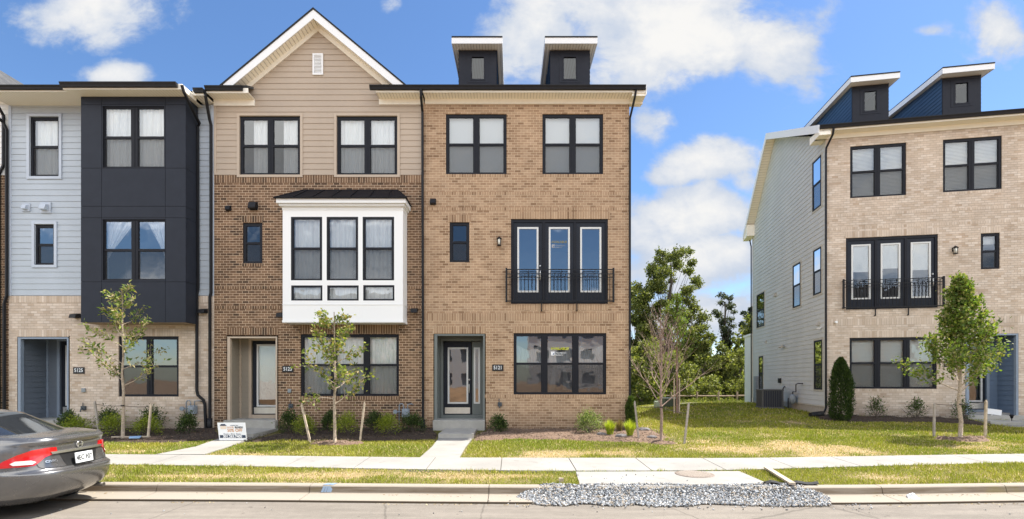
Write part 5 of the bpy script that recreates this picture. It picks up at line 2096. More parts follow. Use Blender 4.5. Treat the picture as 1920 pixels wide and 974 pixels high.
def heap(n):
    x0_, x1_ = X(968, 8.35), X(1552, 8.4)
    x = RNG.uniform(x0_, x1_, n)
    u = (x - x0_) / (x1_ - x0_)
    half = np.minimum(1, np.minimum(u / .10, (1 - u) / .07)) ** .6
    yc = Yk(x) - .36
    r = RNG.uniform(-1, 1, n) 
    wob = .75 + .5 * vnoise(x, x * 0, 2.6, 3) * RNG.uniform(.8, 1.25, n)
    y = yc + r * .34 * half * wob
    prof = (1 - np.abs(r) ** 2.2) * half
    top = np.where(y > Yk(x) - .16, -.20, -.36)
    z = np.maximum(-.36 + .15 * prof * RNG.uniform(.6, 1.0, n) + .05 * (r > .3) * half, top - .0) 
    z = -.375 + (.175 * np.clip((r + 1.0) / 1.75, 0, 1) ** 1.15 * half) * RNG.uniform(.75, 1.1, n) + .008
    return x, y, z


o = stones('gravel', 13000, heap, .0165, [(.27, .285, .30), (.38, .395, .41), (.18, .19, .205), (.50, .50, .49), (.09, .10, .11), (.34, .29, .23)], GRAV)
o['kind'] = 'stuff'; o['label'] = 'long heap of crushed grey gravel in the gutter before the apron'


def strays(n):
    x = np.concatenate([RNG.uniform(X(950, 8.2), X(1620, 8.2), n), RNG.uniform(X(1090, 9), X(1400, 9), 14), RNG.uniform(-9, 12, 50)])
    y = np.concatenate([Yk(x[:n]) - RNG.uniform(.45, .95, n) ** 1.0, RNG.uniform(8.95, 9.5, 14), RNG.uniform(7.4, 8.2, 50)])
    z = np.concatenate([np.full(n, -.378), np.full(14, -.18), np.full(50, -.382)])
    z = np.where((y > Yk(x) - .60) & (y < Yk(x) - .2), -.345, z)
    return x, y, z


o = stones('gravel_strays', 130, strays, .014, [(.3, .3, .3), (.16, .15, .14), (.45, .45, .45)], GRAV)
o['kind'] = 'stuff'; o['label'] = 'loose stones scattered on the road and apron'
# dry grass clippings and grit collected along the gutter
n_ = 1500
dx_ = RNG.uniform(-14, 15, n_)
dz_ = np.where(RNG.uniform(0, 1, n_) < .6, 1, 0)
dy_ = np.where(dz_ == 1, Yk(dx_) - .64 - np.abs(RNG.normal(0, .05, n_)), Yk(dx_) - .23 - np.abs(RNG.normal(0, .06, n_)))
keep_ = vnoise(dx_, dx_ * 0, 1.1, 9) > .42
dx_, dy_, dz_ = dx_[keep_], dy_[keep_], dz_[keep_]
o = chips('gutter_debris', dx_, dy_, np.where(dz_ == 1, -.386, -.334), CHIP, .016, [(.42, .33, .18), (.30, .22, .12), (.16, .12, .08), (.5, .42, .26)], flat=.15)
o['kind'] = 'stuff'; o['label'] = 'dry clippings and grit along the gutter'
# black fabric edge below the apron
m = MB()
xa, xb = X(1010, 8.8), X(1448, 8.8)
for k in range(40):
    a, b = xa + (xb - xa) * k / 40, xa + (xb - xa) * (k + 1) / 40
    za, zb_ = -.188 + .006 * math.sin(k * 1.7), -.188 + .006 * math.sin((k + 1) * 1.7)
    ya, yb = float(Yk(a)) - .02 + .03 * math.sin(k * .9), float(Yk(b)) - .02 + .03 * math.sin((k + 1) * .9)
    m.prism([(a, ya, za), (b, yb, zb_), (b, yb - .05, zb_ - .02), (a, ya - .05, za - .02)], (0, 0, -.01))
tag(m.build('silt_fabric', mat('black_fabric', color=(.02, .02, .022), rough=.8)), 'strip of black fabric between the apron edge and the gravel heap', 'fabric strip')
m = MB()
ax_, ay2 = X(1475, 8.75), 8.80
for k in range(10):
    a, b = ax_ - .42 + .09 * k, ax_ - .42 + .09 * (k + 1)
    h1, h2 = .05 + .03 * math.sin(k * 1.3) * (1 - k / 14), .05 + .03 * math.sin((k + 1) * 1.3) * (1 - k / 14)
    m.prism([(a, ay2, -.20), (b, ay2 - .01, -.20), (b, ay2 - .14, -.19 + h2), (a, ay2 - .13, -.19 + h1)], (0, -.05, -.03))
tag(m.build('fabric_bundle', MATS['black_fabric']), 'crumpled black fabric lying on the kerb at the end of the plank', 'fabric')
# manhole
mx, my = gp(1302, 889.5, -.19)
mh = MB()
mh.lathe((mx, my, -.193), [(.36, -.02), (.36, .010), (.34, .014), (.0, .014)], 40)
MHM = mat('cast_iron', color=(.20, .16, .13), rough=.7, noise=.3, nscale=30)
mo = mh.build('manhole_cover', MHM)
tag(mo, 'round cast iron manhole cover set in the driveway apron', 'manhole cover')
mk = MB()
for i in range(-7, 8):
    for j in range(-7, 8):
        if (i * i + j * j) < 45:
            cx_, cy_ = mx + i * .045, my + j * .045
            mk.box(cx_ - .014, cy_ - .014, -.180, cx_ + .014, cy_ + .014, -.174)
mk.build('tread_pattern', mat('cast_iron_light', color=(.42, .36, .30), rough=.7), mo)
# plank
p1, p2 = Vector((*gp(1437, 881, -.19), -.165)), Vector((*gp(1486, 912, -.19), -.165))
d = (p2 - p1).normalized(); nrm = Vector((-d.y, d.x, 0)) * .05
m = MB()
m.prism([p1 - nrm, p1 + nrm, p2 + nrm, p2 - nrm], (0, 0, .035))
WOODG = mat('weathered_wood', color=(.42, .35, .27), rough=.85, noise=.25, nscale=14)
tag(m.build('plank', WOODG), 'weathered wooden plank lying across the verge right of the apron', 'plank')
# short stake by the kerb at left of apron
x_, y_ = gp(1052, 905, -.2)
tag(MB().box(x_ - .04, y_ - .03, -.3, x_ + .04, y_ + .02, -.12).build('kerb_stake', WOODG), 'short wooden stake end beside the kerb at the left of the gravel heap', 'stake')
# litter
bm = MB()
x_, y_ = gp(1711, 938, -.38)
bm.lathe((x_, y_, -.385), [(.05, 0), (.085, .03), (.06, .07), (.03, .10)], 7, smooth=False)
for i in range(len(bm.v)):
    vv = bm.v[i]; bm.v[i] = (vv[0] + random.uniform(-.03, .03), vv[1] + random.uniform(-.03, .03), vv[2] + random.uniform(-.0, .03))
tag(bm.build('plastic_bag', mat('plastic_white', color=(.8, .82, .85), rough=.3)), 'crumpled white plastic litter on the road by the right kerb', 'litter')
# blue utility mark on the kerb
m = MB()
xm = X(620, 8.75)
for (dy0, z0, dy1, z1) in ((-.02, -.196, -.146, -.199), (-.168, -.219, -.196, -.318)):
    yk = float(Yk(xm))
    for k in range(4):
        a = xm - .09 + .045 * k + (.02 if z0 > -.2 else 0)
        j = random.uniform(-.01, .01)
        m.face([(a, yk + dy0, z0 + .002), (a + .042, yk + dy0, z0 + .002), (a + .042 - .03, yk + dy1 - .002, z1 + .002), (a - .03 + j, yk + dy1 - .002, z1 + .002)])
o = m.build('paint_mark', mat('blue_spray', color=(.22, .29, .38), rough=.9), fix=False); o['kind'] = 'structure'

# ------------------------------------------------------------------ plants
LEAF = leaf_mat('leaf')


def leaves(name, c, size, aspect, pal, parent=None, dirs=None, m_=None, jit=.4, label=None):
    n = len(c)
    c = np.asarray(c, float)
    a = RNG.normal(size=(n, 3))
    if dirs is not None:
        a = dirs + a * jit
    a /= np.linalg.norm(a, axis=1)[:, None] + 1e-9
    b = RNG.normal(size=(n, 3))
    b -= a * (a * b).sum(1)[:, None]
    b /= np.linalg.norm(b, axis=1)[:, None] + 1e-9
    s = size * RNG.uniform(.6, 1.4, (n, 1))
    nn = np.cross(a, b)
    v = np.stack([c, c + a * s * .45 + b * s * aspect * .5 + nn * s * .1, c + a * s, c + a * s * .45 - b * s * aspect * .5 + nn * s * .1], 1).reshape(-1, 3)
    f = np.arange(4 * n).reshape(-1, 4)
    me = bpy.data.meshes.new(name)
    me.vertices.add(4 * n)
    me.vertices.foreach_set('co', v.ravel().astype(np.float32))
    me.loops.add(4 * n)
    me.loops.foreach_set('vertex_index', f.ravel().astype(np.int32))
    me.polygons.add(n)
    me.polygons.foreach_set('loop_start', (np.arange(n) * 4).astype(np.int32))
    me.update(calc_edges=True)
    pal = np.array(pal)
    pc = pal[RNG.integers(0, len(pal), n)] * RNG.uniform(.7, 1.3, (n, 1))
    color_attr(me, np.repeat(pc, 4, 0))
    me.materials.append(m_ or LEAF)
    o = bpy.data.objects.new(name, me)
    COL.objects.link(o)
    if parent: o.parent = parent
    return o


BARK = mat('bark_young', color=(.36, .29, .22), rough=.9, noise=.3, nscale=25, bump=.6, bscale=50)
BARKR = mat('bark_bare', color=(.25, .175, .14), rough=.9, noise=.3, nscale=25)
BARKD = mat('bark_dark', color=(.10, .08, .065), rough=.95, noise=.3, nscale=6)


def limb(m, p, d, ln, r0, r1, segs=5, bend=.12, up=0.0, sides=6):
    pts = [Vector(p)]
    d = Vector(d).normalized()
    for k in range(segs):
        d = (d + Vector((random.gauss(0, bend), random.gauss(0, bend), random.gauss(0, bend) + up))).normalized()
        pts.append(pts[-1] + d * ln / segs)
    rad = [r0 + (r1 - r0) * k / segs for k in range(segs + 1)]
    m.tube(pts, rad, sides)
    return pts


def sapling(name, label, pos, H, r, mat_bark, spec, leafpal, leafsize, nleaf, aspect=.45, seed=1, cat='tree', lean=(0, 0), leaf_from=.3, bark_label=None, cluster=.05, jit=1.2):
    """spec: list of (height fraction, azimuth deg, elevation deg, length)"""
    random.seed(seed)
    z = float(ground(*pos))
    root = empty(name, (pos[0], pos[1], z), 0, label, cat, 'young staked trees')
    m = MB()
    pts = [Vector((0, 0, -.1))]
    n = 9
    for k in range(1, n + 1):
        f = k / n
        pts.append(Vector((lean[0] * f + random.uniform(-.02, .02), lean[1] * f + random.uniform(-.02, .02), H * f)))
    m.tube(pts, [r * (1.15 - .95 * (k / n) ** .9) + .003 for k in range(n + 1)], 8)
    tips = []

    def at(f):
        k = min(int(f * n), n - 1)
        return pts[k].lerp(pts[k + 1], f * n - k)
    for (hf, az, el, ln) in spec:
        a, e = R(az), R(el)
        d = Vector((math.cos(a) * math.cos(e), math.sin(a) * math.cos(e), math.sin(e)))
        rr = r * (1.1 - .95 * hf) * .5
        b = limb(m, at(hf), d, ln, rr, .004, 6, .10, .04)
        for k in range(1, 7):
            if k >= 2: tips.append((b[k], (b[k] - b[k - 1]).normalized(), k / 6))
            nsub = 2 if k > 1 else 0
            for q in range(nsub):
                dd = ((b[k] - b[k - 1]).normalized() + Vector((random.gauss(0, .6), random.gauss(0, .6), random.gauss(.15, .4)))).normalized()
                sb = limb(m, b[k], dd, ln * random.uniform(.18, .42), rr * .4 * (1 - k / 9) + .002, .002, 3, .15, .03, 4)
                for s_ in sb[1:]:
                    tips.append((s_, dd, .5 + .5 * k / 6))
    m.build('trunk', mat_bark, root, fix=False)
    if nleaf:
        tt = [t for t in tips if t[2] >= leaf_from]
        idx = RNG.integers(0, len(tt), nleaf)
        c = np.array([tt[i][0][:] for i in idx]) + RNG.normal(0, cluster, (nleaf, 3))
        d = np.array([tt[i][1][:] for i in idx])
        leaves('crown', c, leafsize, aspect, leafpal, root, d, jit=jit)
    return root


def rspec(n, lo, hi, l0, l1, el=(25, 55), seed=0, sq=1.0):
    rd_ = random.Random(seed)
    out = []
    for k in range(n):
        f = k / max(1, n - 1)
        out.append((lo + (hi - lo) * f, k * 137.5 + rd_.uniform(-20, 20), rd_.uniform(*el) + 15 * f, (l0 + (l1 - l0) * f ** sq) * rd_.uniform(.8, 1.15)))
    return out


PALY = [(.20, .25, .05), (.13, .19, .05), (.26, .28, .08), (.30, .24, .12), (.10, .15, .045), (.34, .30, .16)]
ta = TREES['a']
sa = rspec(17, .36, .95, 1.10, .30, (5, 35), 3)
sapling('oak_sapling', 'thin young oak with sparse pale leaves in front of the dark panelled bay', ta, 4.25, .040, BARK, sa, PALY, .115, 1250, .40, 5, cluster=.05, leaf_from=.5)
tb = TREES['b']
sapling('young_tree', 'sparse young tree with yellow green leaves below the white box bay', tb, 3.55, .038, BARK, rspec(17, .30, .92, 1.2, .35, (12, 45), 9), [(.19, .235, .04), (.26, .28, .06), (.10, .14, .03), (.32, .25, .11), (.08, .11, .03)], .095, 1500, .62, 8, leaf_from=.45, cluster=.06)
tcx = TREES['c']
sapling('bare_tree', 'leafless young tree with upswept reddish twigs at the front of the lawn', tcx, 3.5, .036, BARKR, rspec(30, .28, .9, 1.85, .5, (45, 66), 4), [(1, 1, 1)], .1, 0, 1, 12)
td = TREES['d']
sapling('maple_tree', 'bushy young maple with a dense green pyramid crown before the right house', td, 4.45, .048, BARK, rspec(34, .28, .97, 1.30, .12, (30, 52), 6, .85), [(.11, .17, .03), (.16, .22, .035), (.22, .27, .05), (.08, .12, .025), (.26, .25, .09)], .08, 9000, .75, 22, leaf_from=.34, cluster=.075)
# a fifth young tree stands back on the lawn
te = (X(1270, 21.5), 21.5)
sapling('young_tree', 'far young tree with thin light crown standing back on the lawn', te, 5.2, .05, BARKR, rspec(16, .38, .9, 1.2, .4, (35, 60), 14), [(.16, .22, .05), (.10, .15, .03)], .10, 1300, .6, 31)


# stakes
STK = mat('stake_wood', color=(.50, .41, .31), rough=.85, noise=.2, nscale=12)
STKG = mat('stake_wood_grey', color=(.34, .30, .26), rough=.85, noise=.2, nscale=12)
TIE = mat('tie_strap', color=(.05, .04, .035), rough=.8)


def stake(px_t, py_t, px_b, py_b, m_, label, z=-.13, w_=.034):
    xb, yb = gp(px_b, py_b, z)
    xt = (px_t - 960) / 940 * yb
    zt_ = CZ + (710 - py_t) / 940 * yb
    m = MB()
    m.tube([(xb, yb, z - .25), (xb, yb, z), (xt, yb, zt_ - .07), (xt + .003, yb, zt_)], [w_, w_, w_, w_ * .5], 4, False)
    o = m.build('tree_stake', m_)
    tag(o, label, 'stake', 'wooden tree stakes')
    return (xt, yb, zt_)


def tie(a, b, c, label):
    m = MB()
    for p, q in ((a, b), (b, c)):
        if p is None or q is None: continue
        pts = [Vector(p).lerp(Vector(q), k / 6) - Vector((0, 0, .03 * math.sin(math.pi * k / 6))) for k in range(7)]
        m.tube(pts, .007, 5)
    if b is not None:
        m.lathe((b[0], b[1], b[2] - .02), [(.045, 0), (.05, .02), (.045, .04)], 10)
    tag(m.build('tie_wire', TIE), label, 'tie', 'ties holding the young trees')


s1 = stake(178, 752, 187, 822, STKG, 'left grey stake of the thin oak by the parked car')
s2 = stake(283, 757, 277, 827, STK, 'right pale stake of the thin oak by the parked car')
tie((s1[0] + .02, s1[1], s1[2] - .1), (ta[0], ta[1], s1[2] - .1), (s2[0], s2[1], s2[2] - .08), 'dark tie wire between the two stakes of the thin oak')
s1 = stake(566, 756, 582, 831, STK, 'left leaning stake of the sparse tree below the white bay')
s2 = stake(683, 754, 675, 829, STK, 'right leaning stake of the sparse tree below the white bay')
s1 = stake(1190, 752, 1198, 826, STKG, 'left leaning stake of the leafless tree')
s2 = stake(1291, 755, 1283, 833, STKG, 'right leaning stake of the leafless tree')
tie((s1[0], s1[1], s1[2] - .14), (tcx[0], tcx[1], s1[2] - .14), (s2[0], s2[1], s2[2] - .3), 'dark tie strap round the leafless tree trunk')
s1 = stake(1752, 756, 1751, 823, STKG, 'left grey stake of the bushy maple', -.08)
s2 = stake(1849, 750, 1847, 823, STK, 'right brown stake of the bushy maple', -.08, .036)
tie((s1[0], s1[1], s1[2] - .02), (td[0], td[1], s1[2] - .02), (s2[0], s2[1], s2[2] - .05), 'thin tie wire between the two stakes of the bushy maple')
for (px, lab) in ((1264, 'left stake of the far young tree on the lawn'), (1274, 'right stake of the far young tree on the lawn')):
    x_ = X(px, 21.3)
    z_ = float(ground(x_, 21.3))
    tag(MB().tube([(x_, 21.3, z_ - .2), (x_, 21.3, z_ + 1.5)], .028, 4, False).build('tree_stake', STK), lab, 'stake', 'wooden tree stakes')


def shrub(px, py, w_, h_, kind, label, y=None, z=None, n=1500, name='shrub', seed=0):
    random.seed(px)
    yy = y or 940 * (CZ + .08) / (py - 710)
    x_ = (px - 960) / 940 * yy
    z_ = float(ground(x_, yy)) + .03
    W_, H_ = w_ / 940 * yy / 2, h_ / 940 * yy
    root = empty(name, (x_, yy, z_), random.uniform(0, 6), label, 'shrub', 'shrubs in the planting beds')
    m = MB()
    ends = []
    for k in range(16):
        a = random.uniform(0, 6.28)
        e = random.uniform(.5, 1.4)
        d = Vector((math.cos(a) * math.cos(e), math.sin(a) * math.cos(e), math.sin(e)))
        p = limb(m, (0, 0, 0), d, H_ * random.uniform(.6, .95), .008, .003, 4, .12, 0, 4)
        ends += p[1:]
    m.build('stems', BARKD, root, fix=False)
    # clumps of foliage on an uneven mound
    nc = 26
    cl = []
    for k in range(nc):
        a = RNG.uniform(0, 6.28); e = RNG.uniform(-.1, 1.5) ** 1.0
        rr = RNG.uniform(.55, 1.0)
        cl.append((W_ * .8 * rr * math.cos(a) * math.cos(e), W_ * .8 * rr * math.sin(a) * math.cos(e), H_ * (.30 + .55 * rr * max(0, math.sin(e)))))
    cl = np.array(cl)
    idx = RNG.integers(0, nc, n)
    off = RNG.normal(0, 1, (n, 3)) * np.array([W_ * .20, W_ * .20, H_ * .15])
    c = cl[idx] + off
    c[:, 2] = np.maximum(c[:, 2], .01)
    d = c - np.array([0, 0, H_ * .25])
    d /= np.linalg.norm(d, axis=1)[:, None]
    if kind == 'dark': leaves('foliage', c, .06, .42, [(.045, .075, .022), (.07, .11, .03), (.035, .055, .02), (.10, .14, .04)], root, d, jit=.7)
    elif kind == 'bright': leaves('foliage', c, .065, .22, [(.22, .27, .03), (.29, .34, .04), (.14, .19, .025), (.34, .38, .06)], root, d, jit=.6)
    elif kind == 'varieg': leaves('foliage', c, .05, .40, [(.22, .28, .08), (.12, .17, .045), (.32, .36, .15), (.08, .12, .03)], root, d, jit=.8)
    return root


SH = [(140, 812, 52, 34, 'bright', 'bright green shrub nearest the parked car', 14.7), (128, 800, 40, 36, 'dark', 'dark shrub behind the bright one nearest the parked car', 15.6),
      (212, 815, 50, 42, 'bright', 'bright green shrub left of the thin oak trunk', 14.75), (205, 800, 48, 42, 'dark', 'dark shrub behind the bright one left of the thin oak', 15.7),
      (276, 817, 50, 36, 'bright', 'bright green shrub between the thin oak and its right stake', 14.75), (283, 800, 52, 44, 'dark', 'dark shrub under the ground floor window of the cream brick house', 15.7),
      (352, 805, 38, 36, 'dark', 'dark shrub below the gas meter of the cream brick house', 15.2),
      (541, 805, 44, 38, 'dark', 'dark shrub right of the steps behind the small sign', 15.3), (569, 819, 48, 38, 'bright', 'bright green shrub beside the left stake of the sparse tree', 14.8),
      (619, 800, 30, 36, 'dark', 'dark shrub behind the sparse tree trunk', 15.7), (652, 817, 58, 42, 'bright', 'bright green shrub just right of the sparse tree trunk', 14.75),
      (702, 800, 36, 34, 'dark', 'small dark shrub right of the right stake below the white bay', 15.7), (728, 819, 50, 38, 'bright', 'bright green shrub below the brown house gas meter', 14.8),
      (775, 805, 46, 36, 'dark', 'dark shrub beside the downspout between the two brick houses', 15.3),
      (934, 803, 38, 30, 'dark', 'lone dark shrub right of the steps of the tan brick house', 15.5),
      (1104, 803, 52, 42, 'varieg', 'rounded variegated shrub under the window with the available sign', 15.3)]
for (px, py, w_, h_, kd, lb, y_) in SH:
    shrub(px, py, w_, h_, kd, lb, y=y_, n=1500 if kd != 'varieg' else 2200)
for (px, w_, h_, lb) in ((1643, 34, 36, 'small shrub under the ground floor window of the right house'), (1718, 32, 38, 'small shrub just right of the right house window'), (1803, 38, 38, 'small shrub behind the bushy maple trunk')):
    t_ = T4(px, -.5)
    x_, y_ = c4(t_, -.5)
    shrub(px, 785, w_, h_, 'dark', lb, y=y_, n=700)


def arborvitae(px, y, w_, h_, label, pal, n=9000):
    x_ = (px - 960) / 940 * y
    z_ = float(ground(x_, y))
    W_, H_ = w_ / 940 * y / 2, h_ / 940 * y
    root = empty('arborvitae', (x_, y, z_), 0, label, 'evergreen', 'columnar evergreens')
    MB().tube([(0, 0, -.1), (0, 0, H_ * .8)], [.03, .01], 6).build('trunk', BARKD, root)
    u = RNG.uniform(0, 1, n) ** .85
    th = RNG.uniform(0, 2 * np.pi, n)
    lump = 1 + .14 * np.sin(th * 3 + u * 7) + .10 * np.sin(th * 5 - u * 11)
    prof = np.interp(u, [0, .08, .3, .6, .8, .93, 1.0], [.72, .95, 1.0, .88, .68, .38, .08])
    r = W_ * prof * lump * RNG.uniform(.62, 1.04, n)
    c = np.stack([r * np.cos(th), r * np.sin(th), u * H_], 1)
    d = np.stack([np.cos(th) * .45, np.sin(th) * .45, np.ones(n)], 1)
    leaves('foliage', c, .075, .3, pal, root, d, jit=.35)


arborvitae(1577, 17.6, 38, 116, 'tall columnar evergreen at the corner of the right house', [(.035, .062, .016), (.05, .085, .02), (.07, .105, .025), (.025, .045, .014)], 12000)
arborvitae(1183, 15.9, 19, 62, 'narrow dark evergreen at the right corner of the tan brick house', [(.045, .075, .018), (.06, .10, .02), (.10, .14, .03)], 3500)


def tuft(px, y, w_, h_, label, pal, n=420):
    x_ = (px - 960) / 940 * y
    root = empty('ornamental_grass', (x_, y, float(ground(x_, y)) + .03), 0, label, 'ornamental grass', 'ornamental grass tufts')
    W_, H_ = w_ / 940 * y / 2, h_ / 940 * y
    a = RNG.uniform(0, 6.28, n); s = RNG.uniform(0, 1, n) ** .6
    d = np.stack([np.cos(a) * s * W_, np.sin(a) * s * W_, H_ * RNG.uniform(.7, 1.1, n) * (1 - .3 * s)], 1)
    base = RNG.normal(0, .03, (n, 3)); base[:, 2] = 0
    v = []; f = []
    for i in range(n):
        w2 = .006
        side = np.array([-math.sin(a[i]), math.cos(a[i]), 0]) * w2
        b0 = base[i]; mid = b0 + d[i] * np.array([.45, .45, .65]); tip = b0 + d[i]
        k = len(v)
        v += [tuple(b0 - side), tuple(b0 + side), tuple(mid + side), tuple(mid - side), tuple(tip)]
        f += [(k, k + 1, k + 2, k + 3), (k + 3, k + 2, k + 4)]
    me = bpy.data.meshes.new('blades'); me.from_pydata(v, [], f)
    pc = np.array(pal)[RNG.integers(0, len(pal), n)] * RNG.uniform(.7, 1.3, (n, 1))
    color_attr(me, np.repeat(pc, 5, 0)); me.materials.append(LEAF)
    o = bpy.data.objects.new('blades', me); COL.objects.link(o); o.parent = root


PY = [(.36, .42, .03), (.26, .34, .03), (.45, .46, .08)]
tuft(1143, 14.9, 34, 32, 'yellow green grass tuft, left one of the pair at the end of the bed', PY)
tuft(1181, 14.7, 36, 34, 'yellow green grass tuft beside the narrow evergreen', PY)
tuft(1162, 15.6, 26, 26, 'thin brownish grass tuft behind the yellow pair', [(.22, .16, .08), (.15, .13, .05)], 150)
# rocks in the end bed
for (px, y_, s_, lb) in ((1128, 14.85, .10, 'flat dark stone left of the yellow grass tufts'), (1165, 14.5, .12, 'flat dark stone between the yellow grass tufts'), (1208, 15.7, .12, 'grey stone at the back edge of the end bed'), (1222, 14.3, .10, 'brown stone near the leafless tree mulch ring')):
    bmx = bmesh.new(); bmesh.ops.create_icosphere(bmx, subdivisions=2, radius=1)
    for v_ in bmx.verts:
        v_.co *= random.uniform(.85, 1.12); v_.co.x *= s_ * 1.6; v_.co.y *= s_; v_.co.z *= s_ * .6
    me = bpy.data.meshes.new('stone'); bmx.to_mesh(me); bmx.free()
    me.materials.append(mat('stone_dark', color=(.13, .12, .12), rough=.8, noise=.3))
    o = bpy.data.objects.new('garden_stone', me); COL.objects.link(o)
    x_ = X(px, y_); o.location = (x_, y_, float(ground(x_, y_)) + .06)
    tag(o, lb, 'stone', 'stones in the end bed')


# ---- woodland behind the lawn
def big_tree(name, label, x_, y, H_, W_, pal, nclump=40, nleaf=16000, leaf=.20, trunk=.22, base=.22, shape='round', group='trees beyond the lawn', seed=1, aspect=.7, bark=None, mtr=None, spread=.10):
    random.seed(seed)
    rg = np.random.default_rng(seed)
    z_ = float(ground(x_, y))
    root = empty(name, (x_, y, z_), 0, label, 'tree', group)
    m = MB()
    tp = [Vector((0, 0, -.2))]
    for k in range(1, 8):
        tp.append(Vector((random.uniform(-.12, .12) * k / 3, random.uniform(-.12, .12) * k / 3, H_ * .9 * k / 7)))
    m.tube(tp, [trunk * (1.1 - k / 7.5) + .02 for k in range(8)], 8)
    cl, rad = [], []
    for k in range(nclump):
        f = (k + .5) / nclump
        h = base + (1 - base) * f
        if shape == 'round': prof = (math.sin(math.pi * min(1, max(.02, (f * .80 + .10)))) ** .5) * (1 if f < .8 else .8)
        elif shape == 'cone': prof = (1 - f) ** .8 + .05
        else: prof = .5 + .5 * math.sin(f * 9 + seed) if f < .85 else .4
        a = k * 2.4 + rg.uniform(-.4, .4)
        r_ = W_ / 2 * prof * rg.uniform(.35, .92)
        c = Vector((r_ * math.cos(a), r_ * math.sin(a), H_ * h * .97))
        cl.append(c[:]); rad.append(W_ * spread * rg.uniform(.7, 1.3) * (1.15 - .45 * f))
        kk = min(6, max(1, int(h * .8 * 7)))
        st = tp[kk].lerp(tp[kk - 1], .5)
        mid = st.lerp(c, .5) + Vector((0, 0, -.04 * H_ * (1 - f)))
        m.tube([st, mid, c], [trunk * .28 * (1.1 - f), trunk * .16 * (1.1 - f) + .01, .012], 5)
    m.build('trunk', bark or BARKD, root, fix=False)
    cl = np.array(cl); rad = np.array(rad)
    pr = rad ** 2 / (rad ** 2).sum()
    idx = rg.choice(nclump, nleaf, p=pr)
    # every clump is itself a few twigs' worth of leaf bunches
    sub = rg.normal(0, 1, (nclump, 14, 3))
    sub /= np.linalg.norm(sub, axis=2)[:, :, None]
    sub *= rg.uniform(.3, 1.15, (nclump, 14, 1))
    si = rg.integers(0, 14, nleaf)
    c = cl[idx] + rad[idx][:, None] * (sub[idx, si] * np.array([1, 1, .75]) + rg.normal(0, .24, (nleaf, 3)))
    palv = np.array(pal)
    leaves('crown', c, leaf, aspect, palv, root)
    return root


GD = [(.085, .105, .026), (.125, .145, .034), (.18, .19, .05), (.06, .078, .022), (.25, .25, .08)]
GB = [(.16, .18, .045), (.22, .235, .055), (.10, .12, .035), (.30, .30, .09)]
big_tree('deciduous_tree', 'tall full green tree, highest of the trees beyond the lawn', X(1254, 46), 46, 14.3, 8.6, GD, 90, 52000, .165, .30, .2, seed=3, spread=.072)
big_tree('deciduous_tree', 'tall green tree close beside the brick house, left of the highest tree', X(1195, 50), 50, 11.8, 6.5, GD, 44, 15000, .25, .25, .1, seed=5)
big_tree('deciduous_tree', 'slim ivy covered tree with thin top standing alone against the sky', X(1362, 50), 50, 11.2, 3.2, [(.06, .075, .04), (.09, .10, .055), (.045, .055, .035)], 34, 8000, .17, .22, .2, 'col', seed=7, spread=.14)
big_tree('deciduous_tree', 'round mid green tree under the slim ivy covered tree', X(1318, 44), 44, 6.4, 5.0, GD, 34, 13000, .20, .2, .05, seed=9, spread=.12)
big_tree('conifer_tree', 'dark pine peeping out beside the flank of the right house', X(1409, 60), 60, 11.5, 3.6, [(.025, .04, .025), (.04, .055, .03)], 30, 6000, .25, .2, .3, 'round', seed=11)
big_tree('deciduous_tree', 'low bright green tree left of the right house flank', X(1386, 43), 43, 4.9, 4.4, GB, 30, 9000, .20, .15, .03, seed=13, spread=.12)
big_tree('deciduous_tree', 'low bright green tree behind the evergreen of the tan house', X(1208, 36), 36, 4.8, 4.0, GB, 30, 10000, .17, .12, .03, seed=15, spread=.12)
big_tree('deciduous_tree', 'bright leafy tree behind the fence under the highest tree', X(1262, 40), 40, 4.4, 4.4, GB, 30, 9000, .18, .12, .03, seed=17, spread=.12)
big_tree('deciduous_tree', 'tree beyond the lawn hidden behind the right house', 24, 48, 9, 7, GD, 34, 8000, .28, .2, .1, seed=19)
big_tree('deciduous_tree', 'tree beyond the lawn hidden behind the tan brick house', 5, 50, 10, 7, GD, 34, 8000, .28, .2, .1, seed=21)
for k, (px, y_, h_, w_, pl_, lb) in enumerate([(1196, 39.5, 2.4, 2.6, GB, 'low bush behind the fence, nearest the tan brick house'), (1228, 41, 2.9, 2.8, GD, 'darker bush behind the fence near its left end'), (1290, 41.5, 3.4, 3.0, GD, 'dark bush behind the middle of the fence'),
                                               (1330, 40, 2.4, 2.6, GB, 'pale bush behind the fence right of its middle'), (1352, 43, 3.6, 2.8, GD, 'dark bush behind the fence under the slim tree'), (1378, 41, 2.2, 2.4, GB, 'bright bush behind the right part of the fence'), (1403, 39.5, 2.5, 2.4, GB, 'bright bush behind the fence beside the right house')]):
    b_ = big_tree('bush', lb, X(px, y_), y_, h_, w_, pl_, 22, 4500, .13, .05, .02, seed=40 + k, spread=.15, group='bushes behind the rail fence')
    b_['category'] = 'bush'
# far wood as one mass
n = 90000
x = RNG.uniform(-4, 70, n); y = RNG.uniform(58, 66, n)
top = 4.2 + 2.2 * vnoise(x, y * 0, .35, 3) + 1.0 * vnoise(x, y, 1.1, 4)
z = -1.4 + (top + 1.4) * RNG.uniform(0, 1, n) ** .7 - 1.0
o = leaves('woodland', np.stack([x, y, z], 1), .40, .7, GD)
o['kind'] = 'stuff'; o['label'] = 'dense green wood edge far behind the lawn'
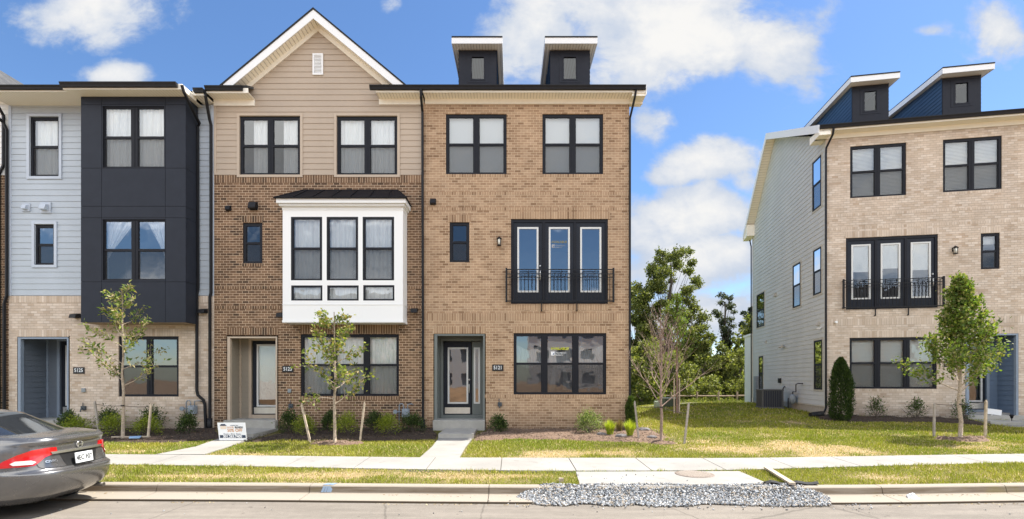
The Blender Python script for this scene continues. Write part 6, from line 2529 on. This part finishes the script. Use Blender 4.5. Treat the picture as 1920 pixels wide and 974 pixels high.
# weeds before the fence
n = 9000
x = RNG.uniform(X(1175, 37), X(1425, 37), n); y = RNG.uniform(34.5, 39, n)
z = ground(x, y) + RNG.uniform(0, .75, n) * vnoise(x, y, .8, 2)
o = leaves('tall_weeds', np.stack([x, y, z], 1), .16, .25, GB, dirs=np.tile(np.array([[0, 0, 1.0]]), (n, 1)), jit=.5)
o['kind'] = 'stuff'; o['label'] = 'tall bright weeds along the rail fence'

# ---- split rail fence
FENC = mat('fence_wood', color=(.34, .25, .18), rough=.9, noise=.25, nscale=10)
fx = [X(p, 37.5) for p in (1150, 1194, 1215, 1258, 1307, 1347, 1382, 1420)]
fr_ = empty('rail_fence', (fx[0], 37.5, float(ground(fx[0], 37.5))), 0, 'weathered split rail fence at the back of the lawn', 'fence')
zb = float(ground(fx[3], 37.5))
for x_ in fx:
    MB().tube([(x_ - fx[0], 0, -.3), (x_ - fx[0], 0, 1.25)], .075, 5, False).build('post', FENC, fr_)
for a, b in zip(fx[:-1], fx[1:]):
    for h_ in (.95, .45):
        MB().tube([(a - fx[0] - .08, random.uniform(-.02, .02), h_ + random.uniform(-.03, .03)), (b - fx[0] + .08, 0, h_ + random.uniform(-.03, .03))], .055, 5, False).build('rail', FENC, fr_)
# slab strip (alley) behind the lawn
xa = np.linspace(X(1180, 27), X(1345, 27), 12)
sheet('alley_path', xa, lambda x: x * 0 + 26.6 + .25 * (x - 7), lambda x: x * 0 + 28.0 + .25 * (x - 7), lambda x, y: ground(x, y) + .02, PAVE, 2)
# utility boxes
UG = mat('utility_green', color=(.055, .075, .045), rough=.5, noise=.1)
ub = empty('utility_box', (X(1257, 25.5), 25.5, float(ground(X(1257, 25.5), 25.5))), 0, 'dark green utility cabinet with a pale lid line at the back of the lawn', 'utility box')
MB().box(-.37, -.3, -.1, .37, .3, .40).build('cabinet', UG, ub, bevel=.02)
MB().box(-.39, -.32, .402, .39, .32, .45).build('lid', mat('lid_grey', color=(.32, .35, .30), rough=.5), ub, bevel=.01)
ub = empty('utility_pedestal', (X(1232, 25.3), 25.3, float(ground(X(1232, 25.3), 25.3))), 0, 'pale green utility pedestal left of the dark green cabinet', 'utility box')
MB().box(-.14, -.12, -.1, .14, .12, .33).build('housing', mat('pale_green', color=(.32, .38, .28), rough=.5), ub, bevel=.03)
MB().box(-.11, -.14, .02, .11, -.121, .26).build('door', MATS['pale_green'], ub)

# ---- air conditioner beside the flank
ac_s = S4(1444, 750)[0]
ax0, ay0 = c4(-.42, 0)[0], 0
p_ = c4(-1.05, 4.9)
ac = empty('air_conditioner', (X(1443, 22.6), 22.6, float(ground(X(1443, 22.6), 22.6)) + .0), -TH, 'dark louvred air conditioning unit on the grass beside the siding flank', 'air conditioner')
s_ = .47
MB().box(-s_, -s_, -.1, s_, s_, .06).build('base', mat('ac_base', color=(.12, .12, .12), rough=.7), ac)
AC1 = mat('ac_grey', color=(.09, .09, .088), rough=.5)
m = MB()
for (a, b) in ((-s_ + .03, -s_ + .03), (s_ - .09, -s_ + .03), (-s_ + .03, s_ - .09), (s_ - .09, s_ - .09)):
    m.box(a, b, .062, a + .06, b + .06, .80)
m.box(-s_ + .02, -s_ + .02, .78, s_ - .02, s_ - .02, .84)
m.build('casing', AC1, ac, bevel=.01)
MB().box(-s_ + .06, -s_ + .06, .063, s_ - .06, s_ - .06, .778).build('coil', mat('ac_coil', color=(.025, .03, .045), rough=.6), ac)
m = MB()
for k in range(11):
    u = -s_ + .10 + k * (2 * s_ - .2) / 10
    m.box(u - .008, -s_ + .025, .07, u + .008, -s_ + .058, .778)
    m.box(-s_ + .025, u - .008, .07, -s_ + .058, u + .008, .778)
m.build('louvres', AC1, ac)
tag(MB().tube([(X(1465, 22.9), 22.9, 1.0), (X(1470, 23.0), 23.0, 1.25), (X(1476, 23.1), 23.1, 1.32)], .03, 8).build('refrigerant_pipe', MATS['pipe_dark']), 'dark insulated pipe running from the air conditioner to the flank', 'pipe')

# ---- small things at the right house
x_, y_ = gp(1858, 797, 0.0)
sg = empty('yard_sign', (x_, y_, float(ground(x_, y_))), R(-10), 'small tilted white sign on a stake by the right house steps', 'sign')
MB().tube([(0, 0, -.1), (.04, 0, .28)], .018, 5).build('stake', WHITE, sg)
m = MB(); m.prism([(-.22, -.03, .24), (.30, -.03, .17), (.32, -.03, .36), (-.20, -.03, .43)], (0, .015, 0)); m.build('board', WHITE, sg)
x_, y_ = gp(1897, 800, 0.0)
sl_ = empty('solar_light', (x_, y_, float(ground(x_, y_))), 0, 'black stake garden light beside the path of the right house', 'garden light')
MB().tube([(0, 0, -.1), (0, 0, .16)], .012, 6).build('stake', METAL, sl_)
MB().lathe((0, 0, .16), [(.03, 0), (.05, .08), (.08, .10), (.04, .13)], 10).build('lamp_head', METAL, sl_)
x_, y_ = c4(-.45, -.45)
tag(MB().tube([(x_ - .35, y_ - .1, float(ground(x_, y_)) + .06), (x_ + .15, y_, float(ground(x_, y_)) + .10)], [.10, .12], 8).build('drain_pipe_end', METAL), 'black drain pipe end in the grass at the foot of the right house corner', 'drain pipe')
# things in the tree ring at the left
x_, y_ = ta[0] + .15, ta[1] + .02
zg = float(ground(x_, y_)) + .08
m = MB(); m.prism([(x_ - .45, y_ + .02, zg), (x_ + .55, y_ + .10, zg), (x_ + .55, y_ + .02, zg), (x_ - .45, y_ - .05, zg)], (0, 0, .035))
tag(m.build('short_plank', WOODG), 'short board lying in the mulch at the foot of the thin oak', 'board')
m = MB(); m.prism([(x_ + .12, y_ - .12, zg + .02), (x_ + .42, y_ - .08, zg + .03), (x_ + .46, y_ - .2, zg), (x_ + .2, y_ - .25, zg)], (.0, 0, .03))
tag(m.build('blue_bag', mat('bag_blue', color=(.25, .40, .62), rough=.4)), 'blue and white plastic bag in the mulch by the thin oak', 'litter')

# ---- advertising sign
sy = 13.9
sxx = X(434, sy)
sz = float(ground(sxx, sy))
sg = empty('yard_sign', (sxx, sy, sz), 0, 'white advertising yard sign reading 50% OFF at the steps of the brown brick house', 'sign')
Wd, Hh = 53 / 940 * sy, 33 / 940 * sy
sk = -.075
b0s, h0 = CZ - sz + (710 - 826) / 940 * sy, 0
m = MB()
m.prism([(-Wd / 2 + .06, -.01, b0s), (Wd / 2 + .04, -.01, b0s), (Wd / 2 - .03, .03, b0s + Hh), (-Wd / 2 - .02, .03, b0s + Hh)], (0, .008, 0))
m.build('board', WHITE, sg)
FSg = type('F', (), {'P': lambda s, u, v, w_=0: (u + .05 - (v - b0s) / Hh * .075, -.012 + (v - b0s) / Hh * .04 - w_, v)})()
m = MB(); m.face([FSg.P(-Wd / 2 + .04, b0s + .065, .002), FSg.P(Wd / 2 - .03, b0s + .065, .002), FSg.P(Wd / 2 - .03, b0s + .145, .002), FSg.P(-Wd / 2 + .04, b0s + .145, .002)])
m.build('phone_band', mat('sign_navy', color=(.03, .045, .08)), sg, fix=False)
text_mb('301.263.7400', .092, FSg, 0, b0s + .105, .004, sx=1.05, extrude=.0008, bold=.003).build('lettering', WHITE, sg, fix=False)
text_mb('50% OFF', .125, FSg, .08, b0s + .27, .004, sx=.9, extrude=.0008, bold=.002).build('lettering', mat('sign_orange', color=(.62, .32, .16)), sg, fix=False)
text_mb('HOME', .07, FSg, -.035, b0s + .355, .004, sx=.95, extrude=.0008).build('lettering', MATS['sign_orange'], sg, fix=False)
text_mb('BLINDS', .07, FSg, .20, b0s + .355, .004, sx=.95, extrude=.0008, bold=.002).build('lettering', PLATE, sg, fix=False)
text_mb('AMERICAN', .04, FSg, .08, b0s + .41, .004, sx=1.1, extrude=.0008).build('lettering', MATS['sign_navy'], sg, fix=False)
text_mb('Shutters  Blinds  Shades', .046, FSg, 0, b0s + .175, .004, sx=1.1, extrude=.0008).build('lettering', MATS['sign_navy'], sg, fix=False)
m = MB()
m.face([FSg.P(-.33, b0s + .40, .003), FSg.P(-.13, b0s + .40, .003), FSg.P(-.18, b0s + .45, .003), FSg.P(-.28, b0s + .45, .003)])
m.build('logo_roof', MATS['sign_navy'], sg, fix=False)
m = MB()
m.face([FSg.P(-.31, b0s + .31, .003), FSg.P(-.15, b0s + .31, .003), FSg.P(-.15, b0s + .395, .003), FSg.P(-.31, b0s + .395, .003)])
m.build('logo_window', mat('sign_peach', color=(.75, .62, .50)), sg, fix=False)
m = MB()
for u in (-.2, .2): m.tube([(u, .045, -.1), (u, .045, b0s + .3)], .006, 5)
m.build('wire_legs', STEEL, sg)
# ------------------------------------------------------------------ parked car
CARX, CARY, CARZ = -6.64, 7.84, -.378
CL = 4.48


def car_w(z):
    return float(np.interp(z, [.20, .32, .50, .68, .80, .98, 1.08, 1.16], [.80, .855, .875, .878, .868, .835, .79, .74]))


def car_r(z):     # how far the tail is drawn in from the rearmost point
    return float(np.interp(z, [.20, .27, .34, .48, .60, .655, .665, .70, .76, .90, 1.03, 1.09, 1.12, 1.13], [.34, .20, .10, .025, .0, .005, .03, .08, .10, .125, .13, .10, .095, .12]))


def car_f(z):
    return float(np.interp(z, [.20, .5, .7, .85, 1.0, 1.16], [CL - .15, CL, CL - .05, CL - .3, CL - .9, CL - 1.4]))


def body_pt(phi, z, off=0.0):
    """phi from the tail centre (0) to the side (pi/2); sign gives the side"""
    n = 2 / 4.2
    w_ = car_w(z) + off
    r_, f_ = car_r(z) - off, car_f(z) + off
    a = abs(phi)
    mid, half = (r_ + f_) / 2, (f_ - r_) / 2
    c, s = math.cos(a), math.sin(a)
    x = mid - half * math.copysign(abs(c) ** n, c)
    y = w_ * abs(s) ** n
    return Vector((x, math.copysign(y, phi) if phi else 0.0, z))


def W3(p):       # car space (x forward, y left) to the car object's space: rear looks to +X
    return (-p[0], p[1], p[2])


car = empty('parked_car', (CARX, CARY, CARZ), R(2.0), 'grey metallic sedan parked at the left kerb, seen from its tail', 'car')

car.scale = (1.02, 1.05, 1.0)


def paint_fn(t, b):
    tcn = t.new('ShaderNodeTexCoord').outputs['Object']
    d = t.mapr(t.noise(tcn, 3.0, 6, .7), .35, .75, 0, 1)
    d2 = t.mapr(t.noise(tcn, 70, 3, .6), .55, .8, 0, .5)
    t.put(b.inputs['Base Color'], t.mix(t.math('MULTIPLY_ADD', d, .22, d2), (.15, .15, .152), (.27, .245, .21)))
    t.put(b.inputs['Roughness'], t.mapr(t.noise(tcn, 6, 4), .3, .7, .16, .30))


PAINT = mat('car_paint', paint_fn, metal=.65, coat=.6)
PAINT.node_tree.nodes['Principled BSDF'].inputs['Coat Roughness'].default_value = .08
CGL = mat('car_glass', color=(.018, .020, .022), rough=.06, spec=.8, coat=.5)
BLKP = mat('black_plastic', color=(.012, .012, .012), rough=.6)
zs_ = [.20, .23, .27, .32, .38, .44, .50, .56, .60, .63, .655, .665, .68, .70, .715, .73, .76, .82, .88, .94, .99, 1.03, 1.06, 1.09, 1.11, 1.13]
NP = 72
phis = [-math.pi + 2 * math.pi * k / NP for k in range(NP)]


def ang(phi):    # full loop: phi in -pi..pi
    return phi


def ring_pt(phi, z):
    n = 2 / 4.2
    w_ = car_w(z); r_, f_ = car_r(z), car_f(z)
    mid, half = (r_ + f_) / 2, (f_ - r_) / 2
    c, s = math.cos(phi), math.sin(phi)
    return Vector((mid - half * math.copysign(abs(c) ** n, c), w_ * math.copysign(abs(s) ** n, s), z))


m = MB()
for z in zs_:
    for p in phis:
        m.v.append(W3(ring_pt(p, z)))
nz = len(zs_)


def deck(x):     # height of deck / bonnet along the centre line
    return float(np.interp(x, [.1, .18, .55, .75, 2.9, 3.4, 4.3], [1.13, 1.145, 1.165, 1.18, 1.16, 1.05, .80]))


caps = [1.0, .985, .9, .78, .6, .4, .2]
base = ring_pt
for s in caps[1:]:
    for p in phis:
        q = ring_pt(p, 1.13)
        cx_ = (car_r(1.13) + car_f(1.13)) / 2
        x_, y_ = cx_ + (q.x - cx_) * (s if s < .9 else (1 - (1 - s) * .35)), q.y * s
        zz = deck(x_) + .035 * (1 - s * s) - .0
        m.v.append(W3((x_, y_, zz)))
rows = nz + len(caps) - 1
for j in range(rows - 1):
    for i in range(NP):
        i2 = (i + 1) % NP
        m.f.append((j * NP + i, j * NP + i2, (j + 1) * NP + i2, (j + 1) * NP + i)); m.sm.append(True)
m.f.append(tuple(range(NP))); m.sm.append(False)
m.f.append(tuple((rows - 1) * NP + i for i in range(NP))); m.sm.append(True)
body = m.build('body', PAINT, car)

# greenhouse: rings from beltline to roof
gz_ = [1.12, 1.17, 1.24, 1.32, 1.40, 1.46, 1.505, 1.53]


def gh_pt(phi, z):
    t_ = (z - 1.12) / .41
    r_ = .44 + 1.0 * t_ ** .92 + .25 * max(0, t_ - .85) / .15      # rear glass rakes forward
    f_ = 3.55 - 1.25 * t_
    w_ = .735 - .20 * t_ ** 1.3 - .12 * max(0, t_ - .9) / .1
    n = 2 / 3.4
    mid, half = (r_ + f_) / 2, (f_ - r_) / 2
    c, s = math.cos(phi), math.sin(phi)
    return Vector((mid - half * math.copysign(abs(c) ** n, c), w_ * math.copysign(abs(s) ** n, s), z))


m = MB()
for z in gz_:
    for p in phis: m.v.append(W3(gh_pt(p, z)))
for s in (.8, .5, .2):
    for p in phis:
        q = gh_pt(p, 1.53)
        m.v.append(W3((1.9 + (q.x - 1.9) * s, q.y * s, 1.53 + .03 * (1 - s * s))))
rows = len(gz_) + 3
for j in range(rows - 1):
    for i in range(NP):
        i2 = (i + 1) % NP
        m.f.append((j * NP + i, j * NP + i2, (j + 1) * NP + i2, (j + 1) * NP + i)); m.sm.append(True)
m.f.append(tuple((rows - 1) * NP + i for i in range(NP))); m.sm.append(True)
m.build('roof', PAINT, car)


def surf_patch(name, fn, poly, m_, off=.006, thick=.012, step=(.12, .04), parent=None, n_ref=None):
    """closed shell following fn(a, b) over a polygon in (a, b)"""
    bm = bmesh.new()
    f = bm.faces.new([bm.verts.new((a, b, 0)) for a, b in poly])
    A = [p[0] for p in poly]; B = [p[1] for p in poly]
    for g in np.arange(min(A) + step[0], max(A), step[0]):
        bmesh.ops.bisect_plane(bm, geom=bm.verts[:] + bm.edges[:] + bm.faces[:], plane_co=(g, 0, 0), plane_no=(1, 0, 0))
    for g in np.arange(min(B) + step[1], max(B), step[1]):
        bmesh.ops.bisect_plane(bm, geom=bm.verts[:] + bm.edges[:] + bm.faces[:], plane_co=(0, g, 0), plane_no=(0, 1, 0))
    cen = Vector((-2.2, 0, .8))

    def mp(a, b, o_):
        e = 1e-3
        p = Vector(W3(fn(a, b)))
        da = Vector(W3(fn(a + e, b))) - p
        db = Vector(W3(fn(a, b + e))) - p
        n_ = da.cross(db)
        if n_.length < 1e-12: n_ = Vector((1, 0, 0))
        n_.normalize()
        if n_.dot(p - cen) < 0: n_ = -n_
        return p + n_ * o_
    ret = bmesh.ops.extrude_face_region(bm, geom=bm.faces[:])
    newv = set(v for v in ret['geom'] if isinstance(v, bmesh.types.BMVert))
    for v in bm.verts:
        a, b = v.co.x, v.co.y
        v.co = mp(a, b, off if v in newv else off - thick)
    bmesh.ops.recalc_face_normals(bm, faces=bm.faces)
    me = bpy.data.meshes.new(name)
    bm.to_mesh(me); bm.free()
    me.polygons.foreach_set('use_smooth', [True] * len(me.polygons))
    me.materials.append(m_)
    o = bpy.data.objects.new(name, me)
    COL.objects.link(o); o.parent = parent or car
    md = o.modifiers.new('edge', 'EDGE_SPLIT'); md.split_angle = R(40)
    return o


def q2phi(q, s=1):
    return s * math.asin(min(1, abs(q)) ** (4.2 / 2)) if q >= 0 else -s * math.asin(min(1, abs(q)) ** (4.2 / 2))


def rearf(y, z):                # tail surface addressed by lateral position y
    w_ = car_w(z)
    return ring_pt(q2phi(y / w_), z)


rw = [(-.70, 1.155), (.70, 1.155), (.60, 1.30), (.50, 1.44), (.35, 1.485), (-.35, 1.485), (-.50, 1.44), (-.60, 1.30)]


def ghrear(y, z):
    t_ = (z - 1.12) / .41
    w_ = .735 - .20 * t_ ** 1.3
    q = max(-.995, min(.995, y / w_))
    return gh_pt(math.copysign(math.asin(abs(q) ** (3.4 / 2)), q), z)


surf_patch('rear_window', ghrear, rw, CGL, .006, .012, (.08, .04))
for s in (-1, 1):
    side = [(s * 1.15, 1.16), (s * 1.95, 1.16), (s * 2.05, 1.40), (s * 1.25, 1.42)]
    surf_patch('side_window', gh_pt, side, CGL, .006, .012, (.1, .05))
RED = mat('tail_red', color=(.50, .004, .008), rough=.15, coat=.8, spec=.6)
CLEAR = mat('lamp_clear', color=(.62, .62, .58), rough=.15, coat=.8)
for s in (-1, 1):
    pl_ = [(s * .19, 1.00), (s * .34, 1.005), (s * .56, .985), (s * .74, .93), (s * .88, .85), (s * .96, .775), (s * .90, .755), (s * .50, .765), (s * .44, .80), (s * .34, .87), (s * .24, .90), (s * .17, .93)]
    # lateral parameter here is the loop angle, so the lamp wraps round the corner
    o = surf_patch('tail_light', lambda a, b: ring_pt(a, b), pl_, RED, .012, .02, (.05, .03))
    surf_patch('reversing_lamp', lambda a, b: ring_pt(a, b), [(s * .52, .785), (s * .76, .785), (s * .80, .81), (s * .74, .842), (s * .54, .842), (s * .47, .815)], CLEAR, .017, .02, (.05, .03), parent=o)
# boot lid seam, plate recess, chrome bar
SEAMM = mat('panel_seam', color=(.01, .01, .01), rough=.7)


def seam(name, pts, fn, r=.004, m_=SEAMM, off=.001):
    m = MB()
    pp = []
    for (a, b) in pts:
        pp.append(Vector(W3(fn(a, b))) + Vector((off, 0, 0)))
    m.tube(pp, r, 5)
    return m.build(name, m_, car)


lid = [(y, .70 + .02 * (abs(y) / .6) ** 2) for y in np.linspace(-.56, .56, 15)]
seam('lid_seam', [(-.60, .88), (-.60, .80), (-.585, .74)] + lid + [(.585, .74), (.60, .80), (.60, .88)], rearf)
seam('bumper_seam', [(y, .665) for y in np.linspace(-.80, .80, 21)], rearf, .003)
seam('spoiler_edge', [(y, 1.045) for y in np.linspace(-.70, .70, 17)], rearf, .004)
CHR = mat('chrome', color=(.75, .75, .75), rough=.32, metal=1.0)
surf_patch('chrome_bar', rearf, [(-.43, .905), (.43, .905), (.45, .94), (-.45, .94)], CHR, .02, .03, (.06, .02))
surf_patch('plate_recess', rearf, [(-.26, .71), (.26, .71), (.33, .90), (-.33, .90)], BLKP, .002, .01, (.06, .04))
pl_x = -(.115) + .03
FPt = type('F', (), {'P': lambda s, u, v, w_=0: (pl_x + .03 + w_ - (v - .80) * .12, u, v)})()
m = MB()
m.prism([FPt.P(-.155, .722), FPt.P(.155, .722), FPt.P(.155, .878), FPt.P(-.155, .878)], (.01, 0, 0))
lp = m.build('licence_plate', mat('plate_white', color=(.72, .74, .74), rough=.4), car)
text_mb('4EC F07', .108, FPt, 0, .795, .013, sx=.74, extrude=.001, bold=.0015).build('plate_lettering', PLATE, lp, fix=False)
m = MB(); m.prism([FPt.P(-.165, .70, -.004), FPt.P(.165, .70, -.004), FPt.P(.165, .72, -.004), FPt.P(-.165, .72, -.004)], (.02, 0, 0)); m.build('plate_frame', BLKP, lp)
# H shaped badge on the lid
em = MB()
bx_ = W3(rearf(0, .99))[0] + .012
for (ya, yb, yc, yd) in ((-.052, -.028, -.042, -.022), (.028, .052, .022, .042)):
    em.prism([(bx_, ya, 1.028), (bx_, yb, 1.028), (bx_, yd, .958), (bx_, yc, .958)], (.012, 0, 0))
em.prism([(bx_, -.03, 1.000), (bx_, .03, 1.000), (bx_, .026, .985), (bx_, -.026, .985)], (.012, 0, 0))
em.tube([(bx_ + .004, math.cos(a) * .062 * (1 - .15 * (math.sin(a) < 0)), .993 + math.sin(a) * .048) for a in [2 * math.pi * k / 20 for k in range(21)]], .004, 6)
em.build('badge', CHR, car)
nb = text_mb('CIVIC', .045, type('F', (), {'P': lambda s, u, v, w_=0: (W3(rearf(-.45 + u, v))[0] + .006 + w_, -.45 + u, v)})(), 0, .805, 0, sx=1.25, extrude=.002, bold=.002)
nb.build('model_lettering', CHR, car, fix=False)
# third brake strip, antenna-free roof; exhaust and underbody
m = MB(); m.tube([W3((.16, .52, .25)), W3((.55, .52, .27))], .035, 10); m.build('exhaust', mat('exhaust_steel', color=(.10, .09, .08), rough=.5, metal=.6), car)
m = MB(); m.box(-4.1, -.60, .20, -.55, .60, .30); m.build('underbody', BLKP, car)
TYRE = mat('tyre', color=(.015, .015, .016), rough=.85)
RIM = mat('wheel_rim', color=(.35, .35, .36), rough=.3, metal=.8)
for xx in (.98, 3.62):
    for s in (-1, 1):
        yy = s * .70
        c = (-xx, yy - .10, .315)
        o = MB().lathe(c, [(.20, 0), (.29, .0), (.315, .03), (.315, .18), (.29, .21), (.20, .21)], 28, 'y').build('wheel', TYRE, car)
        rm = MB()
        yo = yy + s * .10
        rm.lathe((-xx, yo, .315), [(.21, -.012 * s), (.21, .0), (.18, .004 * s), (.17, -.02 * s)], 24, 'y')
        for k in range(5):
            a = 2 * math.pi * k / 5
            rm.tube([(-xx, yo, .315), (-xx + .19 * math.cos(a), yo, .315 + .19 * math.sin(a))], [.035, .022], 5)
        rm.build('rim', RIM, o)
        ar = MB()
        ws = s * (car_w(.5) + .002)
        pts = [(-xx + .37 * math.cos(a), ws, .315 + .37 * math.sin(a)) for a in np.linspace(-.35, math.pi + .35, 20)]
        ar.prism(pts, (0, -s * .02, 0))
        ar.build('wheel_arch', BLKP, car)
m = MB()
for s in (-1, 1):
    m.box(-2.95, s * .80 - .09, 1.14, -2.80, s * .80 + .09, 1.26)
m.build('mirror', PAINT, car, bevel=.03)
for s in (-1, 1):
    for xx in (1.55, 2.55):
        m = MB(); m.tube([(-xx, s * (car_w(z) + .001), z) for z in (.35, .5, .7, .9, 1.05, 1.12)], .003, 5); m.build('door_seam', SEAMM, car)
